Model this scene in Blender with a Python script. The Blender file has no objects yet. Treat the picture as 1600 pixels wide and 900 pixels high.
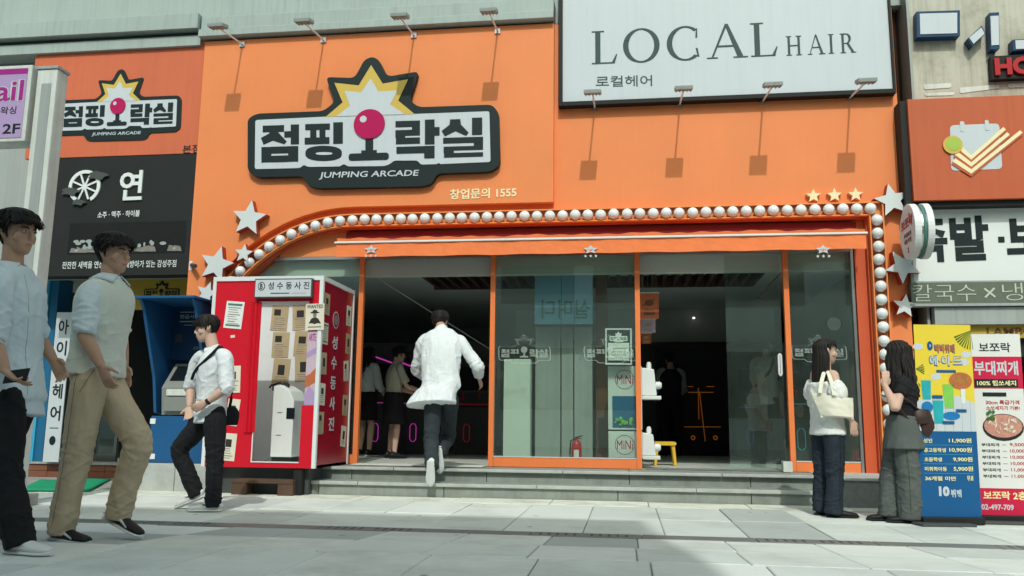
import bpy, bmesh, math, random
import numpy as np
from mathutils import Vector, Matrix, noise

# ------------------------------------------------------------------ camera
SC = bpy.context.scene
COL = SC.collection
rad = math.radians
FPX, PITCH, YAW, ROLL = 1310.0, rad(9.1), rad(7.8), rad(0.63)
CAM = Vector((0.0, -10.0, 0.8))
FW = Vector((-math.sin(YAW) * math.cos(PITCH), math.cos(YAW) * math.cos(PITCH), math.sin(PITCH)))
_r = Vector((math.cos(YAW), math.sin(YAW), 0)); _u = _r.cross(FW)
RT = _r * math.cos(ROLL) + _u * math.sin(ROLL)
UP = -_r * math.sin(ROLL) + _u * math.cos(ROLL)
cd = bpy.data.cameras.new('camera'); cam = bpy.data.objects.new('camera', cd); COL.objects.link(cam)
cd.sensor_width = 36; cd.lens = 36 * FPX / 1600; cd.clip_start = .05; cd.clip_end = 400
cam.matrix_world = Matrix(((RT.x, UP.x, -FW.x, CAM.x), (RT.y, UP.y, -FW.y, CAM.y), (RT.z, UP.z, -FW.z, CAM.z), (0, 0, 0, 1)))
SC.camera = cam
# ------------------------------------------------------------------ sky, sun, exposure
SUN_EL, SUN_AZ = rad(47), rad(7)           # azimuth measured to the right of the facade's normal
w = bpy.data.worlds.new('World'); SC.world = w; w.use_nodes = True
nt = w.node_tree; nt.nodes.clear()
sky = nt.nodes.new('ShaderNodeTexSky'); sky.sky_type = 'NISHITA'; sky.sun_disc = False
sky.sun_elevation = SUN_EL; sky.sun_rotation = math.pi - SUN_AZ; sky.air_density = 1.0; sky.dust_density = 3.5; sky.ozone_density = 1.0
bg = nt.nodes.new('ShaderNodeBackground'); bg.inputs['Strength'].default_value = 0.15
mixs = nt.nodes.new('ShaderNodeVectorMath'); mixs.operation = 'MULTIPLY'; mixs.inputs[1].default_value = (.96, 1.13, .97)
wo = nt.nodes.new('ShaderNodeOutputWorld')
nt.links.new(sky.outputs[0], mixs.inputs[0]); nt.links.new(mixs.outputs[0], bg.inputs[0]); nt.links.new(bg.outputs[0], wo.inputs[0])
sl = bpy.data.lights.new('sun', 'SUN'); sl.energy = 2.15; sl.angle = rad(.53); sl.color = (.985, 1, .95)
so = bpy.data.objects.new('sun', sl); COL.objects.link(so)
SDIR = Vector((math.sin(SUN_AZ) * math.cos(SUN_EL), -math.cos(SUN_AZ) * math.cos(SUN_EL), math.sin(SUN_EL)))
so.rotation_euler = SDIR.to_track_quat('Z', 'Y').to_euler(); so.location = (3, -14, 16)
SC.view_settings.view_transform = 'Standard'; SC.view_settings.look = 'None'
SC.view_settings.exposure = 0.02; SC.view_settings.gamma = 1.0
SC.cycles.max_bounces = 8; SC.cycles.transparent_max_bounces = 16; SC.cycles.caustics_reflective = False; SC.cycles.caustics_refractive = False
SC.cycles.use_denoising = True
random.seed(7)

# ------------------------------------------------------------------ pixel -> place
def ray(px, py):
    return FW + RT * ((px - 800) / FPX) - UP * ((py - 450) / FPX)
def onY(px, py, y):
    d = ray(px, py); return CAM + d * ((y - CAM.y) / d.y)
def onZ(px, py, z=0.0):
    d = ray(px, py); return CAM + d * ((z - CAM.z) / d.z)
def xz(px, py, y):
    p = onY(px, py, y); return (p.x, p.z)

# ------------------------------------------------------------------ materials
MT = {}
def M(name, col, rough=.55, var=.10, vs=2.5, bump=0.0, bs=60, metal=0.0, spec=.22, streak=0.0, sheen=0.0, coat=0.0, dirt=None, dirt_amt=.35, dirt_scale=1.2, world=False, spots=0.0):
    m = bpy.data.materials.new(name); m.use_nodes = True; MT[name] = m
    n = m.node_tree; b = n.nodes['Principled BSDF']; L = n.links.new
    b.inputs['Roughness'].default_value = rough; b.inputs['Metallic'].default_value = metal
    b.inputs['Specular IOR Level'].default_value = spec
    if sheen: b.inputs['Sheen Weight'].default_value = sheen
    if coat: b.inputs['Coat Weight'].default_value = coat; b.inputs['Coat Roughness'].default_value = .15
    c4 = (*col, 1)
    tc = n.nodes.new('ShaderNodeTexCoord')
    if world:
        class TC: pass
        ge = n.nodes.new('ShaderNodeNewGeometry'); tc = TC(); tc.outputs = {'Object': ge.outputs['Position']}
    if var > 0 or dirt or streak:
        no = n.nodes.new('ShaderNodeTexNoise'); no.inputs['Scale'].default_value = vs; no.inputs['Detail'].default_value = 6; no.inputs['Roughness'].default_value = .65
        L(tc.outputs['Object'], no.inputs['Vector'])
        rp = n.nodes.new('ShaderNodeMapRange'); rp.inputs[1].default_value = .25; rp.inputs[2].default_value = .75
        rp.inputs[3].default_value = 1 - var; rp.inputs[4].default_value = 1 + var * .6
        L(no.outputs['Fac'], rp.inputs[0])
        mx = n.nodes.new('ShaderNodeVectorMath'); mx.operation = 'SCALE'; mx.inputs[0].default_value = col
        L(rp.outputs[0], mx.inputs['Scale']); out = mx.outputs[0]
        if streak:
            mp = n.nodes.new('ShaderNodeMapping'); mp.inputs['Scale'].default_value = (9, 9, .35); L(tc.outputs['Object'], mp.inputs[0])
            n2 = n.nodes.new('ShaderNodeTexNoise'); n2.inputs['Scale'].default_value = 2.2; n2.inputs['Detail'].default_value = 5; L(mp.outputs[0], n2.inputs['Vector'])
            r2 = n.nodes.new('ShaderNodeMapRange'); r2.inputs[1].default_value = .45; r2.inputs[2].default_value = .8; r2.inputs[3].default_value = 1; r2.inputs[4].default_value = 1 - streak
            L(n2.outputs['Fac'], r2.inputs[0]); m2 = n.nodes.new('ShaderNodeVectorMath'); m2.operation = 'SCALE'
            L(out, m2.inputs[0]); L(r2.outputs[0], m2.inputs['Scale']); out = m2.outputs[0]
        if dirt:
            n3 = n.nodes.new('ShaderNodeTexNoise'); n3.inputs['Scale'].default_value = dirt_scale; n3.inputs['Detail'].default_value = 9; n3.inputs['Roughness'].default_value = .72
            L(tc.outputs['Object'], n3.inputs['Vector'])
            r3 = n.nodes.new('ShaderNodeMapRange'); r3.inputs[1].default_value = .48; r3.inputs[2].default_value = .68; r3.inputs[3].default_value = 0; r3.inputs[4].default_value = dirt_amt
            L(n3.outputs['Fac'], r3.inputs[0]); m3 = n.nodes.new('ShaderNodeMix'); m3.data_type = 'RGBA'
            L(r3.outputs[0], m3.inputs['Factor']); L(out, m3.inputs['A']); m3.inputs['B'].default_value = (*dirt, 1); out = m3.outputs['Result']
        if spots:
            vo = n.nodes.new('ShaderNodeTexVoronoi'); vo.inputs['Scale'].default_value = 2.6; L(tc.outputs['Object'], vo.inputs['Vector'])
            r5 = n.nodes.new('ShaderNodeMapRange'); r5.inputs[1].default_value = .045; r5.inputs[2].default_value = .075; r5.inputs[3].default_value = 1 - spots; r5.inputs[4].default_value = 1
            L(vo.outputs['Distance'], r5.inputs[0]); m5 = n.nodes.new('ShaderNodeVectorMath'); m5.operation = 'SCALE'; L(out, m5.inputs[0]); L(r5.outputs[0], m5.inputs['Scale']); out = m5.outputs[0]
        L(out, b.inputs['Base Color'])
    else:
        b.inputs['Base Color'].default_value = c4
    if bump:
        nb = n.nodes.new('ShaderNodeTexNoise'); nb.inputs['Scale'].default_value = bs; nb.inputs['Detail'].default_value = 4; L(tc.outputs['Object'], nb.inputs['Vector'])
        bp = n.nodes.new('ShaderNodeBump'); bp.inputs['Strength'].default_value = bump; bp.inputs['Distance'].default_value = .01
        L(nb.outputs['Fac'], bp.inputs['Height']); L(bp.outputs[0], b.inputs['Normal'])
    return m
def EM(name, col, s):
    m = bpy.data.materials.new(name); m.use_nodes = True; MT[name] = m
    b = m.node_tree.nodes['Principled BSDF']; b.inputs['Base Color'].default_value = (*[c * .5 for c in col], 1)
    b.inputs['Emission Color'].default_value = (*col, 1); b.inputs['Emission Strength'].default_value = s
    return m
def GL(name, tint, ior=1.5, rough=0.0, haze=0.0):
    m = bpy.data.materials.new(name); m.use_nodes = True; MT[name] = m
    n = m.node_tree; n.nodes.clear(); L = n.links.new
    o = n.nodes.new('ShaderNodeOutputMaterial'); t = n.nodes.new('ShaderNodeBsdfTransparent'); t.inputs[0].default_value = (*tint, 1)
    g = n.nodes.new('ShaderNodeBsdfGlossy'); g.inputs['Roughness'].default_value = rough; g.inputs[0].default_value = (.9, 1, .97, 1)
    f = n.nodes.new('ShaderNodeLayerWeight'); f.inputs[0].default_value = .5
    q = n.nodes.new('ShaderNodeMath'); q.operation = 'POWER'; q.inputs[1].default_value = 5; L(f.outputs['Facing'], q.inputs[0])
    a = n.nodes.new('ShaderNodeMath'); a.operation = 'MULTIPLY_ADD'; a.inputs[1].default_value = .9; a.inputs[2].default_value = .075; L(q.outputs[0], a.inputs[0])
    mx = n.nodes.new('ShaderNodeMixShader'); L(a.outputs[0], mx.inputs[0]); L(t.outputs[0], mx.inputs[1]); L(g.outputs[0], mx.inputs[2])
    last = mx
    if haze:
        d = n.nodes.new('ShaderNodeBsdfDiffuse'); d.inputs[0].default_value = (.45, .56, .5, 1)  # pale green veil: reflected street light put into the pane's colour
        nz = n.nodes.new('ShaderNodeTexNoise'); nz.inputs['Scale'].default_value = 1.3; nz.inputs['Detail'].default_value = 6
        mr = n.nodes.new('ShaderNodeMapRange'); mr.inputs[1].default_value = .3; mr.inputs[2].default_value = .8; mr.inputs[3].default_value = haze * .6; mr.inputs[4].default_value = haze * 1.5
        tc = n.nodes.new('ShaderNodeTexCoord'); L(tc.outputs['Object'], nz.inputs['Vector']); L(nz.outputs['Fac'], mr.inputs[0])
        m2 = n.nodes.new('ShaderNodeMixShader'); L(mr.outputs[0], m2.inputs[0]); L(mx.outputs[0], m2.inputs[1]); L(d.outputs[0], m2.inputs[2]); last = m2
    L(last.outputs[0], o.inputs[0]); return m
def FROST(name, col, a):
    m = bpy.data.materials.new(name); m.use_nodes = True; MT[name] = m
    b = m.node_tree.nodes['Principled BSDF']; b.inputs['Base Color'].default_value = (*col, 1); b.inputs['Alpha'].default_value = a; b.inputs['Roughness'].default_value = .6
    return m

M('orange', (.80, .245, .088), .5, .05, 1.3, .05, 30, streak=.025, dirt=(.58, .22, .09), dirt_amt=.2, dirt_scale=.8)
M('orange_trim', (.80, .27, .09), .42, .05, 3, .03, 40)
M('orange_frame', (.80, .215, .07), .38, .06, 4)
M('red_reveal', (.60, .11, .045), .5, .08, 3)
M('orange_left', (.60, .145, .07), .55, .06, 1.5, streak=.08)  # duller, redder orange than the main front
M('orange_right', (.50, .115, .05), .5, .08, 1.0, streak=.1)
M('cloth_orange', (.86, .22, .075), .75, .06, 3, .12, 250, dirt=(.5, .16, .07), dirt_amt=.12)
M('shade_red', (.15, .010, .014), .8, .1, 3)  # shade of the band over the awning rail, put into the colour
M('white', (.70, .73, .73), .45, .04, 3)
M('bulb', (.74, .77, .78), .16, .06, 9, coat=.5)
M('white_dirty', (.66, .69, .65), .6, .10, 2, .05, 40, streak=.2, dirt=(.30, .28, .22), dirt_amt=.3)
M('star_white', (.62, .66, .67), .5, .05, 4)
M('star_side', (.42, .07, .035), .55, .08, 4)
M('star_cream', (.86, .74, .46), .5, .05, 4)
M('ink', (.008, .018, .019), .55, .08, 3, spec=.25)
M('black', (.008, .009, .009), .55, .1, 3, spec=.25)
M('soft_black', (.017, .019, .019), .65, .15, 3, spec=.25)
M('charcoal', (.07, .077, .077), .5, .1, 3)
M('sage', (.045, .08, .074), .6, .04, 3)
M('sign_white', (.54, .58, .62), .4, .03, 1.2, streak=.05)
M('yellow', (.60, .42, .09), .45, .05, 3)
M('magenta', (.43, .005, .085), .35, .04, 3)
M('metal', (.42, .43, .43), .35, .08, 3, metal=.85)
M('steel', (.55, .56, .55), .28, .08, 6, metal=.9)
M('grey_paint', (.34, .37, .36), .5, .08, 2, streak=.15)
M('cornice', (.36, .42, .40), .45, .08, 2, streak=.18)
M('concrete', (.36, .36, .34), .8, .14, 2.5, .25, 90, streak=.15, dirt=(.14, .14, .13), dirt_amt=.35)
M('granite', (.46, .48, .455), .6, .16, 5, .1, 160, dirt=(.20, .20, .19), dirt_amt=.4, dirt_scale=2.4)
M('granite_mid', (.29, .315, .285), .65, .2, 5, .12, 160, streak=.15, dirt=(.15, .16, .145), dirt_amt=.5, dirt_scale=2.0)
M('granite_dark', (.20, .21, .205), .5, .25, 22, .08, 160)
M('grout', (.24, .25, .235), .9, .2, 4, .2, 80)
for i, c in enumerate(((.67, .705, .665), (.635, .675, .64), (.71, .735, .695), (.585, .625, .595), (.44, .48, .465))):
    M('slab%d' % i, c, .72, .07, 2.2, .10, 140, dirt=(.33, .34, .31), dirt_amt=.5, dirt_scale=.9, world=True, spots=.55)
M('kerbstone', (.72, .73, .64), .8, .16, 3, .2, 90, dirt=(.26, .24, .19), dirt_amt=.55, dirt_scale=2.5)
M('asphalt', (.06, .062, .062), .9, .2, 8, .4, 200)
M('drain_metal', (.24, .25, .245), .5, .15, 5, .1, 90, metal=.4)
M('brick_red', (.22, .085, .055), .8, .2, 6, .3, 60)
M('green_mat', (.02, .32, .16), .9, .15, 6, .4, 220)
M('int_wall', (.42, .45, .42), .7, .15, 1.5)
M('int_floor', (.56, .58, .55), .45, .15, 3)
M('int_ceiling', (.58, .66, .67), .8, .08, 1.5)
M('soffit', (.52, .58, .53), .7, .06, 2)
M('slat_brown', (.055, .035, .03), .6, .15, 6)
M('pillar_pale', (.62, .70, .64), .55, .05, 1.5)
M('pillar_brown', (.16, .075, .04), .6, .12, 3)
M('reflection_blue', (.17, .36, .52), .4, .06, 1)  # colour of reflected sky, painted on the board behind the middle window
M('blue_paint', (.02, .105, .26), .38, .08, 3, dirt=(.02, .05, .1), dirt_amt=.3)
M('blue_dark', (.012, .05, .125), .4, .1, 3)
M('blue_light', (.05, .36, .58), .42, .06, 2)
M('blue_deep', (.02, .13, .26), .42, .06, 2)
M('atm_grey', (.24, .255, .24), .4, .08, 4)
M('screen', (.01, .014, .018), .12, 0)
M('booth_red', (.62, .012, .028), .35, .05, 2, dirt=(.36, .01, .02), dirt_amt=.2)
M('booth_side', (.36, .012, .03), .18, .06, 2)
M('paper', (.70, .66, .54), .8, .08, 6, .05, 60)
M('paper_aged', (.46, .36, .22), .8, .14, 6, .05, 60)
M('paper_white', (.76, .78, .76), .7, .04, 6)
M('print_grey', (.22, .21, .19), .8, .2, 12)
M('print_dark', (.035, .033, .03), .8, .15, 12)
M('print_teal', (.08, .20, .18), .8, .1, 8)
M('poster_orange', (.50, .14, .06), .6, .12, 8)
M('poster_pink', (.55, .42, .50), .6, .1, 4)
M('machine_white', (.68, .72, .70), .35, .04, 3)
M('wood_old', (.105, .062, .042), .75, .25, 7, .25, 50)
M('plastic_yellow', (.72, .46, .05), .35, .05, 4)
M('fire_red', (.52, .02, .025), .3, .05, 4, coat=.4)
M('sign_purple', (.42, .30, .52), .4, .06, 2)
M('purple_text', (.34, .02, .22), .45, .03, 3)
M('mustard', (.46, .32, .05), .55, .12, 2)
M('led_panel', (.13, .15, .12), .6, .12, 18)
M('led_dot', (.50, .54, .46), .5, .05, 3)
M('beige_wall', (.52, .50, .42), .85, .12, 2.2, .25, 60, streak=.3, dirt=(.22, .19, .13), dirt_amt=.55, dirt_scale=2.0)
M('red_letter', (.42, .02, .025), .45, .06, 4)
M('ball_green', (.36, .50, .09), .6, .05, 5)
M('banner_yellow', (.74, .56, .05), .5, .04, 2)
M('banner_blue', (.015, .10, .26), .3, .05, 2)
M('banner_white', (.70, .70, .68), .5, .04, 2)
M('banner_crimson', (.55, .015, .06), .45, .05, 2)
M('price_yellow', (.80, .72, .36), .5, 0)
M('drink_teal', (.03, .38, .42), .35, .15, 9)
M('drink_green', (.22, .55, .10), .35, .12, 9)
M('drink_blue', (.02, .18, .44), .35, .15, 9)
M('food_brown', (.42, .17, .05), .6, .3, 30)
M('food_pink', (.55, .26, .20), .6, .35, 28)
M('leaf', (.05, .14, .025), .6, .25, 9)
M('rubber', (.02, .02, .02), .7, .1, 5)
GL('glass', (.90, .955, .92), 1.5, 0, .03)
GL('glass_clear', (.82, .90, .87), 1.45)
FROST('frosted', (.62, .72, .66), .20)
FROST('frosted_faint', (.62, .72, .66), .16)
EM('neon_pink', (1, .08, .75), .35); EM('neon_orange', (1, .30, .03), .14); EM('neon_cyan', (.1, .75, .9), .16); EM('neon_red', (1, .02, .08), .10); EM('neon_white', (.9, .95, .9), 1.2)
EM('neon_blue', (.05, .2, 1), .12); EM('spot_light', (1, .97, .9), 1.4)

# ------------------------------------------------------------------ objects
def tag(o, label, cat, group=None, kind=None):
    if label: o['label'] = label
    if cat: o['category'] = cat
    if group: o['group'] = group
    if kind: o['kind'] = kind
    return o
def thing(name, label, cat, loc=(0, 0, 0), group=None):
    o = bpy.data.objects.new(name, None); COL.objects.link(o); o.location = loc; o.empty_display_size = .1
    return tag(o, label, cat, group)
def adopt(o, parent):
    if parent is not None:
        o.parent = parent
        lw = Vector(parent.location); p = parent.parent
        if p: lw = lw + Vector(p.location)
        o.matrix_parent_inverse = Matrix.Identity(4)
        o.location = Vector(o.location) - lw
def link(name, me, mat, parent=None, label=None, cat=None, group=None, kind=None):
    if mat and not me.materials:
        for q in (mat if isinstance(mat, (list, tuple)) else [mat]): me.materials.append(MT[q])
    o = bpy.data.objects.new(name, me); COL.objects.link(o); adopt(o, parent)
    return tag(o, label, cat, group, kind)

class MB:
    """collects shapes in world coordinates, then becomes one mesh object"""
    def __init__(s): s.v = []; s.f = []; s.mi = []; s.cur = 0
    def add(s, v, f):
        k = len(s.v); s.v += [tuple(p) for p in v]; s.f += [tuple(i + k for i in q) for q in f]; s.mi += [s.cur] * len(f); return s
    def box(s, x0, x1, y0, y1, z0, z1):
        return s.add([(x0, y0, z0), (x1, y0, z0), (x1, y1, z0), (x0, y1, z0), (x0, y0, z1), (x1, y0, z1), (x1, y1, z1), (x0, y1, z1)],
                     [(0, 3, 2, 1), (4, 5, 6, 7), (0, 1, 5, 4), (1, 2, 6, 5), (2, 3, 7, 6), (3, 0, 4, 7)])
    def obox(s, c, ax, ay, az, hx, hy, hz):
        c = Vector(c); ax, ay, az = (Vector(a).normalized() for a in (ax, ay, az)); v = []
        for dz in (-1, 1):
            for dx, dy in ((-1, -1), (1, -1), (1, 1), (-1, 1)): v.append(c + ax * hx * dx + ay * hy * dy + az * hz * dz)
        return s.add(v, [(0, 3, 2, 1), (4, 5, 6, 7), (0, 1, 5, 4), (1, 2, 6, 5), (2, 3, 7, 6), (3, 0, 4, 7)])
    def prism(s, poly, y0, y1):
        """polygon in (x,z), extruded from y0 (front) to y1"""
        n = len(poly)
        a = sum(poly[i][0] * poly[(i + 1) % n][1] - poly[(i + 1) % n][0] * poly[i][1] for i in range(n))
        if a < 0: poly = poly[::-1]
        v = [(x, y0, z) for x, z in poly] + [(x, y1, z) for x, z in poly]
        f = [tuple(range(n)), tuple(range(2 * n - 1, n - 1, -1))] + [((i + 1) % n, i, n + i, n + (i + 1) % n) for i in range(n)]
        return s.add(v, f)
    def strip(s, inner, outer, y0, y1, closed=True):
        """band between two (x,z) polylines of equal length"""
        n = len(inner); m = n if closed else n - 1
        v = [(x, y0, z) for x, z in inner] + [(x, y0, z) for x, z in outer] + [(x, y1, z) for x, z in inner] + [(x, y1, z) for x, z in outer]
        f = []
        for i in range(m):
            j = (i + 1) % n
            f += [(i, j, n + j, n + i), (2 * n + j, 2 * n + i, 3 * n + i, 3 * n + j), (j, i, 2 * n + i, 2 * n + j), (n + i, n + j, 3 * n + j, 3 * n + i)]
        if not closed: f += [(0, n, 3 * n, 2 * n), (n - 1, 3 * n - 1, 4 * n - 1, 2 * n - 1)]
        return s.add(v, f)
    def tube(s, pts, r, n=8, caps=True):
        pts = [Vector(p) for p in pts]; rs = r if isinstance(r, (list, tuple)) else [r] * len(pts)
        v = []; f = []
        d0 = (pts[1] - pts[0]).normalized(); ref = Vector((0, 0, 1)) if abs(d0.z) < .9 else Vector((1, 0, 0))
        for i, p in enumerate(pts):
            d = (pts[min(i + 1, len(pts) - 1)] - pts[max(i - 1, 0)]).normalized()
            a = d.cross(ref)
            if a.length < 1e-4: a = d.cross(Vector((0, 1, 0)))
            a.normalize(); b = d.cross(a)
            for k in range(n):
                t = 2 * math.pi * k / n; v.append(p + a * (rs[i] * math.cos(t)) + b * (rs[i] * math.sin(t)))
        for i in range(len(pts) - 1):
            for k in range(n): f.append((i * n + k, i * n + (k + 1) % n, (i + 1) * n + (k + 1) % n, (i + 1) * n + k))
        if caps: f += [tuple(range(n - 1, -1, -1)), tuple(range((len(pts) - 1) * n, len(pts) * n))]
        return s.add(v, f)
    def lathe(s, c, prof, n=20, axis='z'):
        c = Vector(c); v = []; f = []
        for r, h in prof:
            for k in range(n):
                t = 2 * math.pi * k / n; a, b = r * math.cos(t), r * math.sin(t)
                v.append(c + (Vector((a, b, h)) if axis == 'z' else Vector((a, h, b)) if axis == 'y' else Vector((h, a, b))))
        m = len(prof)
        for i in range(m - 1):
            for k in range(n): f.append((i * n + k, i * n + (k + 1) % n, (i + 1) * n + (k + 1) % n, (i + 1) * n + k))
        f += [tuple(range(n - 1, -1, -1)), tuple(range((m - 1) * n, m * n))]
        return s.add(v, f)
    def ball(s, c, rx, ry=None, rz=None, n=14, m=9):
        ry = ry or rx; rz = rz or rx; c = Vector(c); v = [c + Vector((0, 0, -rz))]; f = []
        for i in range(1, m):
            p = math.pi * i / m - math.pi / 2
            for k in range(n):
                t = 2 * math.pi * k / n; v.append(c + Vector((rx * math.cos(p) * math.cos(t), ry * math.cos(p) * math.sin(t), rz * math.sin(p))))
        v.append(c + Vector((0, 0, rz))); e = len(v) - 1
        for k in range(n): f.append((0, 1 + (k + 1) % n, 1 + k)); f.append((e, e - n + k, e - n + (k + 1) % n))
        for i in range(m - 2):
            for k in range(n):
                a = 1 + i * n; f.append((a + k, a + (k + 1) % n, a + n + (k + 1) % n, a + n + k))
        return s.add(v, f)
    def xf(s, mat):
        s.v = [tuple(mat @ Vector(p)) for p in s.v]; return s
    def build(s, name, mat, parent=None, label=None, cat=None, group=None, kind=None, smooth=False, bevel=0.0, fix=True):
        me = bpy.data.meshes.new(name); me.from_pydata(s.v, [], s.f)
        if max(s.mi or [0]) > 0: me.polygons.foreach_set('material_index', s.mi)
        if fix or bevel:
            bm = bmesh.new(); bm.from_mesh(me)
            if fix: bmesh.ops.recalc_face_normals(bm, faces=bm.faces)
            if bevel: bmesh.ops.bevel(bm, geom=bm.edges[:], offset=bevel, segments=2, profile=.6, affect='EDGES', clamp_overlap=True)
            bm.to_mesh(me); bm.free()
        if smooth:
            me.polygons.foreach_set('use_smooth', [True] * len(me.polygons))
            me.set_sharp_from_angle(angle=rad(38))
        return link(name, me, mat, parent, label, cat, group, kind)

# ---- lettering
_TXT = {}
def text_mesh(s, bold=0.0, ext=0.0):
    if (s, bold, ext) in _TXT: return _TXT[(s, bold, ext)]
    c = bpy.data.curves.new('t', 'FONT'); c.body = s; c.size = 1; c.offset = bold; c.extrude = ext; c.resolution_u = 3
    o = bpy.data.objects.new('t', c)
    me = bpy.data.meshes.new_from_object(o)
    v = [tuple(p.co) for p in me.vertices]; f = [tuple(p.vertices) for p in me.polygons]
    bpy.data.objects.remove(o); bpy.data.curves.remove(c); bpy.data.meshes.remove(me)
    _TXT[(s, bold, ext)] = (v, f)
    return v, f
def text_to(mb, s, O, X, Z, bold=0.0, depth=.004, shear=0.0, keep=None):
    """fit the words s into the box O, O+X (baseline) and O+Z (up); depth raises them along -normal"""
    O, X, Z = Vector(O), Vector(X), Vector(Z)
    v, f = text_mesh(s, bold, .5)
    x0 = min(p[0] for p in v); x1 = max(p[0] for p in v); y0 = min(p[1] for p in v); y1 = max(p[1] for p in v)
    N = X.cross(Z).normalized()
    out = []
    for p in v:
        u, t = (p[0] - x0) / (x1 - x0), (p[1] - y0) / (y1 - y0)
        out.append(O + X * u + Z * t + X.normalized() * (shear * t * Z.length) + N * ((p[2] + .5) * depth))
    return mb.add(out, f)
def text(mb, s, px0, py0, px1, py1, h, y, bold=0.0, depth=.004, shear=0.0):
    """words on a wall plane y: baseline from pixel 0 to pixel 1, h = height in pixels at the start"""
    A, B = onY(px0, py0, y), onY(px1, py1, y); T = onY(px0, py0 - h, y)
    B.z = A.z + (B.z - A.z); return text_to(mb, s, A, B - A, Vector((0, 0, T.z - A.z)), bold, depth, shear)
def P2(pts, y): return [xz(a, b, y) for a, b in pts]
def strokes(mb, polys, y, depth, step=.0006):
    for i, p in enumerate(polys): mb.prism(p, y - depth - step * (i % 12), y)
    return mb
def rpoly(x0, x1, z0, z1, r, n=5):
    o = []
    for cx, cz, a in ((x1 - r, z1 - r, 0), (x0 + r, z1 - r, 90), (x0 + r, z0 + r, 180), (x1 - r, z0 + r, 270)):
        for i in range(n + 1):
            t = rad(a + 90 * i / n); o.append((cx + r * math.cos(t), cz + r * math.sin(t)))
    return o
def ell(cx, cz, rx, rz, n=28): return [(cx + rx * math.cos(2 * math.pi * i / n), cz + rz * math.sin(2 * math.pi * i / n)) for i in range(n)]
def star5(cx, cz, r, rot=0.0, inner=.45, tilt=1.0):
    return [(cx + (r if i % 2 == 0 else r * inner) * math.sin(rot + math.pi * i / 5), cz + (r if i % 2 == 0 else r * inner) * math.cos(rot + math.pi * i / 5)) for i in range(10)]
# ================================================================== ground
LAND, LOW = .28, .145
def gz(y): return 0.0 if y > -3.82 else min(.07, (-3.82 - y) * .05)
mb = MB()
ys = [60, -.6, -3.6, -3.82, -5.22, -9, -60]
for i in range(len(ys) - 1):
    a, b = ys[i], ys[i + 1]; za, zb = (0 if a > -3.8 else min(.07, (-3.82 - a) * .05)) - .012, (0 if b > -3.8 else min(.07, (-3.82 - b) * .05)) - .012
    mb.add([(-90, b, zb), (90, b, zb), (90, a, za), (-90, a, za)], [(0, 1, 2, 3)])
ground = mb.build('pavement', 'grout', kind='structure', fix=False)
rng = random.Random(11)
def slab_mesh(w_, l_, zf, zb):
    """slab with a worn, chamfered rim; origin at its near left corner"""
    c = .006; v = []
    for (i, dz) in ((0, -.05), (0, -.005), (c, 0)):
        for x, y in ((i, i), (w_ - i, i), (w_ - i, l_ - i), (i, l_ - i)):
            v.append((x, y, dz + zf + (zb - zf) * y / l_))
    f = [(8, 9, 10, 11)]
    for k in (0, 4): f += [(k + j, k + (j + 1) % 4, k + 4 + (j + 1) % 4, k + 4 + j) for j in range(4)]
    me = bpy.data.meshes.new('paving_slab'); me.from_pydata(v, [], f); return me
rows = [(-2.54, -1.50), (-3.60, -2.55)] + [(-3.83 - .72 * (i + 1) + .006, -3.83 - .72 * i) for i in range(5)]
SW = .60
slabbank = {}
for ri, (ya, yb) in enumerate(rows):
    off = rng.uniform(0, SW)
    for cix in range(-16, 12):
        x = cix * SW + off
        if ri < 2: mi = 4 if cix in (1, -11, 8) else rng.choice((0, 0, 1, 2, 2, 3))
        else: mi = rng.choice((0, 0, 1, 2, 2, 3)) if rng.random() > .06 else 4
        key = (ri, mi)
        if key not in slabbank:
            slabbank[key] = slab_mesh(SW - .008, (yb - ya) - .006, gz(ya), gz(yb)); slabbank[key].materials.append(MT['slab%d' % mi])
        o = bpy.data.objects.new('paving_slab', slabbank[key]); COL.objects.link(o); o.parent = ground
        o.location = (x, ya, rng.uniform(-.0025, .002)); o.rotation_euler = (rng.uniform(-.002, .002), rng.uniform(-.002, .002), 0)
for k in range(-9, 8):      # pale kerb course in front of the steps
    mb = MB(); x = k * .98 + .21
    mb.box(x, x + .972, -1.49, -.99, -.05, .001 + rng.uniform(-.002, .003))
    mb.build('kerb_stone', 'kerbstone', ground, bevel=.008)
for k in range(-11, 9):      # slotted drain covers
    x = k * .8 + .1; mb = MB(); mb.box(x, x + .794, -3.815, -3.612, -.05, .002); c = mb.build('drain_cover', 'drain_metal', ground, bevel=.004)
    mb = MB()
    for q in range(11):
        if q == 5: continue
        mb.box(x + .06 + q * .062, x + .078 + q * .062, -3.77, -3.66, -.01, .0035)
    if k % 2: mb.build('slot', 'charcoal', c, kind='stuff')
# ================================================================== steps and plinths
steps = thing('entrance_steps', 'two grey granite entrance steps running along the arcade front', 'steps', (-1, -.6, 0))
def stones(x0, x1, y0, y1, z0, z1, cuts, mat='granite'):
    xs = [x0] + cuts + [x1]
    for a, b in zip(xs[:-1], xs[1:]):
        mb = MB(); mb.box(a + .003, b - .003, y0, y1, z0, z1 + rng.uniform(-.002, .002)); mb.build('step_stone', mat, steps, bevel=.007)
LX0, LX1 = -4.42, 2.02
stones(LX0, LX1, -.60, .12, .06, LAND, [-3.1, -1.55, .02, 1.3], 'granite_mid')
stones(LX0, LX1, -.655, -.601, LAND - .028, LAND + .004, [-2.6, -.7, 1.0])     # nosing course
stones(LX0, LX1, -.97, -.602, -.05, LOW, [-3.35, -1.95, -.1, 1.25], 'granite_mid')
stones(LX0, LX1, -1.0, -.971, LOW - .035, LOW + .003, [-2.9, -.95, .7])
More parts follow.
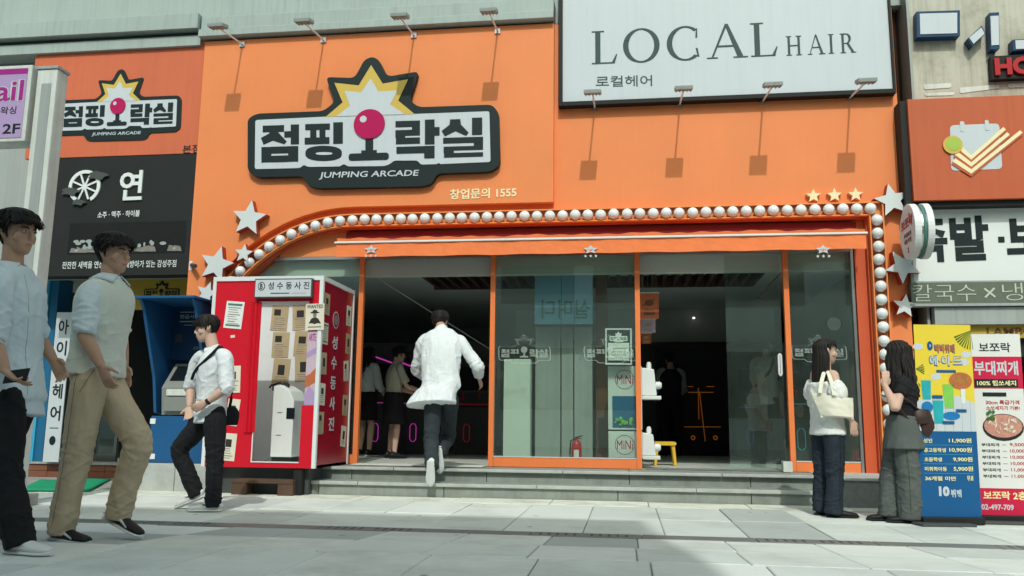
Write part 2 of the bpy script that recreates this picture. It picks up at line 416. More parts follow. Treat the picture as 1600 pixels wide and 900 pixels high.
plL = thing('granite_plinth', 'pale granite plinth under the blue cash machine', 'plinth', (-4.95, -.6, 0))
for a, b in ((-5.62, -5.02), (-5.02, -4.43)):
    mb = MB(); mb.box(a + .003, b - .003, -1.0, .1, -.05, .30); mb.build('plinth_stone', 'granite', plL, bevel=.008)
plR = thing('granite_plinth', 'dark speckled granite plinth at the right end of the steps, behind the women', 'plinth', (2.5, -.6, 0))
for a, b in ((2.03, 2.52), (2.52, 3.02)):
    mb = MB(); mb.box(a + .002, b - .002, -1.08, .1, -.05, .262); mb.build('plinth_stone', 'granite_dark', plR, bevel=.005)
mb = MB(); mb.box(2.02, 3.03, -1.10, .1, .263, .287); mb.build('cap_stone', 'granite', plR, bevel=.005)

# ================================================================== the arcade building
arc = thing('arcade_building', 'orange arcade shopfront with arched bulb-lit opening and open glass doors', 'building', (-1, 1, 0))
FX0, FX1, FT = -5.47, 3.19, 5.76
ACX, ACZ, AR = -3.35, 1.31, 1.95          # arch centre and bulb-line radius
BX = 2.85                                 # bulb line on the right
def arcpts(r, a0=90, a1=180, n=20): return [(ACX + r * math.cos(rad(a0 + (a1 - a0) * i / n)), ACZ + r * math.sin(rad(a0 + (a1 - a0) * i / n))) for i in range(n + 1)]
OR_ = AR + .08; IR = AR - .08
# main wall, right part (set back)
mb = MB()
mb.prism([(ACX, ACZ + OR_), (FX1, ACZ + OR_), (FX1, FT), (ACX, FT)], -.10, .05)
mb.box(BX + .08, FX1, -.10, .05, LAND + .01, ACZ + OR_)
a = arcpts(OR_); mb.prism([(ACX, FT), (FX0, FT), (FX0, 0)] + [(FX0 + .09, 0)] + [(max(x, FX0 + .09), z) for x, z in a[::-1]], -.10, .05)
mb.build('wall', 'orange', arc)
mb = MB(); mb.box(FX1 - .02, FX1 - .001, .051, 6, 0, FT); mb.build('side_wall', 'grey_paint', arc); mb = MB(); mb.box(FX0 + .001, FX0 + .02, .051, 9, 0, FT); mb.build('side_wall', 'grey_paint', arc)
# raised sign panel on the left with the arched lower edge
mb = MB(); a = arcpts(AR + .17, 90, 176)
PX1 = -.85; zb = ACZ + AR + .17
mb.prism([(PX1, FT - .03), (FX0 - .01, FT - .03), (FX0 - .01, a[-1][1])] + [(max(x, FX0 - .005), z) for x, z in a[::-1]] + [(PX1, zb)], -.205, -.101)
mb.build('sign_panel', 'orange', arc, bevel=.004)
# bulb channel: base strip and two lips
def channel(r0, r1, x0, x1, y0, y1):
    inn = arcpts(r0) + []; out = arcpts(r1)
    inn = [(x0, LAND + .012)] + [(x0, ACZ + r0)] + inn + [(inn[-1][0], LAND + .012)]
    out = [(x1, LAND + .012)] + [(x1, ACZ + r1)] + out + [(out[-1][0], LAND + .012)]
    return inn, out
mb = MB(); i_, o_ = channel(AR - .078, AR + .078, BX - .078, BX + .078, 0, 0); mb.strip(i_, o_, -.150, .04, False); mb.build('bulb_channel', 'orange_trim', arc)
mb = MB(); i_, o_ = channel(AR - .080, AR - .066, BX - .080, BX - .066, 0, 0); mb.strip(i_, o_, -.215, -.151, False)
i_, o_ = channel(AR + .066, AR + .080, BX + .066, BX + .080, 0, 0); mb.strip(i_, o_, -.215, -.151, False); mb.build('channel_lip', 'orange_trim', arc)
path = []
Lq = AR * math.pi / 2; n = int(Lq / .155)
for i in range(n, 0, -1): t = rad(90 + 90 * i / n); path.append((ACX + AR * math.cos(t), ACZ + AR * math.sin(t)))
m = int((BX - .06 - ACX) / .153)
for i in range(m + 1): path.append((ACX + (BX - .06 - ACX) * i / m, ACZ + AR))
for i in range(1, 20): path.append((BX, ACZ + AR - .135 - .1535 * (i - 1)))
bm_ = MB(); bm_.ball((0, 0, 0), .065, .065, .065, 20, 12); bulb = None
for (x, z) in path:
    if z < .36: continue
    if bulb is None:
        bulb = bm_.build('bulb', 'bulb', arc, smooth=True); o = bulb
        so_ = MB().lathe((0, 0, 0), [(.03, .0), (.03, .05)], 10, 'y'); sock = so_.build('socket', 'white', bulb)
        sock.location = (0, .03, 0)
    else:
        o = bulb.copy(); COL.objects.link(o); s2 = sock.copy(); COL.objects.link(s2); s2.parent = o
    o.location = Vector((x + rng.uniform(-.004, .004), -.205, z + rng.uniform(-.004, .004))) - arc.location
# reveal behind the channel and fascia over the glass
mb = MB(); i_, o_ = channel(AR - .10, AR - .081, BX - .10, BX - .081, 0, 0); mb.strip(i_, o_, -.12, .16, False); mb.build('reveal', 'red_reveal', arc)
mb = MB(); mb.box(ACX - 1.0, BX - .102, -.03, .07, 2.84, ACZ + AR - .101); mb.build('fascia', 'orange_trim', arc)
mb = MB(); mb.box(2.625, BX - .102, -.06, .06, LAND + .005, 2.835); mb.build('end_post', 'red_reveal', arc)
# frames
def post(x, wd=.06, name='post', m_='orange_frame', y0=-.035, y1=.035, z0=LAND + .004, z1=2.838):
    mb = MB(); mb.box(x - wd / 2, x + wd / 2, y0, y1, z0, z1); return mb.build(name, m_, arc, bevel=.004)
for x in (-3.26, -1.60, .14, 1.855): post(x)
post(2.6, .035, 'edge_post', 'steel')
def rail(x0, x1, z0, z1, m_='orange_frame'): mb = MB(); mb.box(x0, x1, -.032, .032, z0, z1); return mb.build('rail', m_, arc, bevel=.004)
rail(-1.568, .108, LAND + .004, .395); rail(1.887, 2.58, LAND + .004, .395); rail(-4.5, -3.292, LAND + .004, .395)
mb = MB(); mb.box(-1.568, .108, -.036, -.033, .395, .407); mb.build('rail_strip', 'sign_white', arc)
mb = MB(); mb.box(1.887, 2.58, -.036, -.033, .395, .407); mb.build('rail_strip', 'sign_white', arc)
mb = MB(); mb.box(-4.9, 2.62, -.03, .05, 2.80, 2.838); mb.build('header_rail', 'steel', arc)
def pane(x0, x1, z0, z1, y=0, name='pane'): mb = MB(); mb.box(x0, x1, y - .006, y + .006, z0, z1); return mb.build(name, 'glass', arc)
pane(-1.566, .106, .398, 2.798); pane(1.889, 2.58, .398, 2.798); pane(-4.85, -3.295, .398, 2.798)
d = pane(1.17, 1.80, .31, 2.79, .075, 'glass_door')
mb = MB(); hx, hz = xz(1217, 570, .03); mb.tube([(hx, .03, hz - .11), (hx, .03, hz + .11)], .012, 10); mb.tube([(hx + .028, .03, hz - .11), (hx + .028, .03, hz + .11)], .012, 10)
mb.tube([(hx, .03, hz + .11), (hx + .014, .03, hz + .125), (hx + .028, .03, hz + .11)], .012, 8); mb.tube([(hx, .03, hz - .11), (hx + .014, .03, hz - .125), (hx + .028, .03, hz - .11)], .012, 8); mb.build('handle', 'white', d, smooth=True)
mb = MB(); mb.box(-3.2, -1.64, -.33, -.02, LAND + .006, LAND + .018); mb.build('threshold_strip', 'white_dirty', arc, bevel=.003)  # white strip painted as the sunlit floor of the left doorway
mb = MB(); mb.box(.2, 1.82, -.03, .05, LAND + .006, LAND + .02); mb.build('threshold_strip', 'steel', arc)
mb = MB(); mb.box(1.72, 1.82, -.16, -.04, LAND + .006, LAND + .12); mb.build('door_stop', 'white_dirty', arc, bevel=.004)
# cornice and upper storey
mb = MB(); mb.box(FX0 - .06, PX1 + .0, -.30, .05, FT + .002, FT + .10); mb.box(FX0 - .06, PX1, -.24, .05, FT + .10, FT + .30); mb.build('cornice', 'cornice', arc, bevel=.006)
mb = MB(); mb.box(-16, 16, .06, .3, FT + .101, 12); mb.build('upper_wall', 'cornice', arc)
mb = MB(); mb.box(FX0, FX1, .06, .2, 2.99, FT + .1); mb.build('backing_wall', 'concrete', arc)

# ---- interior
IN = thing('arcade_interior', 'dark arcade room seen through the open doors', 'room', (-1, 4, LAND)); 
mb = MB(); mb.box(-5.4, 3.1, .121, 8.6, LAND - .05, LAND - .002); mb.build('floor', 'int_floor', IN)
mb = MB(); mb.box(-5.4, 3.1, .21, 8.6, 2.86, 2.95); mb.build('ceiling', 'int_ceiling', IN)
mb = MB(); mb.box(-5.45, -5.35, .1, 8.6, LAND, 2.86); mb.box(3.05, 3.15, .1, 8.6, LAND, 2.86); mb.box(-5.35, 3.05, 8.5, 8.6, LAND, 2.86); mb.build('wall', 'int_wall', IN)
mb = MB(); mb.box(-5.3, 2.7, .075, .205, 2.60, 2.985); mb.build('door_beam', 'soffit', IN)
for i in range(30):
    x = -2.7 + i * .152; mb = MB(); mb.box(x, x + .05, .5, 1.75, 2.70, 2.845); mb.build('ceiling_slat', 'slat_brown', IN)
mb = MB(); mb.box(-2.75, 1.75, .46, .5, 2.69, 2.85); mb.box(-2.75, 1.75, 1.75, 1.79, 2.69, 2.85); mb.build('slat_frame', 'slat_brown', IN)
mb = MB(); mb.box(-2.0, 2.6, 5.2, 5.5, 2.25, 2.85); mb.build('ceiling_beam', 'int_wall', IN)
x0, _ = xz(787, 600, .42); x1, zp = xz(829, 561, .42)
mb = MB(); mb.box(x0, x1, .42, .60, LAND, zp); mb.build('display_panel', 'pillar_pale', IN, bevel=.006)
x0, _ = xz(931, 600, 1.0); x1, _ = xz(949, 600, 1.0)
mb = MB(); mb.box(x0, x1, 1.0, 1.3, LAND, 2.86); mb.build('pillar', 'pillar_brown', IN)
# blue board standing in for sky and sign reflected in the pane, and the tall grey partition below it
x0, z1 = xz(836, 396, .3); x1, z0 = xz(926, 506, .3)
bb = MB(); bb.box(x0, x1, .3, .34, z0, 2.72); blue = bb.build('reflection_board', 'reflection_blue', IN)
mb = MB()
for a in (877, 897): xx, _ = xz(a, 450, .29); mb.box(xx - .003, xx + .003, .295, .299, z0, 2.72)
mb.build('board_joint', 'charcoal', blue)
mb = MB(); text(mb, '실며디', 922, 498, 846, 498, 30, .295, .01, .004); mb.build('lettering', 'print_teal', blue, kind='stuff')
mb = MB()
for k, (a, b) in enumerate(((836, 876), (877, 896), (897, 926))):
    xa, _ = xz(a, 600, .62); xb, _ = xz(b, 600, .62); q = MB(); q.box(xa + .004, xb - .004, .62 + .002 * k, .66, LAND, z0 - .004); q.build('partition_panel', 'grey_paint', IN)
for (px, py, y) in ((1021, 447, 3.5), (1084, 498, 5.1), (1142, 447, 3.5), (824, 451, 3.5), (1165, 545, 6)):
    p = onY(px, py, y); mb = MB(); mb.lathe((p.x, p.y, p.z), [(.025, 0), (.02, .03)], 10); mb.build('ceiling_spot', 'spot_light', IN)

# ================================================================== awning
aw = thing('awning', 'retracted orange fabric awning with a white front rail above the doors', 'awning', (-.4, -.2, 2.9))
AX0, AX1, AY = -3.48, 2.67, -.40
mb = MB(); N = 60
v = []; f = []
for j, (y, z) in enumerate(((AY + .006, 2.922), (AY + .006, 2.84), (AY + .005, 2.755))):
    for i in range(N + 1):
        x = AX0 + (AX1 - AX0) * i / N; v.append((x, y + .004 * math.sin(i * 1.9 + j) + .003 * math.sin(i * .7), z + (.004 * math.sin(i * .9) if j == 2 else 0)))
for j in range(2):
    for i in range(N): f.append((j * (N + 1) + i, j * (N + 1) + i + 1, (j + 1) * (N + 1) + i + 1, (j + 1) * (N + 1) + i))
mb.add(v, f); val = mb.build('valance', 'cloth_orange', aw)
sm = val.modifiers.new('t', 'SOLIDIFY'); sm.thickness = .004
mb = MB(); mb.box(AX0 - .02, AX1 + .02, AY - .012, AY + .03, 2.922, 2.946); mb.build('front_rail', 'white', aw, bevel=.005)
mb = MB(); v = []; f = []
prof = [(AY + .03, 2.955), (AY + .02, 2.985), (AY + .08, 3.0), (-.06, 3.03)]
for j, (y, z) in enumerate(prof):
    for i in range(121):
        x = AX0 + (AX1 - AX0) * i / 120; wv = .009 * math.sin(x * 7.3) * math.sin(x * 2.1 + 1) + .006 * math.sin(x * 23)
        v.append((x, y, z + (wv if j in (1, 2) else 0)))
for j in range(3):
    for i in range(120): f.append((j * 121 + i, j * 121 + i + 1, (j + 1) * 121 + i + 1, (j + 1) * 121 + i))
mb.add(v, f); mb.build('canopy', 'cloth_orange', aw, smooth=True)
mb = MB(); mb.box(AX0 + .02, AX1 - .02, -.11, -.035, 3.0, 3.13); mb.build('cassette', 'shade_red', aw, bevel=.01)
for px in (580, 923, 1286):
    p = onY(px, 393, AY); mb = MB(); R_ = .075
    pts = [(p.x + (R_ if i % 2 == 0 else R_ * .52) * math.sin(math.pi * i / 5) * 1.15, p.z + .022 + (R_ if i % 2 == 0 else R_ * .52) * math.cos(math.pi * i / 5) * .72) for i in range(10)]
    mb.prism(pts, AY - .010, AY - .004)
    for k in (-1, 0, 1): mb.prism(star5(p.x + k * .06, p.z - .055, .02), AY - .010, AY - .004)
    e = mb.build('emblem', 'sign_white', aw)
    mb = MB(); mb.prism(ell(p.x, p.z + .016, .014, .014, 12), AY - .0125, AY - .0105); mb.prism([(p.x - .04, p.z + .024), (p.x - .018, p.z + .024), (p.x - .018, p.z + .01)], AY - .0125, AY - .0105); mb.prism([(p.x + .04, p.z + .024), (p.x + .018, p.z + .024), (p.x + .018, p.z + .01)], AY - .0125, AY - .0105)
    mb.build('emblem_face', 'cloth_orange', e)
# thin folding arms seen behind the valance
A = onY(557, 414, .12); B = onY(766, 546, 1.1)
mb = MB(); mb.tube([A, B], .007, 8); mb.build('stay_cable', 'grey_paint', aw)
A = onY(1245, 400, .12); B = onY(1183, 466, .7); C_ = onY(1194, 467, .7)
mb = MB(); mb.tube([A, B, C_], .008, 8); mb.build('stay_cable', 'pillar_brown', aw)

# ================================================================== logo shapes, traced once in facade metres
def Lz(pts): return [xz(360 + a / 3.63, 80 + b / 3.63, -.2) for a, b in pts]
LOGO = {}
def roundpoly(p, r=.05, n=4):
    o = []; m = len(p)
    for i in range(m):
        a, b, c = Vector((*p[i - 1], 0)), Vector((*p[i], 0)), Vector((*p[(i + 1) % m], 0))
        u, w_ = a - b, c - b; k = min(r, u.length * .45, w_.length * .45); q0, q1 = b + u.normalized() * k, b + w_.normalized() * k
        for t in range(n + 1):
            s = t / n; q = q0 * (1 - s) ** 2 + b * 2 * s * (1 - s) + q1 * s * s; o.append((q.x, q.y))
    return o
LOGO['outer'] = roundpoly(Lz([(113, 690), (113, 395), (165, 366), (540, 352), (605, 300), (553, 160), (715, 166), (770, 64), (815, 45), (852, 64), (900, 158), (1078, 128), (1025, 290), (1075, 330), (1490, 316), (1527, 360), (1535, 660), (1480, 695), (1180, 705), (1150, 765), (1090, 778), (510, 788), (455, 775), (425, 720), (165, 727)]), .07)
LOGO['white'] = roundpoly(Lz([(155, 680), (158, 404), (555, 385), (1055, 370), (1475, 355), (1482, 640), (1200, 652), (1190, 645), (1180, 652), (1090, 655), (1070, 632), (940, 632), (910, 655), (880, 663), (680, 665), (655, 650), (635, 665), (455, 668), (430, 655), (410, 674)]), .03)
LOGO['star'] = Lz([(555, 386), (650, 305), (603, 195), (740, 210), (810, 95), (875, 200), (1018, 175), (962, 295), (1055, 371)])
LOGO['star_in'] = Lz([(615, 384), (692, 325), (660, 240), (755, 250), (807, 172), (850, 243), (958, 240), (917, 318), (1000, 373)])
cx, cz = xz(360 + 801 / 3.63, 80 + 428 / 3.63, -.2); rx = 89 / 3.63 / 122
LOGO['ball'] = ell(cx, cz, rx, rx * .96, 36)
hx, hz = xz(360 + 768 / 3.63, 80 + 402 / 3.63, -.2); LOGO['glint'] = ell(hx, hz, rx * .22, rx * .22, 16)
R4 = lambda x0, x1, y0, y1, s=-.028: Lz([(x0, y0 - s * 0), (x1, y0 + s * (x1 - x0)), (x1, y1 + s * (x1 - x0)), (x0, y1)])
o1 = Lz([(543 + 103 * math.cos(2 * math.pi * i / 32) * (1 if abs(math.cos(2 * math.pi * i / 32)) < .99 else 1), 592 - 43 * (abs(math.sin(2 * math.pi * i / 32)) ** .7) * (1 if math.sin(2 * math.pi * i / 32) >= 0 else -1)) for i in range(32)])
o2 = Lz([(545 + 48 * math.cos(2 * math.pi * i / 32), 592 - 9 * (abs(math.sin(2 * math.pi * i / 32)) ** .7) * (1 if math.sin(2 * math.pi * i / 32) >= 0 else -1)) for i in range(32)])
LOGO['ring'] = (o2, o1)
LOGO['letters'] = [
    R4(200, 320, 436, 474), Lz([(235, 472), (285, 471), (335, 525), (322, 541), (258, 520), (205, 543), (190, 505), (240, 478)]),
    R4(358, 404, 430, 542), R4(322, 360, 468, 503),
    R4(193, 248, 557, 643), R4(344, 400, 552, 639), R4(247, 345, 555, 593), R4(247, 345, 606, 642),
    R4(440, 578, 428, 461), R4(468, 502, 460, 503), R4(520, 553, 458, 501), R4(437, 575, 505, 541), R4(597, 651, 418, 539),
    R4(947, 1085, 411, 446), R4(1040, 1085, 444, 460), R4(947, 1085, 462, 495), R4(947, 1002, 494, 506), R4(950, 1085, 506, 541),
    R4(1113, 1167, 403, 542), R4(1166, 1195, 445, 492), R4(953, 1110, 556, 594), R4(1109, 1167, 551, 620),
    Lz([(1255, 402), (1312, 400), (1315, 430), (1358, 475), (1345, 493), (1285, 466), (1225, 496), (1208, 466), (1252, 432)]),
    R4(1378, 1435, 393, 488), R4(1215, 1440, 505, 538), R4(1388, 1440, 534, 552), R4(1218, 1440, 555, 578), R4(1218, 1276, 577, 592), R4(1220, 1440, 592, 616),
    R4(778, 822, 508, 578), R4(755, 842, 576, 594), roundpoly(R4(684, 910, 594, 634), .05)]
lx = [p[0] for p in LOGO['outer']]; lzs = [p[1] for p in LOGO['outer']]
LB = (min(lx), max(lx), min(lzs), max(lzs))
def logo_xf(bx):
    sx = (bx[1] - bx[0]) / (LB[1] - LB[0]); sz = (bx[3] - bx[2]) / (LB[3] - LB[2])
    return lambda pts: [(bx[0] + (x - LB[0]) * sx, bx[2] + (z - LB[2]) * sz) for x, z in pts]
def logo_sign(root, bx, y, th, raised=.006):
    T = logo_xf(bx); s = (bx[1] - bx[0]) / (LB[1] - LB[0])
    mb = MB(); mb.prism(T(LOGO['outer']), y - th, y); mb.build('sign_body', 'ink', root, bevel=.004 if th > .03 else 0)
    y -= th; r = raised
    mb = MB(); mb.prism(T(LOGO['white']), y - r, y - .0005); mb.build('white_face', 'sign_white', root)
    mb = MB(); mb.prism(T(LOGO['star']), y - r * 1.5, y - .0007); st = mb.build('star_burst', 'yellow', root)
    mb = MB(); mb.prism(T(LOGO['star_in']), y - r * 2, y - r * 1.5 - .0003); mb.build('star_core', 'sign_white', st)
    mb = MB(); strokes(mb, [T(p) for p in LOGO['letters']], y - r, r * .6, .0004); i_, o_ = LOGO['ring']; mb.strip(T(i_), T(o_), y - r * 1.7, y - r - .0002); mb.build('lettering', 'ink', root, kind='stuff')
    mb = MB(); mb.prism(T(LOGO['ball']), y - r * 4, y - r * 2 - .0004); b_ = mb.build('joystick_ball', 'magenta', root)
    mb = MB(); mb.prism(T(LOGO['glint']), y - r * 4.4, y - r * 4 - .0004); mb.build('glint', 'sign_white', b_)
    (a0, c0), (a1, c1) = T([xz(360 + 514 / 3.63, 80 + 740 / 3.63, -.2), xz(360 + 1080 / 3.63, 80 + 727 / 3.63, -.2)])
    mb = MB(); text_to(mb, 'JUMPING ARCADE', (a0, y - .0005, c0), (a1 - a0 - .02 * s, 0, c1 - c0), (0, 0, .098 * s), .012, r * .6, .18); mb.build('small_lettering', 'sign_white', root, kind='stuff')
sg = thing('arcade_logo_sign', 'large dark cut-out arcade sign with joystick and star burst on orange panel', 'sign', (-3.1, -.2, 3.6))
logo_sign(sg, LB, -.206, .075)
# second, smaller one on the neighbouring panel is added with that panel
mb = MB(); text(mb, '창업문의 1555', 703, 312, 807, 308, 16, -.2055, .022, .006); mb.build('lettering', 'star_cream', thing('phone_lettering', 'small cream phone lettering on the orange panel, below the large sign', 'lettering', (-1.7, -.2, 3.5)), kind='stuff')
# ================================================================== stars on the facade
def star_thing(px, py, r, rot, label, y=-.101, th=.10, face='star_white', side='star_side', name='wall_star', group='white stars around the arch'):
    p = onY(px, py, y - th); t = thing(name, label, 'star', (p.x, y, p.z), group)
    mb = MB(); mb.prism(star5(p.x, p.z, r, rot), y - th, y); mb.build('side', side, t)
    mb = MB(); mb.prism(star5(p.x, p.z, r * .995, rot), y - th - .006, y - th - .0005); mb.build('face', face, t)
star_thing(389, 341, .235, .12, 'largest white star left of the arch, above the photo booth', -.206)
star_thing(338, 413, .235, .25, 'tilted white star just above the photo booth, left corner', -.206)
star_thing(381, 396, .125, .1, 'smallest white star between the two large ones, left of the arch', -.206, .07)
star_thing(323, 458, .15, .3, 'white star half hidden behind the top left corner of the booth', -.206, .07)
star_thing(1394, 313, .20, -.18, 'white star at the top right corner of the bulb frame', -.101, .12)
star_thing(1411, 416, .20, -.55, 'grey-white star below the round hanging sign', -.101, .13)
star_thing(1414, 478, .135, .15, 'small white star lowest on the right edge of the orange front', -.101, .12)
for px, py, wd in ((1271, 306, 'left'), (1304, 305, 'middle'), (1337, 304, 'right')):
    star_thing(px, py, .085, 0, '%s one of three small cream stars above the right end of the bulbs' % wd, -.101, .05, 'star_cream', 'star_cream', 'small_star', 'three small cream stars')
# ================================================================== sign lamps
def lamp(x, y, z, label, grp):
    t = thing('sign_lamp', label, 'lamp', (x, y, z), grp); p, r = .63, -.08
    mb = MB(); mb.box(x - .035, x + .035, y - .015, y, z - .035, z + .035); mb.build('bracket', 'metal', t)
    mb = MB(); mb.tube([(x, y - .01, z), (x, y - p, z + r)], .011, 8); mb.build('arm', 'white', t)
    mb = MB(); c = Vector((x, y - p - .04, z + r + .01)); ax = Vector((1, 0, 0)); ay = Vector((0, 1, .25)); az = ax.cross(ay)
    mb.obox(c, ax, ay, az, .10, .085, .022); h = mb.build('head', 'grey_paint', t, bevel=.006)
    mb = MB()
    for k in range(5): mb.obox(c - az.normalized() * .028 + ax * (-.08 + k * .04), ax, ay, az, .004, .07, .008)
    mb.build('fin', 'grey_paint', h)
for i, x in enumerate((-.35, .68, 1.66, 2.66)): lamp(x, -.102, 4.64, '%s sign lamp on an arm in front of the white hair salon sign' % ('leftmost', 'second', 'third', 'rightmost')[i], 'lamps of the hair salon sign')
for i, x in enumerate((-4.95, -3.84, -2.64, -1.56)): lamp(x, -.206, 5.66, '%s sign lamp at the top of the orange panel, over the large arcade sign' % ('leftmost', 'second', 'third', 'rightmost')[i], 'lamps over the arcade sign')
# ================================================================== hair salon sign
def serif(ch, x, z, h):
    """big serif capitals from strokes: returns polygons and advance"""
    P = []; S = .028 * h; T_ = .135 * h
    def rc(a, b, c, d): P.append([(x + a * h, z + c * h), (x + b * h, z + c * h), (x + b * h, z + d * h), (x + a * h, z + d * h)])
    def pl(*q): P.append([(x + a * h, z + b * h) for a, b in q])
    def ring(c, w_, a0, a1, th, tv, n=26):
        o = []; i = []
        for k in range(n + 1):
            t = rad(a0 + (a1 - a0) * k / n); o.append((c + w_ * math.cos(t), .5 + .52 * math.sin(t))); i.append((c + (w_ - th) * math.cos(t), .5 + (.52 - tv) * math.sin(t)))
        for k in range(n): pl(o[k], o[k + 1], i[k + 1], i[k])
    if ch == 'L':
        rc(.09, .225, .03, .97); rc(.0, .32, .965, 1.0); rc(.0, .60, 0, .035); pl((.52, .035), (.60, .035), (.66, .27), (.63, .27)); return P, .70
    if ch == 'O': ring(.48, .47, 0, 360, .14, .045, 40); return P, 1.02
    if ch == 'C': ring(.48, .47, 48, 312, .14, .045); pl((.74, .66), (.79, .66), (.79, .93), (.76, .93)); pl((.74, .34), (.79, .34), (.83, .08), (.79, .08)); return P, .92
    if ch == 'A': pl((.10, .0), (.15, .0), (.50, .93), (.46, 1.0)); pl((.46, 1.02), (.54, 1.02), (.92, .0), (.77, .0)); rc(.26, .68, .33, .38); rc(.0, .27, 0, .032); rc(.66, 1.02, 0, .032); return P, 1.0
    if ch == 'H':
        for a in (.09, .67): rc(a, a + .135, .03, .97); rc(a - .09, a + .225, .966, 1); rc(a - .09, a + .225, 0, .034)
        rc(.225, .67, .48, .525); return P, 1.02
    if ch == 'I': rc(.09, .225, .03, .97); rc(0, .315, .966, 1); rc(0, .315, 0, .034); return P, .46
    if ch == 'R':
        rc(.09, .225, .03, .97); rc(0, .30, .966, 1); rc(0, .315, 0, .034)
        o = []; i = []
        for k in range(15):
            t = rad(90 - 180 * k / 14); o.append((.34 + .29 * math.cos(t), .735 + .265 * math.sin(t))); i.append((.34 + .155 * math.cos(t), .735 + .225 * math.sin(t)))
        for k in range(14): pl(o[k], o[k + 1], i[k + 1], i[k])
        rc(.225, .34, .96, 1.0); rc(.225, .34, .47, .51); pl((.36, .49), (.50, .49), (.82, 0), (.66, 0)); rc(.62, .90, 0, .034); return P, .92
hs = thing('hair_salon_sign', 'large white hair salon sign box with dark frame and serif lettering', 'sign', (1.2, -.1, 4.67))
HX0, HX1, HZ0, HZ1 = -.74, 3.12, 4.69, 6.6
mb = MB(); mb.box(HX0, HX1, -.19, -.102, HZ0, HZ1); mb.build('panel', 'sign_white', hs)
mb = MB(); mb.box(HX0 - .05, HX0 - .001, -.22, -.102, HZ0 - .055, HZ1); mb.box(HX1 + .001, HX1 + .03, -.22, -.102, HZ0 - .055, HZ1); mb.box(HX0, HX1, -.22, -.102, HZ0 - .055, HZ0 - .001); mb.build('frame', 'black', hs, bevel=.004)
def word(s, x0, x1, z, h, y, parent, m_, gap=.1, z1=None):
    pr = []; x = 0; adv = []
    for ch in s: _, a_ = serif(ch, 0, 0, 1); adv.append(a_)
    tot = sum(adv) + gap * (len(s) - 1); k = (x1 - x0) / tot
    cx_ = x0
    for ch, a_ in zip(s, adv):
        mb = MB(); P_, _ = serif(ch, 0, 0, 1)
        for i, p in enumerate(P_): mb.prism([(cx_ + q[0] * k, z + q[1] * h) for q in p], y - .004 - .0004 * (i % 9), y)
        mb.build('letter', m_, parent); cx_ += (a_ + gap) * k
word('LOCAL', -.38, 1.86, 5.17, .43, -.1905, hs, 'sage', .10)
word('HAIR', 1.94, 2.74, 5.165, .245, -.1905, hs, 'sage', .22)
mb = MB(); text(mb, '로컬헤어', 931, 136, 1019, 134.5, 17, -.1905, .004, .004); mb.build('small_lettering', 'sage', hs, kind='stuff')
# ================================================================== flat print on any plane
class PL:
    """a printed sheet: O lower left corner, X along the bottom, Z up; u,v run 0..1"""
    def __init__(s, O, X, Z): s.O, s.X, s.Z = Vector(O), Vector(X), Vector(Z); s.N = s.X.cross(s.Z).normalized(); s.k = 0
    def p(s, u, v, l=0): return s.O + s.X * u + s.Z * v + s.N * l
    def poly(s, mb, pts, l0, th=.0012):
        n = len(pts); a = sum(pts[i][0] * pts[(i + 1) % n][1] - pts[(i + 1) % n][0] * pts[i][1] for i in range(n))
        if a < 0: pts = pts[::-1]
        v = [s.p(u, w_, l0 + th) for u, w_ in pts] + [s.p(u, w_, l0) for u, w_ in pts]
        mb.add(v, [tuple(range(n)), tuple(range(2 * n - 1, n - 1, -1))] + [((i + 1) % n, i, n + i, n + (i + 1) % n) for i in range(n)]); return mb
    def rect(s, mb, u0, u1, v0, v1, l0=.001, th=.0012): return s.poly(mb, [(u0, v0), (u1, v0), (u1, v1), (u0, v1)], l0, th)
    def ell(s, mb, u, v, ru, rv, l0=.001, th=.0012, n=20, a0=0, a1=360): return s.poly(mb, [(u + ru * math.cos(rad(a0 + (a1 - a0) * i / n)), v + rv * math.sin(rad(a0 + (a1 - a0) * i / n))) for i in range(n + (0 if a1 - a0 == 360 else 1))], l0, th)
    def text(s, mb, t, u0, u1, v0, v1, bold=0, l0=.001, th=.0012, shear=0): return text_to(mb, t, s.p(u0, v0, l0), s.X * (u1 - u0), s.Z * (v1 - v0), bold, th, shear)
def flyer(parent, pl, kind=0, paper='paper', seed=0):
    """a pasted sheet with a printed picture and lines of small print"""
    r = random.Random(seed); mb = MB(); pl.rect(mb, 0, 1, 0, 1, .0012, .0015); o = mb.build('flyer', paper, parent)
    mb = MB()
    if kind == 0: pl.rect(mb, .25, .68, .5, .78, .003)
    elif kind == 1: pl.rect(mb, .1, .9, .84, .92, .003); pl.rect(mb, .1, .9, .08, .14, .003)
    elif kind == 2: pl.rect(mb, .15, .55, .6, .85, .003)
    elif kind == 3: pl.rect(mb, .3, .7, .35, .75, .003)
    mb.build('picture', 'print_teal' if kind == 1 else 'print_dark', o)
    mb = MB(); top = {0: .45, 1: .78, 2: .52, 3: .28}[kind]; v = top; i = 0
    while v > .08 + (.1 if kind == 1 else 0):
        a = r.uniform(.12, .2); b = r.uniform(.6, .9); h = .035 if i % 3 else .05; pl.rect(mb, a, b, v - h * .6, v, .003); v -= .085; i += 1
    mb.build('print', 'print_grey', o, kind='stuff'); return o
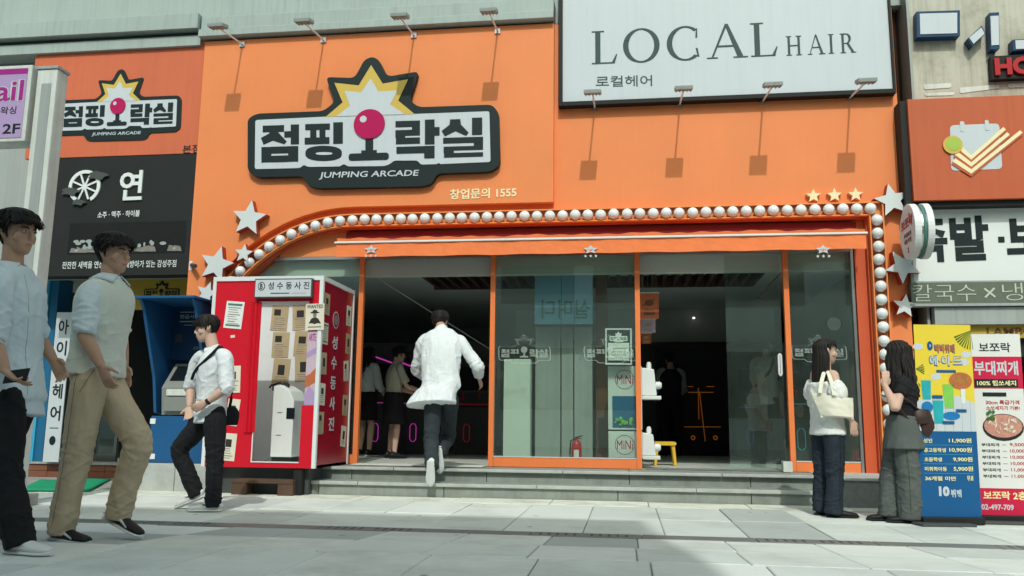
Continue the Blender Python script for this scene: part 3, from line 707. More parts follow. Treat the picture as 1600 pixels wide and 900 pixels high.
# ================================================================== photo booth
BY0, BY1 = -1.2, -.12
bxl = onY(325, 600, BY0).x; bxr = onY(497, 600, BY0).x; bz0 = LAND + .008; bz1 = onY(420, 432, BY0).z
pb = thing('photo_booth', 'red photo booth with white edges and old flyers, standing left of the doors', 'photo booth', ((bxl + bxr) / 2, -.6, LAND))
fx = lambda px: onY(px, 600, BY0).x
fz = lambda py: onY(420, py, BY0).z
T = .035
ox0, ox1 = fx(399), fx(477); oz0, oz1 = fz(721), fz(471)
mb = MB(); mb.box(bxl, ox0, BY0, BY0 + T, bz0, bz1 - .05); mb.build('front_panel', 'booth_red', pb)
mb = MB(); mb.box(ox0, bxr, BY0, BY0 + T, oz1, bz1 - .05); mb.build('header_panel', 'booth_red', pb)
for bx_ in ((ox1 - .03, bxr, BY0, BY0 + T, bz0, fz(633)), (ox1, bxr, BY0, BY0 + T, fz(517), oz1), (ox0, ox1 - .031, BY0, BY0 + T, bz0, oz0)):
    mb = MB(); mb.box(*bx_); mb.build('door_panel', 'booth_red', pb)
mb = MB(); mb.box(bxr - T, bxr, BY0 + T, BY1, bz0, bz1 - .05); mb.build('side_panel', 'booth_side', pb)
mb = MB(); mb.box(bxl, bxl + T, BY0 + T, BY1, bz0, bz1 - .05); mb.build('side_panel', 'booth_red', pb)
mb = MB(); mb.box(bxl + T, bxr - T, BY1 - T, BY1, bz0, bz1 - .05); mb.build('back_panel', 'booth_red', pb)
mb = MB(); mb.box(bxl + T, bxr - T, BY1 - T - .02, BY1 - T - .001, bz0 + .03, bz1 - .06); mb.box(bxl + T + .001, bxl + T + .02, BY0 + T, BY1 - T - .021, bz0 + .03, bz1 - .06); mb.box(bxr - T - .02, bxr - T - .001, BY0 + T + .01, BY1 - T - .021, bz0 + .03, bz1 - .06); mb.build('lining', 'bulb', pb)
mb = MB(); mb.box(bxl, bxr, BY0 + T, BY1, bz0, bz0 + .028); mb.build('floor', 'bulb', pb)
mb = MB(); mb.box(bxl + T, bxr - T, BY1 - .2, BY1, bz1 - .049, bz1 - .012); mb.build('roof_brace', 'white', pb)
for (x0, x1, y0, y1, z0, z1) in ((bxl - .012, bxr + .012, BY0 - .014, BY0 - .001, bz1 - .05, bz1), (bxr + .001, bxr + .014, BY0, BY1, bz1 - .05, bz1), (bxl - .014, bxl - .001, BY0, BY1, bz1 - .05, bz1),
                                 (bxr - .03, bxr + .012, BY0 - .014, BY0 - .001, bz0, bz1 - .051), (bxl - .012, bxl + .028, BY0 - .014, BY0 - .001, bz0, bz1 - .051), (bxr + .001, bxr + .014, BY1 - .035, BY1, bz0, bz1 - .051), (bxr + .001, bxr + .014, BY0, BY0 + .03, bz0, bz1 - .051)):
    mb = MB(); mb.box(x0, x1, y0, y1, z0, z1); mb.build('edge_trim', 'white', pb, bevel=.003)
mb = MB(); mb.box(ox0, ox0 + .012, BY0 - .006, BY0 - .0005, oz0, oz1); mb.box(ox0, ox1 - .03, BY0 - .006, BY0 - .0005, oz0 - .012, oz0); mb.build('opening_trim', 'white', pb)
mb = MB(); n = 14; v = []; f = []
for j, z in enumerate((oz1 - .01, oz1 - .9, fz(676))):
    for i in range(n + 1): v.append((fx(386) + .035 * 0 + i * .0095, BY0 - .02 + .012 * math.sin(i * 1.7 + j * .4), z))
for j in range(2):
    for i in range(n): f.append((j * (n + 1) + i, j * (n + 1) + i + 1, (j + 1) * (n + 1) + i + 1, (j + 1) * (n + 1) + i))
mb.add(v, f); mb.build('curtain', 'booth_red', pb, smooth=True)
mb = MB(); mb.box(bxl + .08, bxr - .1, BY0 + .12, -.662, .0, bz0 - .002); mb.build('base_frame', 'charcoal', pb, bevel=.012)
for x in (bxl + .06, bxr - .24):
    mb = MB(); mb.box(x, x + .1, BY0 + .02, BY0 + .115, .0, bz0 - .003); mb.build('foot', 'soft_black', pb, bevel=.01)
# signboard over the opening
sx0, sx1, sz0, sz1 = fx(393), fx(484), fz(467), fz(437)
mb = MB(); mb.box(sx0, sx1, BY0 - .07, BY0 - .016, sz0, sz1); sb = mb.build('signboard', 'charcoal', pb, bevel=.005)
pl = PL((sx0 + .012, BY0 - .0715, sz0 + .014), (sx1 - sx0 - .024, 0, 0), (0, 0, sz1 - sz0 - .028))
mb = MB(); pl.rect(mb, 0, 1, 0, 1, 0, .002); mb.build('sign_face', 'sign_white', sb)
mb = MB(); pl.text(mb, '성 수 동 사 진', .23, .97, .42, .86, .012, .0025); pl.rect(mb, .28, .62, .17, .22, .0025); pl.ell(mb, .11, .62, .065, .26, .0025); mb.build('lettering', 'ink', sb, kind='stuff')
mb = MB(); pl.ell(mb, .11, .62, .052, .21, .004); mb.build('seal', 'sign_white', sb); mb = MB(); pl.text(mb, 'B', .085, .135, .46, .78, .03, .0055); mb.build('seal_letter', 'ink', sb)
mb = MB(); pl.rect(mb, .66, .92, .16, .24, .0025); mb.build('red_print', 'poster_pink', sb)
# flyers on the front
def fl_front(px0, py0, px1, py1, tilt, kind, paper, seed, y=BY0):
    A = onY(px0, py1, y); w_ = onY(px1, py1, y).x - A.x; h = onY(px0, py0, y).z - A.z; c, s = math.cos(tilt), math.sin(tilt)
    return PL((A.x, y - .001, A.z), (w_ * c, 0, w_ * s), (-h * s, 0, h * c))
flyer(pb, fl_front(349, 470, 377, 512, -.08, 1, 0, 1), 1, 'paper_white', 1)
flyer(pb, fl_front(353, 572, 375, 614, .03, 0, 0, 2), 0, 'paper', 2)
flyer(pb, fl_front(351, 622, 370, 664, -.10, 0, 0, 3), 3, 'paper', 3)
flyer(pb, fl_front(344, 676, 366, 719, -.06, 0, 0, 4), 0, 'paper', 4)
mb = MB(); PL((fx(356), BY0 - .001, fz(528)), (.05, 0, .006), (-.004, 0, .03)).rect(mb, 0, 1, 0, 1); mb.build('sticker', 'paper', pb)
# wanted poster
wp = fl_front(477, 475, 506, 516, .02, 0, 0, 9, BY0 - .018)
mb = MB(); wp.rect(mb, 0, 1, 0, 1, .0012, .002); wo_ = mb.build('wanted_poster', 'paper', pb)
mb = MB(); wp.text(mb, 'WANTED', .06, .94, .82, .96, .02, .0035); wp.ell(mb, .5, .66, .25, .035, .0036); wp.ell(mb, .5, .70, .13, .07, .0038)
wp.poly(mb, [(.18, .24), (.30, .42), (.42, .47), (.58, .47), (.70, .42), (.84, .24), (.66, .26), (.5, .22), (.34, .26)], .0036); wp.rect(mb, .14, .86, .10, .13, .0036)
mb.build('print', 'print_dark', wo_, kind='stuff')
mb = MB(); wp.ell(mb, .5, .56, .10, .10, .0034); mb.build('face_print', 'print_grey', wo_)
# pale poster in the side window, with pink and orange fields
wq = PL((fx(477), BY0 - .002, fz(632)), (bxr - .032 - fx(477), 0, 0), (0, 0, fz(517) - fz(632)))
mb = MB(); wq.rect(mb, 0, 1, 0, 1, 0, .002); ww = mb.build('window_poster', 'poster_pink', pb)
mb = MB(); wq.poly(mb, [(0, .22), (1, .30), (1, .50), (.5, .42), (0, .38)], .0025); mb.build('print', 'poster_orange', ww, kind='stuff')
mb = MB(); wq.poly(mb, [(0, .62), (1, .70), (1, .78), (0, .70)], .0025); wq.poly(mb, [(0, 0), (1, 0), (1, .16), (.4, .26), (0, .12)], .0025); mb.build('print', 'sign_purple', ww, kind='stuff')
mb = MB(); wq.text(mb, 'ARTE', .15, .85, .86, .96, .02, .0025); mb.build('lettering', 'purple_text', ww, kind='stuff')
# flyers on the inside wall
k = 0
for cx_, cy_ in ((422, 480), (457, 480), (424, 522), (458, 520), (424, 563), (461, 560)):
    A = onY(cx_, cy_ + 36, BY1 - T - .024); s = 1.0
    t = (-.05, .04, -.02, -.04, -.06, .05)[k]; pl = PL((A.x, A.y, A.z), (.215 * math.cos(t), 0, .215 * math.sin(t)), (-.31 * math.sin(t), 0, .31 * math.cos(t))); flyer(pb, pl, (2, 0, 2, 0, 3, 3)[k], 'paper_aged', 20 + k); k += 1
# side panel: emblem, vertical lettering, flyers
def side(yc, zc, w_, h, t=0.0):
    c, s = math.cos(t), math.sin(t); return PL((bxr + .002, yc - w_ / 2, zc - h / 2), (0, w_ * c, w_ * s), (0, -h * s, h * c))
sd = lambda f_: BY0 + (BY1 - BY0) * f_
H_ = bz1 - bz0
pl = side(sd(.43), bz0 + H_ * .79, .20, .20); mb = MB(); pl.ell(mb, .5, .5, .5, .5, .001); em = mb.build('emblem', 'sign_white', pb)
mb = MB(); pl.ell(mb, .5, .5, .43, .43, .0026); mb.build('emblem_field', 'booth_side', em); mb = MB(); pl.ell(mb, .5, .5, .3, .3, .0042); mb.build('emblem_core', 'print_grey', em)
mb = MB()
for i, ch in enumerate('성수동사진'):
    side(sd(.43), bz0 + H_ * (.665 - .11 * i), .17, .15).text(mb, ch, 0, 1, 0, 1, .02, .001, .002)
mb.build('vertical_lettering', 'sign_white', pb)
for i, (f_, g_, t, kd) in enumerate(((.14, .86, -.03, 0), (.13, .70, .0, 1), (.13, .54, .03, 3), (.12, .38, -.02, 0), (.12, .23, .0, 2), (.85, .84, .02, 0), (.86, .68, .0, 3), (.84, .52, .1, 2), (.84, .33, .0, 0), (.82, .16, -.08, 3))):
    flyer(pb, side(sd(f_), bz0 + H_ * g_, .17, .24, t), kd, ('paper_aged', 'paper')[i % 2], 40 + i)
# kiosk inside the booth
kx0, kx1 = fx(402) + .06, fx(440) + .03; ky = BY0 + .30
kz1 = onY(420, 603, ky).z
ko = thing('photo_printer', 'white freestanding photo printer kiosk inside the red booth', 'kiosk', ((kx0 + kx1) / 2, ky + .2, bz0 + .03))
mb = MB(); v = [(kx0, kz1), (kx0 + .08, kz1 + .015), (kx1 - .06, kz1 - .05), (kx1, kz1 - .16), (kx1, bz0 + .10), (kx0, bz0 + .10)]
mb.prism([(a, b) for a, b in v], ky, ky + .4); mb.build('cabinet', 'machine_white', ko, bevel=.012)
mb = MB(); mb.box(kx0 + .01, kx1 - .01, ky + .02, ky + .38, bz0 + .03, bz0 + .099); mb.build('base', 'soft_black', ko)
mb = MB(); mb.box(kx0 + .17, kx0 + .265, ky - .006, ky - .0005, onY(420, 654, ky).z, onY(420, 637, ky).z); mb.build('screen', 'screen', ko)
for q, z in enumerate((kz1 - .30, kz1 - .55)):
    mb = MB(); mb.box(kx0 + .06, kx0 + .12, ky - .004, ky - .0005, z, z + .006); mb.build('slot', 'charcoal', ko)
# black camera arm
cs = thing('camera_stand', 'black jointed camera stand beside the white kiosk in the booth', 'camera stand', (kx1 + .08, ky + .2, bz0 + .03))
yy = ky + .12; q = lambda a, b: onY(a, b, yy)
mb = MB(); mb.tube([Vector((q(444, 700).x, yy, bz0 + .04)), q(444, 640), q(446, 605)], .014, 10); mb.build('pole', 'black', cs)
mb = MB(); mb.tube([q(446, 605), q(438, 598), q(424, 602), q(421, 606)], .012, 8); mb.build('arm', 'black', cs)
mb = MB(); mb.lathe(tuple(q(446, 603)), [(.03, -.02), (.045, -.01), (.045, .02), (.03, .03)], 16, 'y'); mb.build('joint', 'soft_black', cs, smooth=True)
mb = MB(); c = q(433, 606); mb.box(c.x - .05, c.x + .05, yy - .03, yy + .03, c.z - .035, c.z + .03); mb.build('camera', 'black', cs, bevel=.01)
mb = MB(); mb.lathe((q(444, 700).x, yy, bz0 + .03), [(.12, 0), (.12, .012), (.03, .03)], 16); mb.build('foot', 'black', cs)
# ================================================================== low wooden step
p0 = onZ(360, 774, 0); p1 = onZ(457, 775, 0); yw = -1.26
xa, xb = onY(361, 765, yw).x, onY(457, 765, yw).x
ws = thing('wooden_step', 'low dark wooden box step on the pavement below the photo booth', 'step', ((xa + xb) / 2, yw, 0))
for k in range(3):
    mb = MB(); mb.box(xa, xb, yw + k * .09, yw + k * .09 + .084, .125, .165 + .002 * k); mb.build('plank', 'wood_old', ws, bevel=.004)
for x in (xa, xb - .17): mb = MB(); mb.box(x, x + .17, yw + .006, yw + .25, .0, .124); mb.build('end_block', 'wood_old', ws, bevel=.004)
mb = MB(); mb.box(xa + .171, xb - .171, yw + .21, yw + .24, .01, .124); mb.build('back_board', 'wood_old', ws)
# ================================================================== cash machine
AYF = -.93; ax = lambda px: onY(px, 700, AYF).x; az = lambda py: onY(265, py, AYF).z
at = thing('cash_machine', 'blue outdoor cash machine kiosk with hooded top, between the walkers', 'cash machine', (ax(268), -.6, .30))
X0, X1 = ax(231), ax(316); Z0, Z1 = .303, onY(240, 462, AYF - .45).z; XT0 = ax(231) - .03
mb = MB(); mb.box(X0, X1, AYF + .02, -.15, Z0, az(650)); mb.build('base_cabinet', 'blue_paint', at, bevel=.006)
mb = MB(); mb.box(X0 + .03, X1 - .03, AYF + .30, -.15, az(650), Z1 - .04); mb.build('back_cabinet', 'blue_dark', at)
for s, xw in ((0, X0), (1, X1 - .035)):
    mb = MB(); z5 = az(590)
    pr = [(AYF - .42, Z1 - .03), (AYF - .34, Z1 - .12), (AYF - .02, z5), (AYF + .06, az(645)), (AYF + .299, az(649)), (AYF + .299, Z1 - .03)]
    n = len(pr); mb.add([(xw, a, b) for a, b in pr] + [(xw + .035, a, b) for a, b in pr], [tuple(range(n)), tuple(range(2 * n - 1, n - 1, -1))] + [((i + 1) % n, i, n + i, n + (i + 1) % n) for i in range(n)]); mb.build('side_wing', 'blue_paint', at, bevel=.004)
mb = MB(); mb.box(X0 - .03, X1 + .03, AYF - .46, -.15, Z1 - .029, Z1); mb.build('hood', 'blue_paint', at, bevel=.006)
mb = MB(); mb.box(X0 + .036, X1 - .036, AYF + .25, AYF + .299, az(560), Z1 - .03); hd = mb.build('header_screen', 'blue_dark', at)
pl = PL((X0 + .05, AYF + .248, az(560)), (X1 - X0 - .1, 0, 0), (0, 0, Z1 - .05 - az(560)))
mb = MB(); pl.text(mb, '현금서비스 24', .15, .85, .80, .88, .01, .001); pl.rect(mb, .15, .85, .92, .935); pl.rect(mb, .15, .85, .735, .755); pl.rect(mb, .25, .80, .67, .68); mb.build('lettering', 'sign_white', hd, kind='stuff')
mb = MB(); pl.rect(mb, .62, .9, .36, .56); pl.rect(mb, .08, .24, .34, .5); mb.build('notice', 'charcoal', hd); mb = MB(); pl.text(mb, 'ATM SERVICE', .5, .95, .2, .26, .01, .001); mb.build('lettering', 'grey_paint', hd, kind='stuff')
cx0, cx1 = ax(247), ax(300)
mb = MB(); v = [(cx0, AYF + .249, az(566)), (cx1, AYF + .249, az(566)), (cx1, AYF + .02, az(600)), (cx0, AYF + .02, az(600))]
zb_ = az(648); mb.add(v + [(cx1, AYF - .02, az(606)), (cx0, AYF - .02, az(606)), (cx1, AYF + .02, zb_), (cx0, AYF + .02, zb_), (cx0, AYF + .249, zb_), (cx1, AYF + .249, zb_)], [(0, 1, 2, 3), (3, 2, 4, 5), (5, 4, 6, 7), (7, 6, 9, 8), (1, 0, 8, 9), (0, 3, 5, 7, 8), (2, 1, 9, 6, 4)]); con = mb.build('console', 'atm_grey', at)
U = Vector((cx1 - cx0, 0, 0)); pl = PL((cx0, AYF + .02, az(600)), U, (0, .229, az(566) - az(600)))
mb = MB(); pl.rect(mb, .12, .88, .15, .85, .002, .004); mb.build('screen', 'screen', con)
mb = MB()
for i in range(4):
    for j in range(3): pl.rect(mb, .55 + i * .075, .605 + i * .075, .22 + j * .16, .33 + j * .16, .007, .004)
mb.build('key', 'steel', con)
pl = PL((cx0, AYF - .019, az(630)), U, (0, -.001, az(606) - az(630)))
mb = MB(); pl.rect(mb, .16, .84, .5, .92, .003, .006); mb.build('cash_tray', 'white_dirty', con)
mb = MB(); pl.rect(mb, .1, .9, -.5, .42, .002, .003); mb.build('lower_cover', 'atm_grey', con, bevel=.003)
for (px, py, s) in ((236, 658, .055), (233, 713, .07)):
    p = onY(px, py, AYF + .018); mb = MB(); mb.box(p.x - .01, p.x + s, AYF + .015, AYF + .0195, p.z - .03, p.z + .03); mb.build('sticker', 'paper_white', at)
# ================================================================== left-hand buildings
LY = -.12
lb = thing('neighbour_building', 'shaded shopfront left of the arcade with recessed porch and grey cornice', 'building', (-7, .6, 0))
mb = MB(); mb.box(-14, FX0 - .02, .06, .2, 2.62, FT + .1); mb.build('upper_wall', 'grey_paint', lb)
mb = MB(); mb.box(-14, FX0 - .07, -.22, .055, FT - .08, FT + .06); mb.build('cornice', 'cornice', lb, bevel=.006)
mb = MB(); mb.box(-14, FX0 - .075, -.17, .055, FT + .065, FT + .12); mb.build('cornice_shadow_gap', 'charcoal', lb)
mb = MB(); mb.box(-14, FX0 - .08, -.30, .055, FT + .125, FT + .34); mb.build('gutter', 'cornice', lb, bevel=.006)
mb = MB(); mb.box(-14, FX0 - .02, 2.0, 2.1, 0, 2.8); mb.build('back_wall', 'soft_black', lb)
mb = MB(); mb.box(-14, FX0 - .02, .21, 2.0, 2.74, 2.83); mb.build('porch_ceiling', 'int_wall', lb)
mb = MB(); mb.box(-14, -5.64, -.985, .62, -.05, .003); mb.build('porch_floor', 'concrete', lb)
for k in range(12):
    x = -5.66 - (k + 1) * .42
    for j in range(2): mb = MB(); mb.box(x + .21 * j * 0, x + .415, .62, .74, .004 + j * .085, .085 + j * .085); mb.build('step_brick', 'brick_red', lb, bevel=.004)
mb = MB(); mb.box(-14, -5.64, .60, 2.0, .175, .205); mb.build('step_cap', 'concrete', lb, bevel=.004)
# blue pillars
zt = 2.73
for (a, b, mname, yy) in ((66, 79, 'blue_light', .60), (79, 94, 'blue_deep', .63)):
    x0 = onY(a, 432, yy).x; x1 = onY(b, 432, yy).x; mb = MB(); mb.box(x0 + .002, x1 - .002, yy, yy + .3, .206, zt); mb.build('door_pillar', mname, lb, bevel=.004)
# glass door with dark frame behind
for px0, px1 in ((112, 150), (152, 190)):
    x0, x1 = onY(px0, 600, .9).x, onY(px1, 600, .9).x
    mb = MB(); mb.box(x0, x0 + .04, .9, .95, .21, 2.38); mb.box(x1 - .04, x1, .9, .95, .21, 2.38); mb.box(x0 + .041, x1 - .041, .9, .95, .21, .30); mb.box(x0 + .041, x1 - .041, .9, .95, 2.28, 2.38); dr = mb.build('door', 'charcoal', lb)
    mb = MB(); mb.box(x0 + .041, x1 - .041, .92, .93, .301, 2.279); mb.build('door_pane', 'glass', dr)
# mustard board with a small logo
x0, z0 = xz(190, 484, .35); x1, z1 = xz(306, 430, .35); ms = thing('mustard_board', 'dim mustard yellow board with a small dark logo above the cash machine', 'sign', ((x0 + x1) / 2, .35, z0))
mb = MB(); mb.box(x0, x1, .35, .38, z0, min(z1, 2.73)); mb.build('board', 'mustard', ms)
(a0, c0), (a1, c1) = xz(224, 470, .345), xz(282, 438, .345); Tl = logo_xf((a0, a1, c0, c1))
mb = MB(); mb.prism(Tl(LOGO['outer']), .342, .3495); mb.build('logo', 'ink', ms); mb = MB(); mb.prism(Tl(LOGO['white']), .338, .3415); mb.prism(Tl(LOGO['star_in']), .337, .3413); mb.build('logo_face', 'mustard', ms)
mb = MB(); strokes(mb, [Tl(p) for p in LOGO['letters']], .3375, .002, .0003); mb.prism(Tl(LOGO['ball']), .334, .3374); mb.build('lettering', 'ink', ms, kind='stuff')
# vertical white shop banner
x0 = onY(89, 490, .5).x; x1 = onY(113, 490, .5).x; z1 = onY(100, 488, .5).z; z0 = onY(85, 722, .5).z
vb = thing('vertical_banner', 'narrow white vertical shop banner with black letters beside the blue pillar', 'banner', (x0, .5, z0))
mb = MB(); mb.box(x0, x1, .50, .515, z0, z1); mb.build('sheet', 'sign_white', vb)
mb = MB(); pl = PL((x0, .4985, z0), (x1 - x0, 0, 0), (0, 0, z1 - z0))
for i, ch in enumerate('아이미헤어'): pl.text(mb, ch, .2, .85, .85 - .145 * i, .95 - .145 * i, .02, .0005)
pl.rect(mb, .25, .8, .22, .225); pl.ell(mb, .5, .14, .2, .03); mb.build('lettering', 'ink', vb, kind='stuff')
# left orange panel with the small logo
op = thing('arcade_panel_sign', 'dull-orange sign panel with the smaller arcade logo, top left', 'sign', (-6.5, LY, 4))
x0 = onY(48, 200, LY).x; x1 = FX0 - .03; z1 = onY(320, 63, LY).z; z0 = onY(316, 241, LY).z
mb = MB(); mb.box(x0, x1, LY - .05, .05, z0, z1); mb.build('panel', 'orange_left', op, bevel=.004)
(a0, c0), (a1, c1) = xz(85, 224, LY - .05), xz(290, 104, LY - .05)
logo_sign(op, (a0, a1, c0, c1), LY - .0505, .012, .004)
mb = MB(); text(mb, '본점', 285, 240, 312, 238.5, 13, LY - .0505, .012, .003); mb.build('branch_lettering', 'ink', op)
# black bar sign
bs_ = thing('bar_sign', 'black bar signboard with white wheel and one big white Korean syllable', 'sign', (-6.2, LY, 2.5))
x1 = onY(309, 330, LY - .06).x; z1 = z0 - .012; zb0 = onY(300, 429, LY - .06).z; x0b = onY(70, 330, LY).x
mb = MB(); mb.box(x0b, x1, LY - .06, .05, zb0, z1); mb.build('panel', 'soft_black', bs_, bevel=.004)
yS = LY - .0605
wc = xz(133, 292, yS); R0 = .225
mb = MB(); ang = [rad(-60 + 300 * i / 28) for i in range(29)]
mb.strip([(wc[0] + R0 * .80 * math.cos(a_), wc[1] + R0 * .80 * math.sin(a_)) for a_ in ang], [(wc[0] + R0 * math.cos(a_), wc[1] + R0 * math.sin(a_)) for a_ in ang], yS - .02, yS, False)
mb.build('wheel_rim', 'white', bs_)
mb = MB()
for i in range(4):
    a_ = rad(22 + 45 * i); d_ = Vector((math.cos(a_), 0, math.sin(a_))); mb.obox((wc[0], yS - .008 - .001 * i, wc[1]), d_, (0, 1, 0), (-d_.z, 0, d_.x), R0 * .82, .006, .012)
mb.build('wheel_spoke', 'white', bs_)
for (px, py, s) in ((155, 275, .13), (112, 300, .12), (125, 317, .09)):
    p = xz(px, py, yS); mb = MB(); mb.prism([(p[0] + s * (1 + .22 * math.cos(5 * t)) * math.cos(t), p[1] + s * .42 * (1 + .2 * math.sin(4 * t)) * math.sin(t)) for t in [2 * math.pi * i / 30 for i in range(30)]], yS - .032, yS - .0215); mb.build('cloud', 'charcoal', bs_)
mb = MB(); text(mb, '연', 186, 314, 222, 312.5, 46, yS, .018, .02); mb.build('lettering', 'white', bs_, kind='stuff')
mb = MB(); text(mb, '소주 · 맥주 · 하이볼', 152, 341, 218, 338, 10, yS, .012, .002); text(mb, '잔잔한 새벽을 연상케하는 물레방아가 있는 감성주점', 97, 420, 275, 417, 11, yS, .006, .002); mb.build('small_lettering', 'white', bs_, kind='stuff')
(a0, c0), (a1, c1) = xz(105, 398, yS), xz(292, 345, yS); pl = PL((a0, yS, c0), (a1 - a0, 0, 0), (0, 0, c1 - c0)); rr = random.Random(5)
mb = MB(); pl.rect(mb, 0, 1, 0, 1, .0005); ph = mb.build('photo_print', 'black', bs_)
mb = MB()
for i in range(26): u = rr.uniform(.05, .95); hh = rr.uniform(.03, .10); pl.poly(mb, [(u - rr.uniform(.02, .06), .06 + .02 * rr.random()), (u + rr.uniform(.02, .06), .05), (u + rr.uniform(0, .04), .06 + hh * 1.6), (u - .02, .06 + hh * 2)], .002 + i * .0002, .0006)
mb.build('glassware_print', 'print_grey', ph, kind='stuff')
mb = MB()
for i in range(20): u = rr.choice((rr.uniform(.55, .92), rr.uniform(.05, .2))); pl.ell(mb, u, rr.uniform(.12, .42), rr.uniform(.008, .03), rr.uniform(.03, .08), .008 + i * .0002, .0006, 9)
mb.build('cloudy_print', 'grey_paint', ph, kind='stuff')
mb = MB(); pl.ell(mb, .46, .55, .016, .10, .014, .001, 8); pl.ell(mb, .48, .42, .012, .07, .0145, .001, 8); mb.build('flower_print', 'yellow', ph)
# small security camera on the corner
p = onY(300, 414, -.25); sc_ = thing('security_camera', 'small grey security camera on a white bracket at the corner of the black sign', 'camera', (p.x, -.2, p.z))
mb = MB(); mb.box(p.x - .06, p.x - .02, -.21, -.185, p.z - .06, p.z + .06); mb.build('bracket', 'white', sc_)
mb = MB(); mb.tube([(p.x - .03, -.21, p.z + .01), (p.x + .0, -.25, p.z), (p.x + .09, -.33, p.z - .03)], [.02, .026, .026], 12); mb.build('body', 'charcoal', sc_, smooth=True)
# green mat
g = [onZ(30, 768, .006), onZ(62, 751.5, .006), onZ(173, 750, .006), onZ(140, 768.5, .006)]
mb = MB(); n = 12; v = []; f = []
for j in range(n + 1):
    for i in range(n + 1):
        a_, b_ = i / n, j / n; p = (g[0] * (1 - a_) + g[3] * a_) * (1 - b_) + (g[1] * (1 - a_) + g[2] * a_) * b_
        v.append((p.x, p.y, .014 + .006 * math.sin(a_ * 7) * math.sin(b_ * 5)))
for j in range(n):
    for i in range(n): f.append((j * (n + 1) + i, j * (n + 1) + i + 1, (j + 1) * (n + 1) + i + 1, (j + 1) * (n + 1) + i))
mb.add(v, f); gm = mb.build('green_mat', 'green_mat', None, 'bright green door mat lying in the porch at far left', 'mat', smooth=True); md = gm.modifiers.new('t', 'SOLIDIFY'); md.thickness = .012
# far-left blue glass front
bgx = thing('blue_building', 'blue glass building at the far left edge behind the sign post', 'building', (-9.5, .9, 0))
bx1 = onY(50, 280, .9).x
mb = MB(); mb.box(-14, bx1, .85, 1.0, 2.5, 5.7); mb.build('wall', 'blue_dark', bgx)
for i in range(4):
    for j in range(4):
        xa = bx1 - .05 - (i + 1) * .78; za = 2.6 + j * .76; mb = MB(); mb.box(xa, xa + .74, .835, .849, za, za + (.70 if j % 2 else .42)); mb.build('blue_pane', 'blue_light', bgx)
p = onY(10, 352, .7); 
# sign post with purple sign box
PYp = -2.92; x1 = onY(90, 200, PYp).x + .0; 
x1 = onY(88, 130, PYp).x; x0 = onY(57, 130, PYp).x; zt = onY(75, 108, PYp).z
sp = thing('sign_post', 'tall square grey-white sign post on a block base at far left', 'post', ((x0 + x1) / 2, PYp + .1, 0))
mb = MB(); mb.box(x0, x1, PYp, PYp + .16, .11, zt); mb.build('column', 'white_dirty', sp, bevel=.012)
mb = MB(); mb.box(x0 - .012, x1 + .012, PYp - .012, PYp + .172, zt, zt + .03); mb.build('cap', 'grey_paint', sp, bevel=.004)
mb = MB(); mb.box(x0 - .06, x1 + .08, PYp - .06, PYp + .22, 0, .109); mb.build('base_block', 'concrete', sp, bevel=.012)
mb = MB(); mb.box(x0 + .06, x1 - .05, PYp - .006, PYp - .0005, .3, zt - .15); mb.build('groove', 'grey_paint', sp)
ps = thing('purple_sign_box', 'lilac nail and waxing sign box fixed to the sign post, cut by the picture edge', 'sign', (x0 - .5, PYp, 3))
za, zb_ = onY(20, 222, PYp).z, onY(20, 104, PYp).z; xr = onY(47, 160, PYp).x
mb = MB(); mb.box(xr - 1.2, xr, PYp - .02, PYp + .2, za, zb_); mb.build('frame', 'white_dirty', ps, bevel=.008)
pl = PL((xr - 1.16, PYp - .022, za + .035), (1.12, 0, 0), (0, 0, zb_ - za - .07))
mb = MB(); pl.rect(mb, 0, 1, 0, 1, 0, .003); mb.build('face', 'sign_purple', ps)
mb = MB(); pl.text(mb, 'nail', .55, .985, .52, .84, .05, .0035); mb.build('big_lettering', 'sign_white', ps, kind='stuff'); mb = MB(); pl.text(mb, 'nail', .56, .98, .53, .83, .015, .0055); pl.rect(mb, 0, 1, .92, 1, .0036); mb.build('lettering', 'purple_text', ps, kind='stuff')
mb = MB(); pl.text(mb, '왁싱', .78, .93, .34, .45, .01, .0035); pl.text(mb, '2F', .82, .985, .06, .2, .02, .0035); mb.build('floor_lettering', 'ink', ps, kind='stuff')
# ================================================================== right-hand building
RX0 = FX1 + .22; rb = thing('restaurant_building', 'weathered beige building right of the arcade with dark doorway', 'building', (5, .5, 0))
mb = MB(); mb.box(FX1 + .005, RX0, .25, .4, 0, 8); mb.build('gap_wall', 'pillar_brown', rb)
mb = MB(); mb.box(RX0 - .02, 14, -.08, .4, 3.2, 8); mb.build('upper_wall', 'beige_wall', rb)
mb = MB(); mb.box(RX0 - .05, RX0 - .021, -.10, .35, 0, 8); mb.build('corner_trim', 'grey_paint', rb)
for k, x in enumerate((FX1 + .05, FX1 + .09, FX1 + .14)):
    mb = MB(); mb.tube([(x, .2, 0), (x + .01, .19, 2), (x - .01, .18, 4), (x + .015, .2, 5), (x, .19, 8)], .009, 6); mb.build('cable', 'soft_black', rb, smooth=True)
mb = MB(); mb.box(RX0 - .02, 14, 2.4, 2.5, 0, 3.2); mb.build('dark_doorway', 'black', rb); mb = MB(); mb.box(RX0 - .02, 14, .4, 2.4, 3.1, 3.2); mb.build('doorway_ceiling', 'soft_black', rb)
mb = MB(); mb.box(RX0 - .02, RX0 + .10, -.06, 2.4, 0, 3.19); mb.build('door_jamb', 'soft_black', rb)
mb = MB(); mb.box(RX0 - .02, 14, -.9, .4, -.05, .05); mb.build('door_step', 'wood_old', rb, bevel=.008)
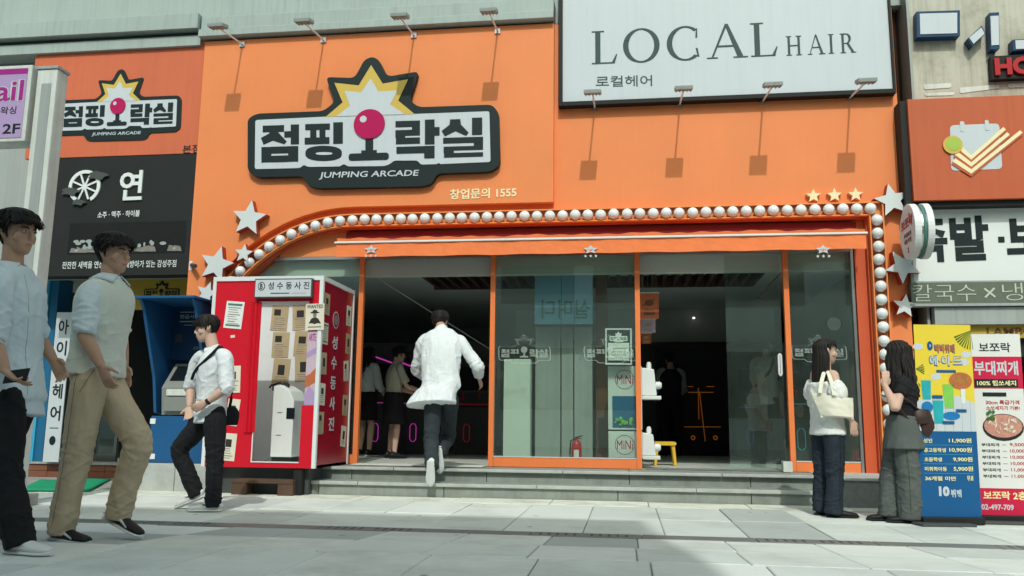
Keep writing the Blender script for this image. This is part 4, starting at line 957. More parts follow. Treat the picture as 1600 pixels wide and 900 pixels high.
# calendar sign
cy = -.36; x0 = onY(1424, 250, cy).x; z0, z1 = onY(1500, 312, cy).z, onY(1500, 152, cy).z
cs_ = thing('tennis_sign', 'dull orange sign box with white calendar, tick stripes and tennis ball', 'sign', (x0 + .8, cy, z0))
mb = MB(); mb.box(x0, x0 + 2.6, cy, -.082, z0, z1); mb.build('box', 'orange_right', cs_, bevel=.006)
mb = MB(); mb.box(x0 - .07, x0 - .002, cy + .05, -.082, z0 - .06, z1); mb.box(x0 - .002, x0 + 2.6, cy + .05, -.082, z0 - .06, z0 - .002); mb.build('frame', 'soft_black', cs_)
y_ = cy - .0005; zz = lambda pts: P2(pts, cy)
mb = MB(); mb.prism(roundpoly(zz([(1484, 196), (1561, 193), (1566, 264), (1486, 267)]), .05), y_ - .004, y_); cal = mb.build('calendar', 'sign_white', cs_)
for i, (pts) in enumerate((((1499, 190), (1506, 190), (1507, 206), (1500, 206)), ((1538, 188), (1544, 188), (1546, 204), (1539, 204)))):
    mb = MB(); mb.prism(roundpoly(zz(pts), .02), y_ - .009, y_ - .0045); mb.build('calendar_ring', 'sign_white', cal)
for i, dy in enumerate((0, 11, 22)):
    e = (0, 6, 26)[i]; d2 = (0, 8, 5)[i]
    mb = MB(); mb.prism(zz([(1498 - 3 * i, 226 + dy), (1517, 243 + dy), (1567 + e, 199 + d2), (1571 + e, 203 + d2), (1517, 250 + dy), (1494 - 3 * i, 231 + dy)]), y_ - .012 - .001 * i, y_ - .0095); mb.build('tick_stripe', 'star_cream', cal)
    mb = MB(); mb.prism(zz([(1494 - 3 * i, 231.5 + dy), (1517, 250.5 + dy), (1569 + e, 204.5 + d2), (1571 + e, 206.5 + d2), (1517, 254.5 + dy), (1492 - 3 * i, 235 + dy)]), y_ - .0115 - .001 * i, y_ - .009); mb.build('stripe_gap', 'orange_right', cal)
c = xz(1488, 227, cy); mb = MB(); mb.prism(ell(c[0], c[1], .105, .105), y_ - .019, y_ - .0155); bl = mb.build('tennis_ball', 'yellow', cs_)
mb = MB(); mb.prism(ell(c[0] + .008, c[1] + .01, .075, .078), y_ - .022, y_ - .0195); mb.build('ball_core', 'ball_green', bl)
# white restaurant sign
ry = -.16; x0 = onY(1424, 380, ry).x; z0, z1 = onY(1500, 439, ry).z, onY(1500, 324, ry).z
js = thing('restaurant_sign', 'white restaurant sign box with heavy black Korean lettering', 'sign', (x0 + 1, ry, z0))
mb = MB(); mb.box(x0, x0 + 2.6, ry, -.082, z0, z1); mb.build('panel', 'white', js, bevel=.004)
mb = MB(); mb.box(x0 - .03, x0 - .001, ry - .01, -.082, z0 - .03, z1 + .02); mb.box(x0, x0 + 2.6, ry - .01, -.082, z0 - .03, z0 - .001); mb.build('frame', 'grey_paint', js)
mb = MB(); text(mb, '족발', 1421, 411, 1548, 407, 70, ry - .0005, .035, .006); text(mb, '보', 1574, 398, 1640, 396, 56, ry - .0005, .035, .006); c = xz(1564, 374, ry); mb.box(c[0] - .03, c[0] + .035, ry - .0065, ry - .0005, c[1] - .035, c[1] + .03); mb.build('lettering', 'ink', js, kind='stuff')
# dotted light strip sign
ly = -.22; x0 = onY(1424, 460, ly).x; z0, z1 = onY(1500, 474, ly).z, onY(1500, 441, ly).z
ls = thing('dotted_sign', 'grey dot-matrix sign strip with pale dotted Korean letters', 'sign', (x0 + 1, ly, z0))
mb = MB(); mb.box(x0, x0 + 2.6, ly, -.082, z0, z1); mb.build('panel', 'led_panel', ls); mb = MB(); mb.box(x0 - .02, x0 + 2.6, ly - .01, -.082, z0 - .03, z0 - .001); mb.build('frame', 'grey_paint', ls)
mb = MB(); text(mb, '칼국수', 1427, 471, 1526, 470, 26, ly - .0005, -.012, .005); text(mb, '×', 1538, 466, 1556, 465, 16, ly - .0005, -.006, .005); text(mb, '냉', 1567, 470, 1599, 469, 27, ly - .0005, -.012, .005); mb.build('lettering', 'led_dot', ls, kind='stuff')
# fascia strips below
zA = z0 - .04; mb = MB(); mb.box(RX0 + .0, 14, -.19, .35, zA - .19, zA); mb.build('fascia', 'grey_paint', rb)
zB = zA - .19; mu = thing('mustard_fascia_sign', 'dark mustard name strip with brown letters over the right-hand doorway', 'sign', (5, -.1, zB - .12))
mb = MB(); mb.box(RX0, 14, -.12, .35, zB - .145, zB - .002); mb.build('panel', 'mustard', mu)
mb = MB(); pz = zB - .115; xx = onY(1541, 510, -.12).x; text_to(mb, 'LAMBOO', (xx, -.1205, pz), (.62, 0, 0), (0, 0, .085), .02, .003); mb.build('lettering', 'pillar_brown', mu, kind='stuff')
mb = MB(); mb.box(RX0, 14, -.05, .35, zB - .35, zB - .147); mb.build('shutter_box', 'soft_black', rb)
# old channel letters on the beige wall
wl = thing('channel_letter_sign', 'old white block channel letters with dark sides on the beige wall, top right', 'sign', (4.2, -.1, 5))
yL = -.2
for pts in (((1432, 18), (1500, 16), (1500, 56), (1433, 58)), ((1512, 60), (1534, 40), (1540, 52), (1520, 72)), ((1546, 20), (1561, 19), (1562, 76), (1548, 77)), ((1582, 62), (1640, 59), (1640, 76), (1583, 79))):
    mb = MB(); mb.prism(P2(pts, yL), yL, -.082); sd_ = mb.build('letter_side', 'blue_dark', wl)
    cxm = sum(p[0] for p in pts) / 4; cym = sum(p[1] for p in pts) / 4; mb = MB(); mb.prism(P2([(cxm + (a - cxm) * .86, cym + (b - cym) * .80) for a, b in pts], yL), yL - .008, yL - .0005); mb.build('letter_face', 'sign_white', sd_)
hb = thing('red_letter_sign', 'dark box sign with red letters on the beige wall, right edge', 'sign', (4.6, -.1, 4.8))
mb = MB(); mb.prism(P2([(1548, 88), (1680, 80), (1680, 118), (1550, 124)], -.17), -.17, -.082); mb.build('box', 'black', hb)
mb = MB(); text(mb, 'HOF', 1554, 119, 1634, 115, 27, -.1705, .05, .03); mb.build('lettering', 'red_letter', hb, kind='stuff')
# peeling plaster patches
for k, pts in enumerate((((1443, 132), (1486, 130), (1486, 137), (1444, 140)), ((1500, 137), (1560, 132), (1562, 138), (1500, 146)), ((1444, 146), (1492, 144), (1490, 149), (1446, 150)), ((1574, 131), (1620, 128), (1620, 136), (1575, 137)))):
    mb = MB(); mb.prism(roundpoly(P2(pts, -.083), .02), -.087, -.081); mb.build('bracket_rail', 'white_dirty', rb)
# round projecting sign
dc = onY(1433, 362, -.55); rs = thing('round_sign', 'round white double-faced sign projecting from the right edge of the orange front', 'sign', (dc.x, -.5, dc.z))
ang = rad(3); nrm = Vector((-math.cos(ang), math.sin(ang), 0)); tan = Vector((0, 0, 1)).cross(nrm)
def disc(mb, off0, off1, r, n=40, r1=None):
    r1 = r1 or r; v = []
    for o_, q in ((off0, r), (off1, r1)):
        for i in range(n): t = 2 * math.pi * i / n; v.append(dc + nrm * o_ + tan * (q * math.cos(t)) + Vector((0, 0, q * math.sin(t))))
    mb.add(v, [tuple(range(n)), tuple(range(2 * n - 1, n - 1, -1))] + [((i + 1) % n, i, n + i, n + (i + 1) % n) for i in range(n)]); return mb
Rr = .305
mb = MB(); disc(mb, .03, .10, Rr); mb.build('face_shell', 'white', rs, bevel=.008); mb = MB(); disc(mb, -.029, .029, Rr * .93); mb.build('rim', 'steel', rs)
mb = MB(); disc(mb, -.10, -.03, Rr); mb.build('face_shell', 'white', rs, bevel=.008); mb = MB(); disc(mb, -.024, .005, Rr * .96); mb.build('rim_band', 'print_teal', rs)
pl = PL(dc + nrm * .101 - tan * Rr - Vector((0, 0, Rr)), tan * 2 * Rr, (0, 0, 2 * Rr)) if (tan.cross(Vector((0, 0, 1)))).dot(nrm) > 0 else PL(dc + nrm * .101 + tan * Rr - Vector((0, 0, Rr)), -tan * 2 * Rr, (0, 0, 2 * Rr))
mb = MB(); pl.text(mb, '보쪼락', .13, .87, .56, .76, .035, .001, .0012, .1); pl.ell(mb, .68, .78, .05, .02); mb.build('lettering', 'red_letter', rs, kind='stuff')
mb = MB(); pl.text(mb, '부대찌개', .28, .74, .40, .49, .02, .001); pl.text(mb, '족발 보쌈', .28, .74, .29, .38, .02, .001); mb.build('small_lettering', 'pillar_brown', rs, kind='stuff'); mb = MB(); pl.text(mb, '2', .46, .54, .12, .22, .03, .001); mb.build('floor_number', 'red_letter', rs)
mb = MB(); mb.tube([(dc.x, dc.y + .28, dc.z + .1), (dc.x, -.11, dc.z + .1)], .014, 8); mb.tube([(dc.x, dc.y + .28, dc.z - .1), (dc.x, -.11, dc.z - .1)], .014, 8); mb.build('bracket', 'metal', rs)
# ================================================================== banner stands
def banner(name, label, B0, B1, T0, T1, curl=.06):
    B0, B1, T0, T1 = map(Vector, (B0, B1, T0, T1)); t = thing(name, label, 'banner', ((B0 + B1) / 2)[:2] + (0,)); return t, PL(B0, B1 - B0, T0 - B0)
def banner_back(t, pl, m_):
    mb = MB(); pl.rect(mb, 0, 1, 0, 1, -.003, .003); mb.build('sheet', m_, t)
    N = -pl.N; B = (pl.p(.5, 0)); F_ = Vector((B.x, B.y, .0))
    mb = MB(); mb.tube([pl.p(.5, .02, -.03), pl.p(.5, .97, -.02)], .010, 8); mb.tube([pl.p(.5, .97, -.02), pl.p(.03, .99, -.008)], .006, 6); mb.tube([pl.p(.5, .97, -.02), pl.p(.97, .99, -.008)], .006, 6); mb.build('pole', 'metal', t)
    c = pl.p(.5, 0, -.02); ax_ = pl.X.normalized(); ay_ = Vector((-ax_.y, ax_.x, 0)); mb = MB(); mb.obox((c.x, c.y, .035), ax_, ay_, (0, 0, 1), pl.X.length * .52, .06, .03); mb.build('base', 'soft_black', t, bevel=.01)
    mb = MB(); mb.obox((c.x - ax_.x * .1 + ay_.x * -.05, c.y - .10, .012), ax_, ay_, (0, 0, 1), .22, .10, .011); mb.build('weight', 'charcoal', t, bevel=.006)
b0 = onZ(1441, 808, .06); b1 = onZ(1535, 809, .06); b1.y = b0.y + .06
def topof(bp, px, py, lean=.10): return onY(px, py, bp.y + lean)
t0 = topof(b0, 1427, 507); t0 = Vector((onY(1427, 507, b0.y + .1).x, b0.y + .1, onY(1427, 507, b0.y + .1).z))
X_ = onY(1534, 808, b0.y + .06) - b0; X_.z = 0
t, pl = banner('menu_banner', 'yellow and blue drinks price banner on a stand, beside the woman in grey trousers', b0, b0 + X_, t0, t0 + X_)
banner_back(t, pl, 'banner_blue'); hp = .435
mb = MB(); pl.rect(mb, 0, 1, hp, 1, .0005); yl = mb.build('yellow_field', 'banner_yellow', t)
mb = MB(); pl.poly(mb, [(0, hp), (1, hp), (1, .58), (.72, .62), (0, .60)], .002); mb.build('table_print', 'sign_white', yl)
mb = MB()
for k in range(5): pl.poly(mb, [(.3 + .15 * k, hp), (.306 + .15 * k, hp), (.36 + .14 * k, .60), (.354 + .14 * k, .60)], .0034, .0006)
mb.build('tile_line', 'grey_paint', yl)
mb = MB()
for (u, v_) in ((.06, .88), (.9, .84), (.35, .72), (.85, .80)): pl.ell(mb, u, v_, .09, .018, .002, .0008)
mb.build('cloud_print', 'sign_white', yl, kind='stuff')
mb = MB()
for k in range(9): a_ = rad(200 + k * 9); pl.poly(mb, [(1.0, .97), (1.0 + .32 * math.cos(a_), .97 + .10 * math.sin(a_)), (1.0 + .31 * math.cos(a_ + .05), .965 + .10 * math.sin(a_ + .05))], .002 + .0003 * k, .0003)
for k in range(5): a_ = rad(-20 + k * 12); pl.poly(mb, [(0, .76), (.16 * math.cos(a_), .76 + .06 * math.sin(a_)), (.15 * math.cos(a_), .752 + .06 * math.sin(a_))], .002 + .0003 * k, .0003)
mb.build('leaf_print', 'leaf', yl)
mb = MB(); pl.text(mb, '에·이·드', .24, .82, .775, .835, .045, .0035); pl.text(mb, '벅벅뷔페', .34, .70, .845, .895, .04, .0035); pl.rect(mb, .36, .70, .742, .756, .0035); pl.ell(mb, .27, .885, .05, .025, .0035); pl.rect(mb, .26, .44, .606, .622, .009); pl.rect(mb, .66, .84, .535, .550, .009); pl.rect(mb, .42, .62, .473, .488, .009); mb.build('title_shadow', 'banner_blue', yl, kind='stuff')
mb = MB(); pl.text(mb, '에·이·드', .25, .81, .78, .832, .02, .006); pl.text(mb, '3', .255, .285, .878, .892, .03, .006); mb.build('title_lettering', 'sign_white', yl, kind='stuff')
mb = MB(); pl.text(mb, '벅벅뷔페', .35, .69, .848, .892, .015, .006); mb.build('title_lettering', 'poster_orange', yl, kind='stuff')
def drink(u, v, w_, h, m_):
    mb = MB(); pl.poly(mb, [(u - w_ * .40, v), (u + w_ * .40, v), (u + w_ * .5, v + h), (u - w_ * .5, v + h)], .0045); g_ = mb.build('drink_print', m_, yl)
    mb = MB(); pl.ell(mb, u, v + h, w_ * .5, .012, .0062); pl.rect(mb, u - w_ * .3, u - w_ * .2, v + h * .2, v + h * .85, .0062, .0005); mb.build('foam_print', 'sign_white', g_)
drink(.17, .60, .17, .10, 'drink_teal'); drink(.55, .555, .19, .125, 'drink_green'); drink(.36, .475, .19, .12, 'drink_teal'); drink(.80, .58, .08, .08, 'machine_white')
mb = MB(); pl.ell(mb, .17, .56, .10, .03, .0042); pl.ell(mb, .58, .515, .15, .022, .0043); mb.build('glass_shadow_print', 'drink_blue', yl, kind='stuff')
mb = MB(); pl.ell(mb, .77, .70, .20, .045, .0045); mb.build('plate_print', 'poster_orange', yl); mb = MB()
for k in range(6): pl.poly(mb, [(.62 + .045 * k, .69), (.68 + .045 * k, .675), (.70 + .045 * k, .725), (.66 + .045 * k, .735)], .006 + .0004 * k, .0004)
mb.build('food_print', 'food_brown', yl)
mb = MB()
for k, (l_, r_) in enumerate((('성인', '11,900원'), ('중고등학생', '10,900원'), ('초등학생', '9,900원'), ('미취학아동', '5,900원'), ('36개월 미만', '무료'))):
    v_ = .375 - .048 * k; pl.text(mb, r_, .90 - .055 * len(r_), .90, v_, v_ + .026, .02, .001); pl.text(mb, l_, .08, .08 + .075 * len(l_), v_, v_ + .022, .02, .001)
mb.build('price_lettering', 'price_yellow', t, kind='stuff')
mb = MB()
for k in range(4): pl.rect(mb, .06, .92, .363 - .048 * k, .365 - .048 * k)
mb.build('price_rule', 'blue_light', t)
mb = MB(); pl.text(mb, '10', .30, .48, .105, .155, .06, .001); pl.text(mb, '뷔페', .50, .68, .10, .14, .03, .001); mb.build('brand_lettering', 'sign_white', t)
b0 = onZ(1536, 806, .08); b0.y += .25
X_ = onY(1610, 806, b0.y) - onY(1527, 806, b0.y); X_.z = 0; A_ = onY(1530, 806, b0.y)
t0 = onY(1514, 522, b0.y + .12); B_ = Vector((A_.x, b0.y, .06))
t, pl = banner('menu_banner', 'white and crimson stew price banner at the right edge, partly behind the yellow banner', B_, B_ + X_, t0, t0 + X_)
banner_back(t, pl, 'banner_white')
mb = MB(); pl.rect(mb, 0, 1, .69, .87, .0005); cr = mb.build('crimson_field', 'banner_crimson', t); mb = MB(); pl.rect(mb, 0, 1, 0, .145, .0005); mb.build('crimson_field', 'banner_crimson', t)
mb = MB(); pl.text(mb, '보쪼락', .18, .80, .895, .95, .015, .0005); mb.build('lettering', 'ink', t, kind='stuff')
mb = MB(); pl.text(mb, '부대찌개', .06, .92, .765, .845, .028, .002); pl.text(mb, '02-497-709', .05, .66, .03, .06, .03, .002); mb.build('lettering', 'sign_white', cr, kind='stuff')
mb = MB(); pl.text(mb, '100% 햄쏘세지', .10, .86, .705, .735, .025, .0035); pl.text(mb, '보쪼락 2층', .10, .92, .085, .13, .028, .002); mb.build('lettering', 'price_yellow', cr, kind='stuff'); mb = MB(); pl.rect(mb, .05, .90, .697, .743, .002, .0008); pl.rect(mb, .2, .66, .645, .668, .0006); mb.build('label_strip', 'ink', t)
mb = MB(); pl.text(mb, '30cm 특급가격', .25, .9, .60, .625, .02, .0005); pl.text(mb, '소쏘세지가 기본!', .25, .9, .57, .593, .02, .0005)
for k, r_ in enumerate(('9,500', '10,000', '10,000', '10,000', '11,000', '11,000')): pl.text(mb, r_, .66, .94, .37 - .034 * k, .39 - .034 * k, .015, .0005)
mb.build('price_lettering', 'red_letter', t, kind='stuff')
mb = MB()
for k in range(6): pl.text(mb, '부대찌개', .12, .46, .37 - .034 * k, .388 - .034 * k, .02, .0005); pl.rect(mb, .52, .60, .378 - .034 * k, .38 - .034 * k, .0005)
mb.build('menu_lettering', 'ink', t, kind='stuff')
mb = MB(); pl.ell(mb, .56, .475, .40, .075, .0006); pa = mb.build('pan_print', 'soft_black', t)
mb = MB(); pl.ell(mb, .56, .482, .37, .064, .002); mb.build('stew_print', 'food_pink', pa); mb = MB(); rr = random.Random(3)
for k in range(24): u, v_, a_ = .56 + rr.uniform(-.26, .26), .482 + rr.uniform(-.035, .035), rr.uniform(0, 3); pl.poly(mb, [(u - .05 * math.cos(a_), v_ - .02 * math.sin(a_)), (u + .01, v_ - .006), (u + .05 * math.cos(a_), v_ + .02 * math.sin(a_)), (u - .01, v_ + .006)], .0035 + .0002 * k, .0002)
mb.build('ingredient_print', 'paper', pa); mb = MB()
for k in range(7): pl.ell(mb, .3 + rr.uniform(-.08, .1), .53 + rr.uniform(-.01, .03), .035, .010, .009 + .0002 * k, .0002, 7)
mb.build('herb_print', 'leaf', pa)
# ================================================================== people
TMP = bpy.data.scenes.new('tmp')
M('skin', (.50, .30, .21), .5, .08, 14, .05, 120); M('skin_fair', (.60, .39, .30), .5, .06, 14, .04, 120)
M('hair', (.013, .010, .009), .6, .3, 40, .25, 180, spec=.3); M('brow', (.02, .015, .012), .7, .2, 30)
M('eye_white', (.42, .40, .38), .25, 0); M('iris', (.02, .012, .008), .15, 0); M('lip', (.42, .17, .14), .45, .05, 20)
M('shirt_white', (.70, .73, .75), .8, .05, 5, .12, 320); M('shirt_blue', (.62, .70, .74), .8, .06, 5, .12, 320)
M('vest_cream', (.70, .73, .66), .9, .07, 7, .5, 150); M('khaki', (.54, .43, .30), .85, .10, 6, .2, 300)
M('trouser_black', (.013, .014, .016), .85, .15, 6, .15, 300); M('denim', (.022, .032, .045), .85, .25, 9, .25, 280); M('denim_grey', (.035, .043, .05), .85, .25, 9, .25, 280)
M('grey_cloth', (.10, .112, .106), .85, .12, 5, .2, 300); M('black_cloth', (.014, .014, .016), .85, .15, 6, .15, 300); M('blouse', (.74, .75, .72), .85, .05, 6, .18, 200)
M('canvas', (.74, .71, .59), .85, .05, 6, .2, 240); M('leather_brown', (.05, .028, .024), .45, .2, 8, .12, 90); M('shoe_white', (.70, .71, .69), .55, .06, 9); M('shoe_black', (.016, .017, .019), .5, .15, 8)
M('beige_cloth', (.50, .47, .38), .85, .06, 6, .2, 200); M('grey_shirt', (.30, .31, .30), .85, .06, 6, .15, 200); M('sock', (.72, .72, .70), .9, .04, 8)

def crom(p, k):
    """Catmull-Rom through rows of numbers, k steps per span"""
    p = np.array(p, float); o = []; n = len(p)
    for i in range(n - 1):
        a, b, c, d = p[max(i - 1, 0)], p[i], p[i + 1], p[min(i + 2, n - 1)]
        for j in range(k):
            t = j / k; o.append(.5 * (2 * b + (c - a) * t + (2 * a - 5 * b + 4 * c - d) * t * t + (3 * b - a - 3 * c + d) * t ** 3))
    o.append(p[-1]); return np.array(o)
def etube(secs, side, n=18, k=4, axis=None):
    """closed tube through sections (pos, half width along side, half depth across)"""
    R = crom([(*s[0], s[1], s[2]) for s in secs], k); side = np.array(side, float); v = []; f = []; m = len(R)
    cs = np.cos(2 * np.pi * np.arange(n) / n); sn = np.sin(2 * np.pi * np.arange(n) / n)
    for i in range(m):
        t = np.array(axis, float) if axis is not None else R[min(i + 1, m - 1), :3] - R[max(i - 1, 0), :3]; t = t / (np.linalg.norm(t) + 1e-9)
        sx = side - t * side.dot(t); sx /= (np.linalg.norm(sx) + 1e-9); sy = np.cross(t, sx)
        v += [tuple(R[i, :3] + sx * (max(R[i, 3], .0015) * cs[q]) + sy * (max(R[i, 4], .0015) * sn[q])) for q in range(n)]
    for i in range(m - 1):
        for q in range(n): f.append((i * n + q, i * n + (q + 1) % n, (i + 1) * n + (q + 1) % n, (i + 1) * n + q))
    f += [tuple(range(n - 1, -1, -1)), tuple(range((m - 1) * n, m * n))]
    return v, f
def join(parts):
    v = []; f = []
    for a, b in parts: k = len(v); v += list(a); f += [tuple(i + k for i in q) for q in b]
    return v, f
def fuse(parts, voxel, smooth=3, fold=0.0, fscale=(7, 7, 3), seed=0, cre=(), flat=None):
    """overlapping closed shapes -> one continuous surface, with optional cloth folds"""
    v, f = join(parts); me = bpy.data.meshes.new('x'); me.from_pydata([tuple(map(float, p)) for p in v], [], f)
    bm = bmesh.new(); bm.from_mesh(me); bmesh.ops.recalc_face_normals(bm, faces=bm.faces); bm.to_mesh(me); bm.free()
    o = bpy.data.objects.new('x', me); TMP.collection.objects.link(o)
    r = o.modifiers.new('r', 'REMESH'); r.mode = 'VOXEL'; r.voxel_size = voxel; r.adaptivity = 0
    if smooth: s = o.modifiers.new('s', 'SMOOTH'); s.factor = .5; s.iterations = smooth
    vl = TMP.view_layers[0]; vl.update(); dg = vl.depsgraph; dg.update()
    out = bpy.data.meshes.new_from_object(o.evaluated_get(dg)); bpy.data.objects.remove(o); bpy.data.meshes.remove(me)
    if fold:
        n = len(out.vertices); co = np.empty(n * 3); no = np.empty(n * 3); out.vertices.foreach_get('co', co); out.vertex_normals.foreach_get('vector', no) if hasattr(out, 'vertex_normals') else out.vertices.foreach_get('normal', no)
        co = co.reshape(-1, 3); no = no.reshape(-1, 3); d = np.empty(n); fx_, fy_, fz_ = fscale; nn = noise.noise
        for i in range(n):
            x, y, z = co[i]; w_ = nn((x * 3 + seed, y * 3, z * 3)) * .8
            a = nn((x * fx_ + w_ + seed * 3.1, y * fy_ + w_, z * fz_ - w_ * 2 + x * 2.5)); b = nn((x * fx_ * 2.3 - w_ + seed, y * fy_ * 2.3, z * fz_ * 2.6 + x * 6))
            d[i] = (1 - 2.2 * abs(a)) * .7 + (1 - 2 * abs(b)) * .3 - .02
        d *= fold
        for c, rr_, amp, dirz in cre:
            wgt = np.exp(-((co - np.array(c)) ** 2).sum(1) / rr_ ** 2)
            for i in np.nonzero(wgt > .05)[0]:
                x, y, z = co[i]; e = nn((x * 6 + seed, y * 6, z * 6)); sg = 1 if seed % 2 else -1; r1 = max(0, 1 - 3.2 * abs(nn((x * 4 + e, y * 4 + seed, z * dirz * .2 + (x + y) * 5 * sg + e * 1.2)))); r2 = max(0, 1 - 3.2 * abs(nn((x * 7 - e, y * 7 + seed, z * dirz * .36 - (x + y) * 7 * sg))))
                d[i] += wgt[i] * amp * (1.1 * r1 * r1 + .5 * r2)
        if flat is not None: d *= np.clip((flat - co[:, 2]) / .10, .0, 1)
        co += no * d[:, None]; out.vertices.foreach_set('co', co.ravel()); out.update()
    out.polygons.foreach_set('use_smooth', [True] * len(out.polygons)); return out
from mathutils.bvhtree import BVHTree
def seam(parent, bvh, pts, out, mat, r=.0022, name='seam'):
    q = []
    for p in pts:
        o = Vector([float(a) for a in p]) + Vector([float(a) for a in out]) * .35; h = bvh.ray_cast(o, -Vector([float(a) for a in out]), .6)
        if h[0] is not None: q.append(h[0] + Vector([float(a) for a in out]) * .001)
    if len(q) > 2: mb = MB(); mb.tube(q, r, 5); mb.build(name, mat, parent, smooth=True)
def darker(name, k=.5):
    if name + '_seam' not in MT:
        b = MT[name].node_tree.nodes; c = next((n.inputs[0].default_value for n in b if n.type == 'VECT_MATH'), (.1, .1, .1)); M(name + '_seam', tuple(c[i] * k for i in range(3)), .9, 0)
    return name + '_seam'
V3 = lambda *a: np.array(a, float)
nz_ = lambda a: np.array(a, float) / (np.linalg.norm(a) + 1e-9)
def limb(pts, rad_, side=(1, .2, 0), n=16, k=5): return etube([(p, r if not isinstance(r, tuple) else r[0], r if not isinstance(r, tuple) else r[1]) for p, r in zip(pts, rad_)], side, n, k)
def lerp(a, b, t): return np.array(a) * (1 - t) + np.array(b) * t
def hand(O, X, Nn, Tv, s=1.0, curl=.35):
    """palm, four fingers of unequal length with knuckle bends, thumb off the side of the palm"""
    O, X, Nn, Tv = np.array(O, float), nz_(X), nz_(Nn), nz_(Tv); Nn = nz_(Nn - X * X.dot(Nn)); Tv = nz_(Tv - X * X.dot(Tv) - Nn * Nn.dot(Tv)); r = []
    r.append(etube([(O - X * .02 * s, .023 * s, .019 * s), (O + X * .03 * s, .034 * s, .017 * s), (O + X * .07 * s, .041 * s, .0145 * s), (O + X * .094 * s, .038 * s, .011 * s)], Tv, 14, 3))
    for off, ln, c in ((.031, .92, 0), (.0105, 1.0, .05), (-.0105, .95, .1), (-.031, .76, .16)):
        p = O + X * .086 * s + Tv * off * s; pts = [p - X * .012 * s]; a = curl * .35 + c * .4
        for sg in (.034, .026, .022):
            pts.append(pts[-1] * 0 + (p if len(pts) == 1 else pts[-1]) + (X * math.cos(a) + Nn * math.sin(a) + Tv * off * 2.2) * sg * ln * s); a += curl + c
        r.append(etube([(q, rr_ * s, rr_ * s) for q, rr_ in zip(pts, (.0092, .0086, .008, .0062))], Tv, 8, 3))
    p = O + X * .02 * s + Tv * .024 * s; d1 = nz_(X * .62 + Tv * .72 + Nn * .35); d2 = nz_(X * .85 + Tv * .35 + Nn * .42)
    r.append(etube([(p, .014 * s, .013 * s), (p + d1 * .032 * s, .0115 * s, .0105 * s), (p + d1 * .032 * s + d2 * .03 * s, .0095 * s, .009 * s), (p + d1 * .032 * s + d2 * .056 * s, .007 * s, .0065 * s)], Nn, 9, 3))
    return r
SK = [(-.117, .016, .066, -.03), (-.107, .034, .078, -.005), (-.09, .047, .084, .025), (-.07, .056, .086, .048), (-.05, .062, .086, .066), (-.03, .067, .083, .082), (-.005, .071, .080, .092), (.02, .0735, .083, .097), (.045, .074, .083, .097), (.07, .068, .072, .089), (.09, .056, .054, .072), (.106, .036, .03, .046), (.114, .014, .008, .018)]
def head_frame(H, f, up):
    up = nz_(up); f = nz_(np.array(f) - up * up.dot(f)); return np.array(H, float), f, up, np.cross(f, up)
def head_parts(H, f, up, s=1.0):
    H, f, up, r = head_frame(H, f, up); L = lambda x, y, z: H + (r * x + f * y + up * z) * s; out = []
    out.append(etube([(L(0, (a - b) / 2, z), w_ * s, (a + b) / 2 * s) for z, w_, a, b in SK], r, 26, 3, up))
    out.append(etube([(L(0, .074, .022), .007 * s, .008 * s), (L(0, .090, -.004), .009 * s, .011 * s), (L(0, .101, -.024), .0135 * s, .011 * s), (L(0, .092, -.036), .013 * s, .008 * s), (L(0, .082, -.042), .007 * s, .004 * s)], r, 10, 3))
    out.append(etube([(L(-.046, .066, .022), .004 * s, .005 * s), (L(-.025, .081, .027), .007 * s, .007 * s), (L(0, .083, .022), .007 * s, .007 * s), (L(.025, .081, .027), .007 * s, .007 * s), (L(.046, .066, .022), .004 * s, .005 * s)], up, 8, 3))
    out.append(etube([(L(-.024, .080, -.060), .003 * s, .004 * s), (L(0, .090, -.057), .006 * s, .006 * s), (L(.024, .080, -.060), .003 * s, .004 * s)], up, 8, 3))
    out.append(etube([(L(-.02, .079, -.068), .003 * s, .004 * s), (L(0, .088, -.070), .007 * s, .006 * s), (L(.02, .079, -.068), .003 * s, .004 * s)], up, 8, 3))
    for e in (-1, 1):
        out.append(etube([(L(e * .070, -.012, -.036), .008 * s, .007 * s), (L(e * .078, -.016, -.012), .018 * s, .009 * s), (L(e * .081, -.020, .010), .020 * s, .009 * s), (L(e * .076, -.016, .026), .010 * s, .006 * s)], f, 10, 3))
        out.append(etube([(L(e * .055, .045, -.045), .015 * s, .02 * s), (L(e * .05, .058, -.018), .018 * s, .018 * s), (L(e * .045, .062, -.002), .012 * s, .01 * s)], r, 10, 2))
    return out
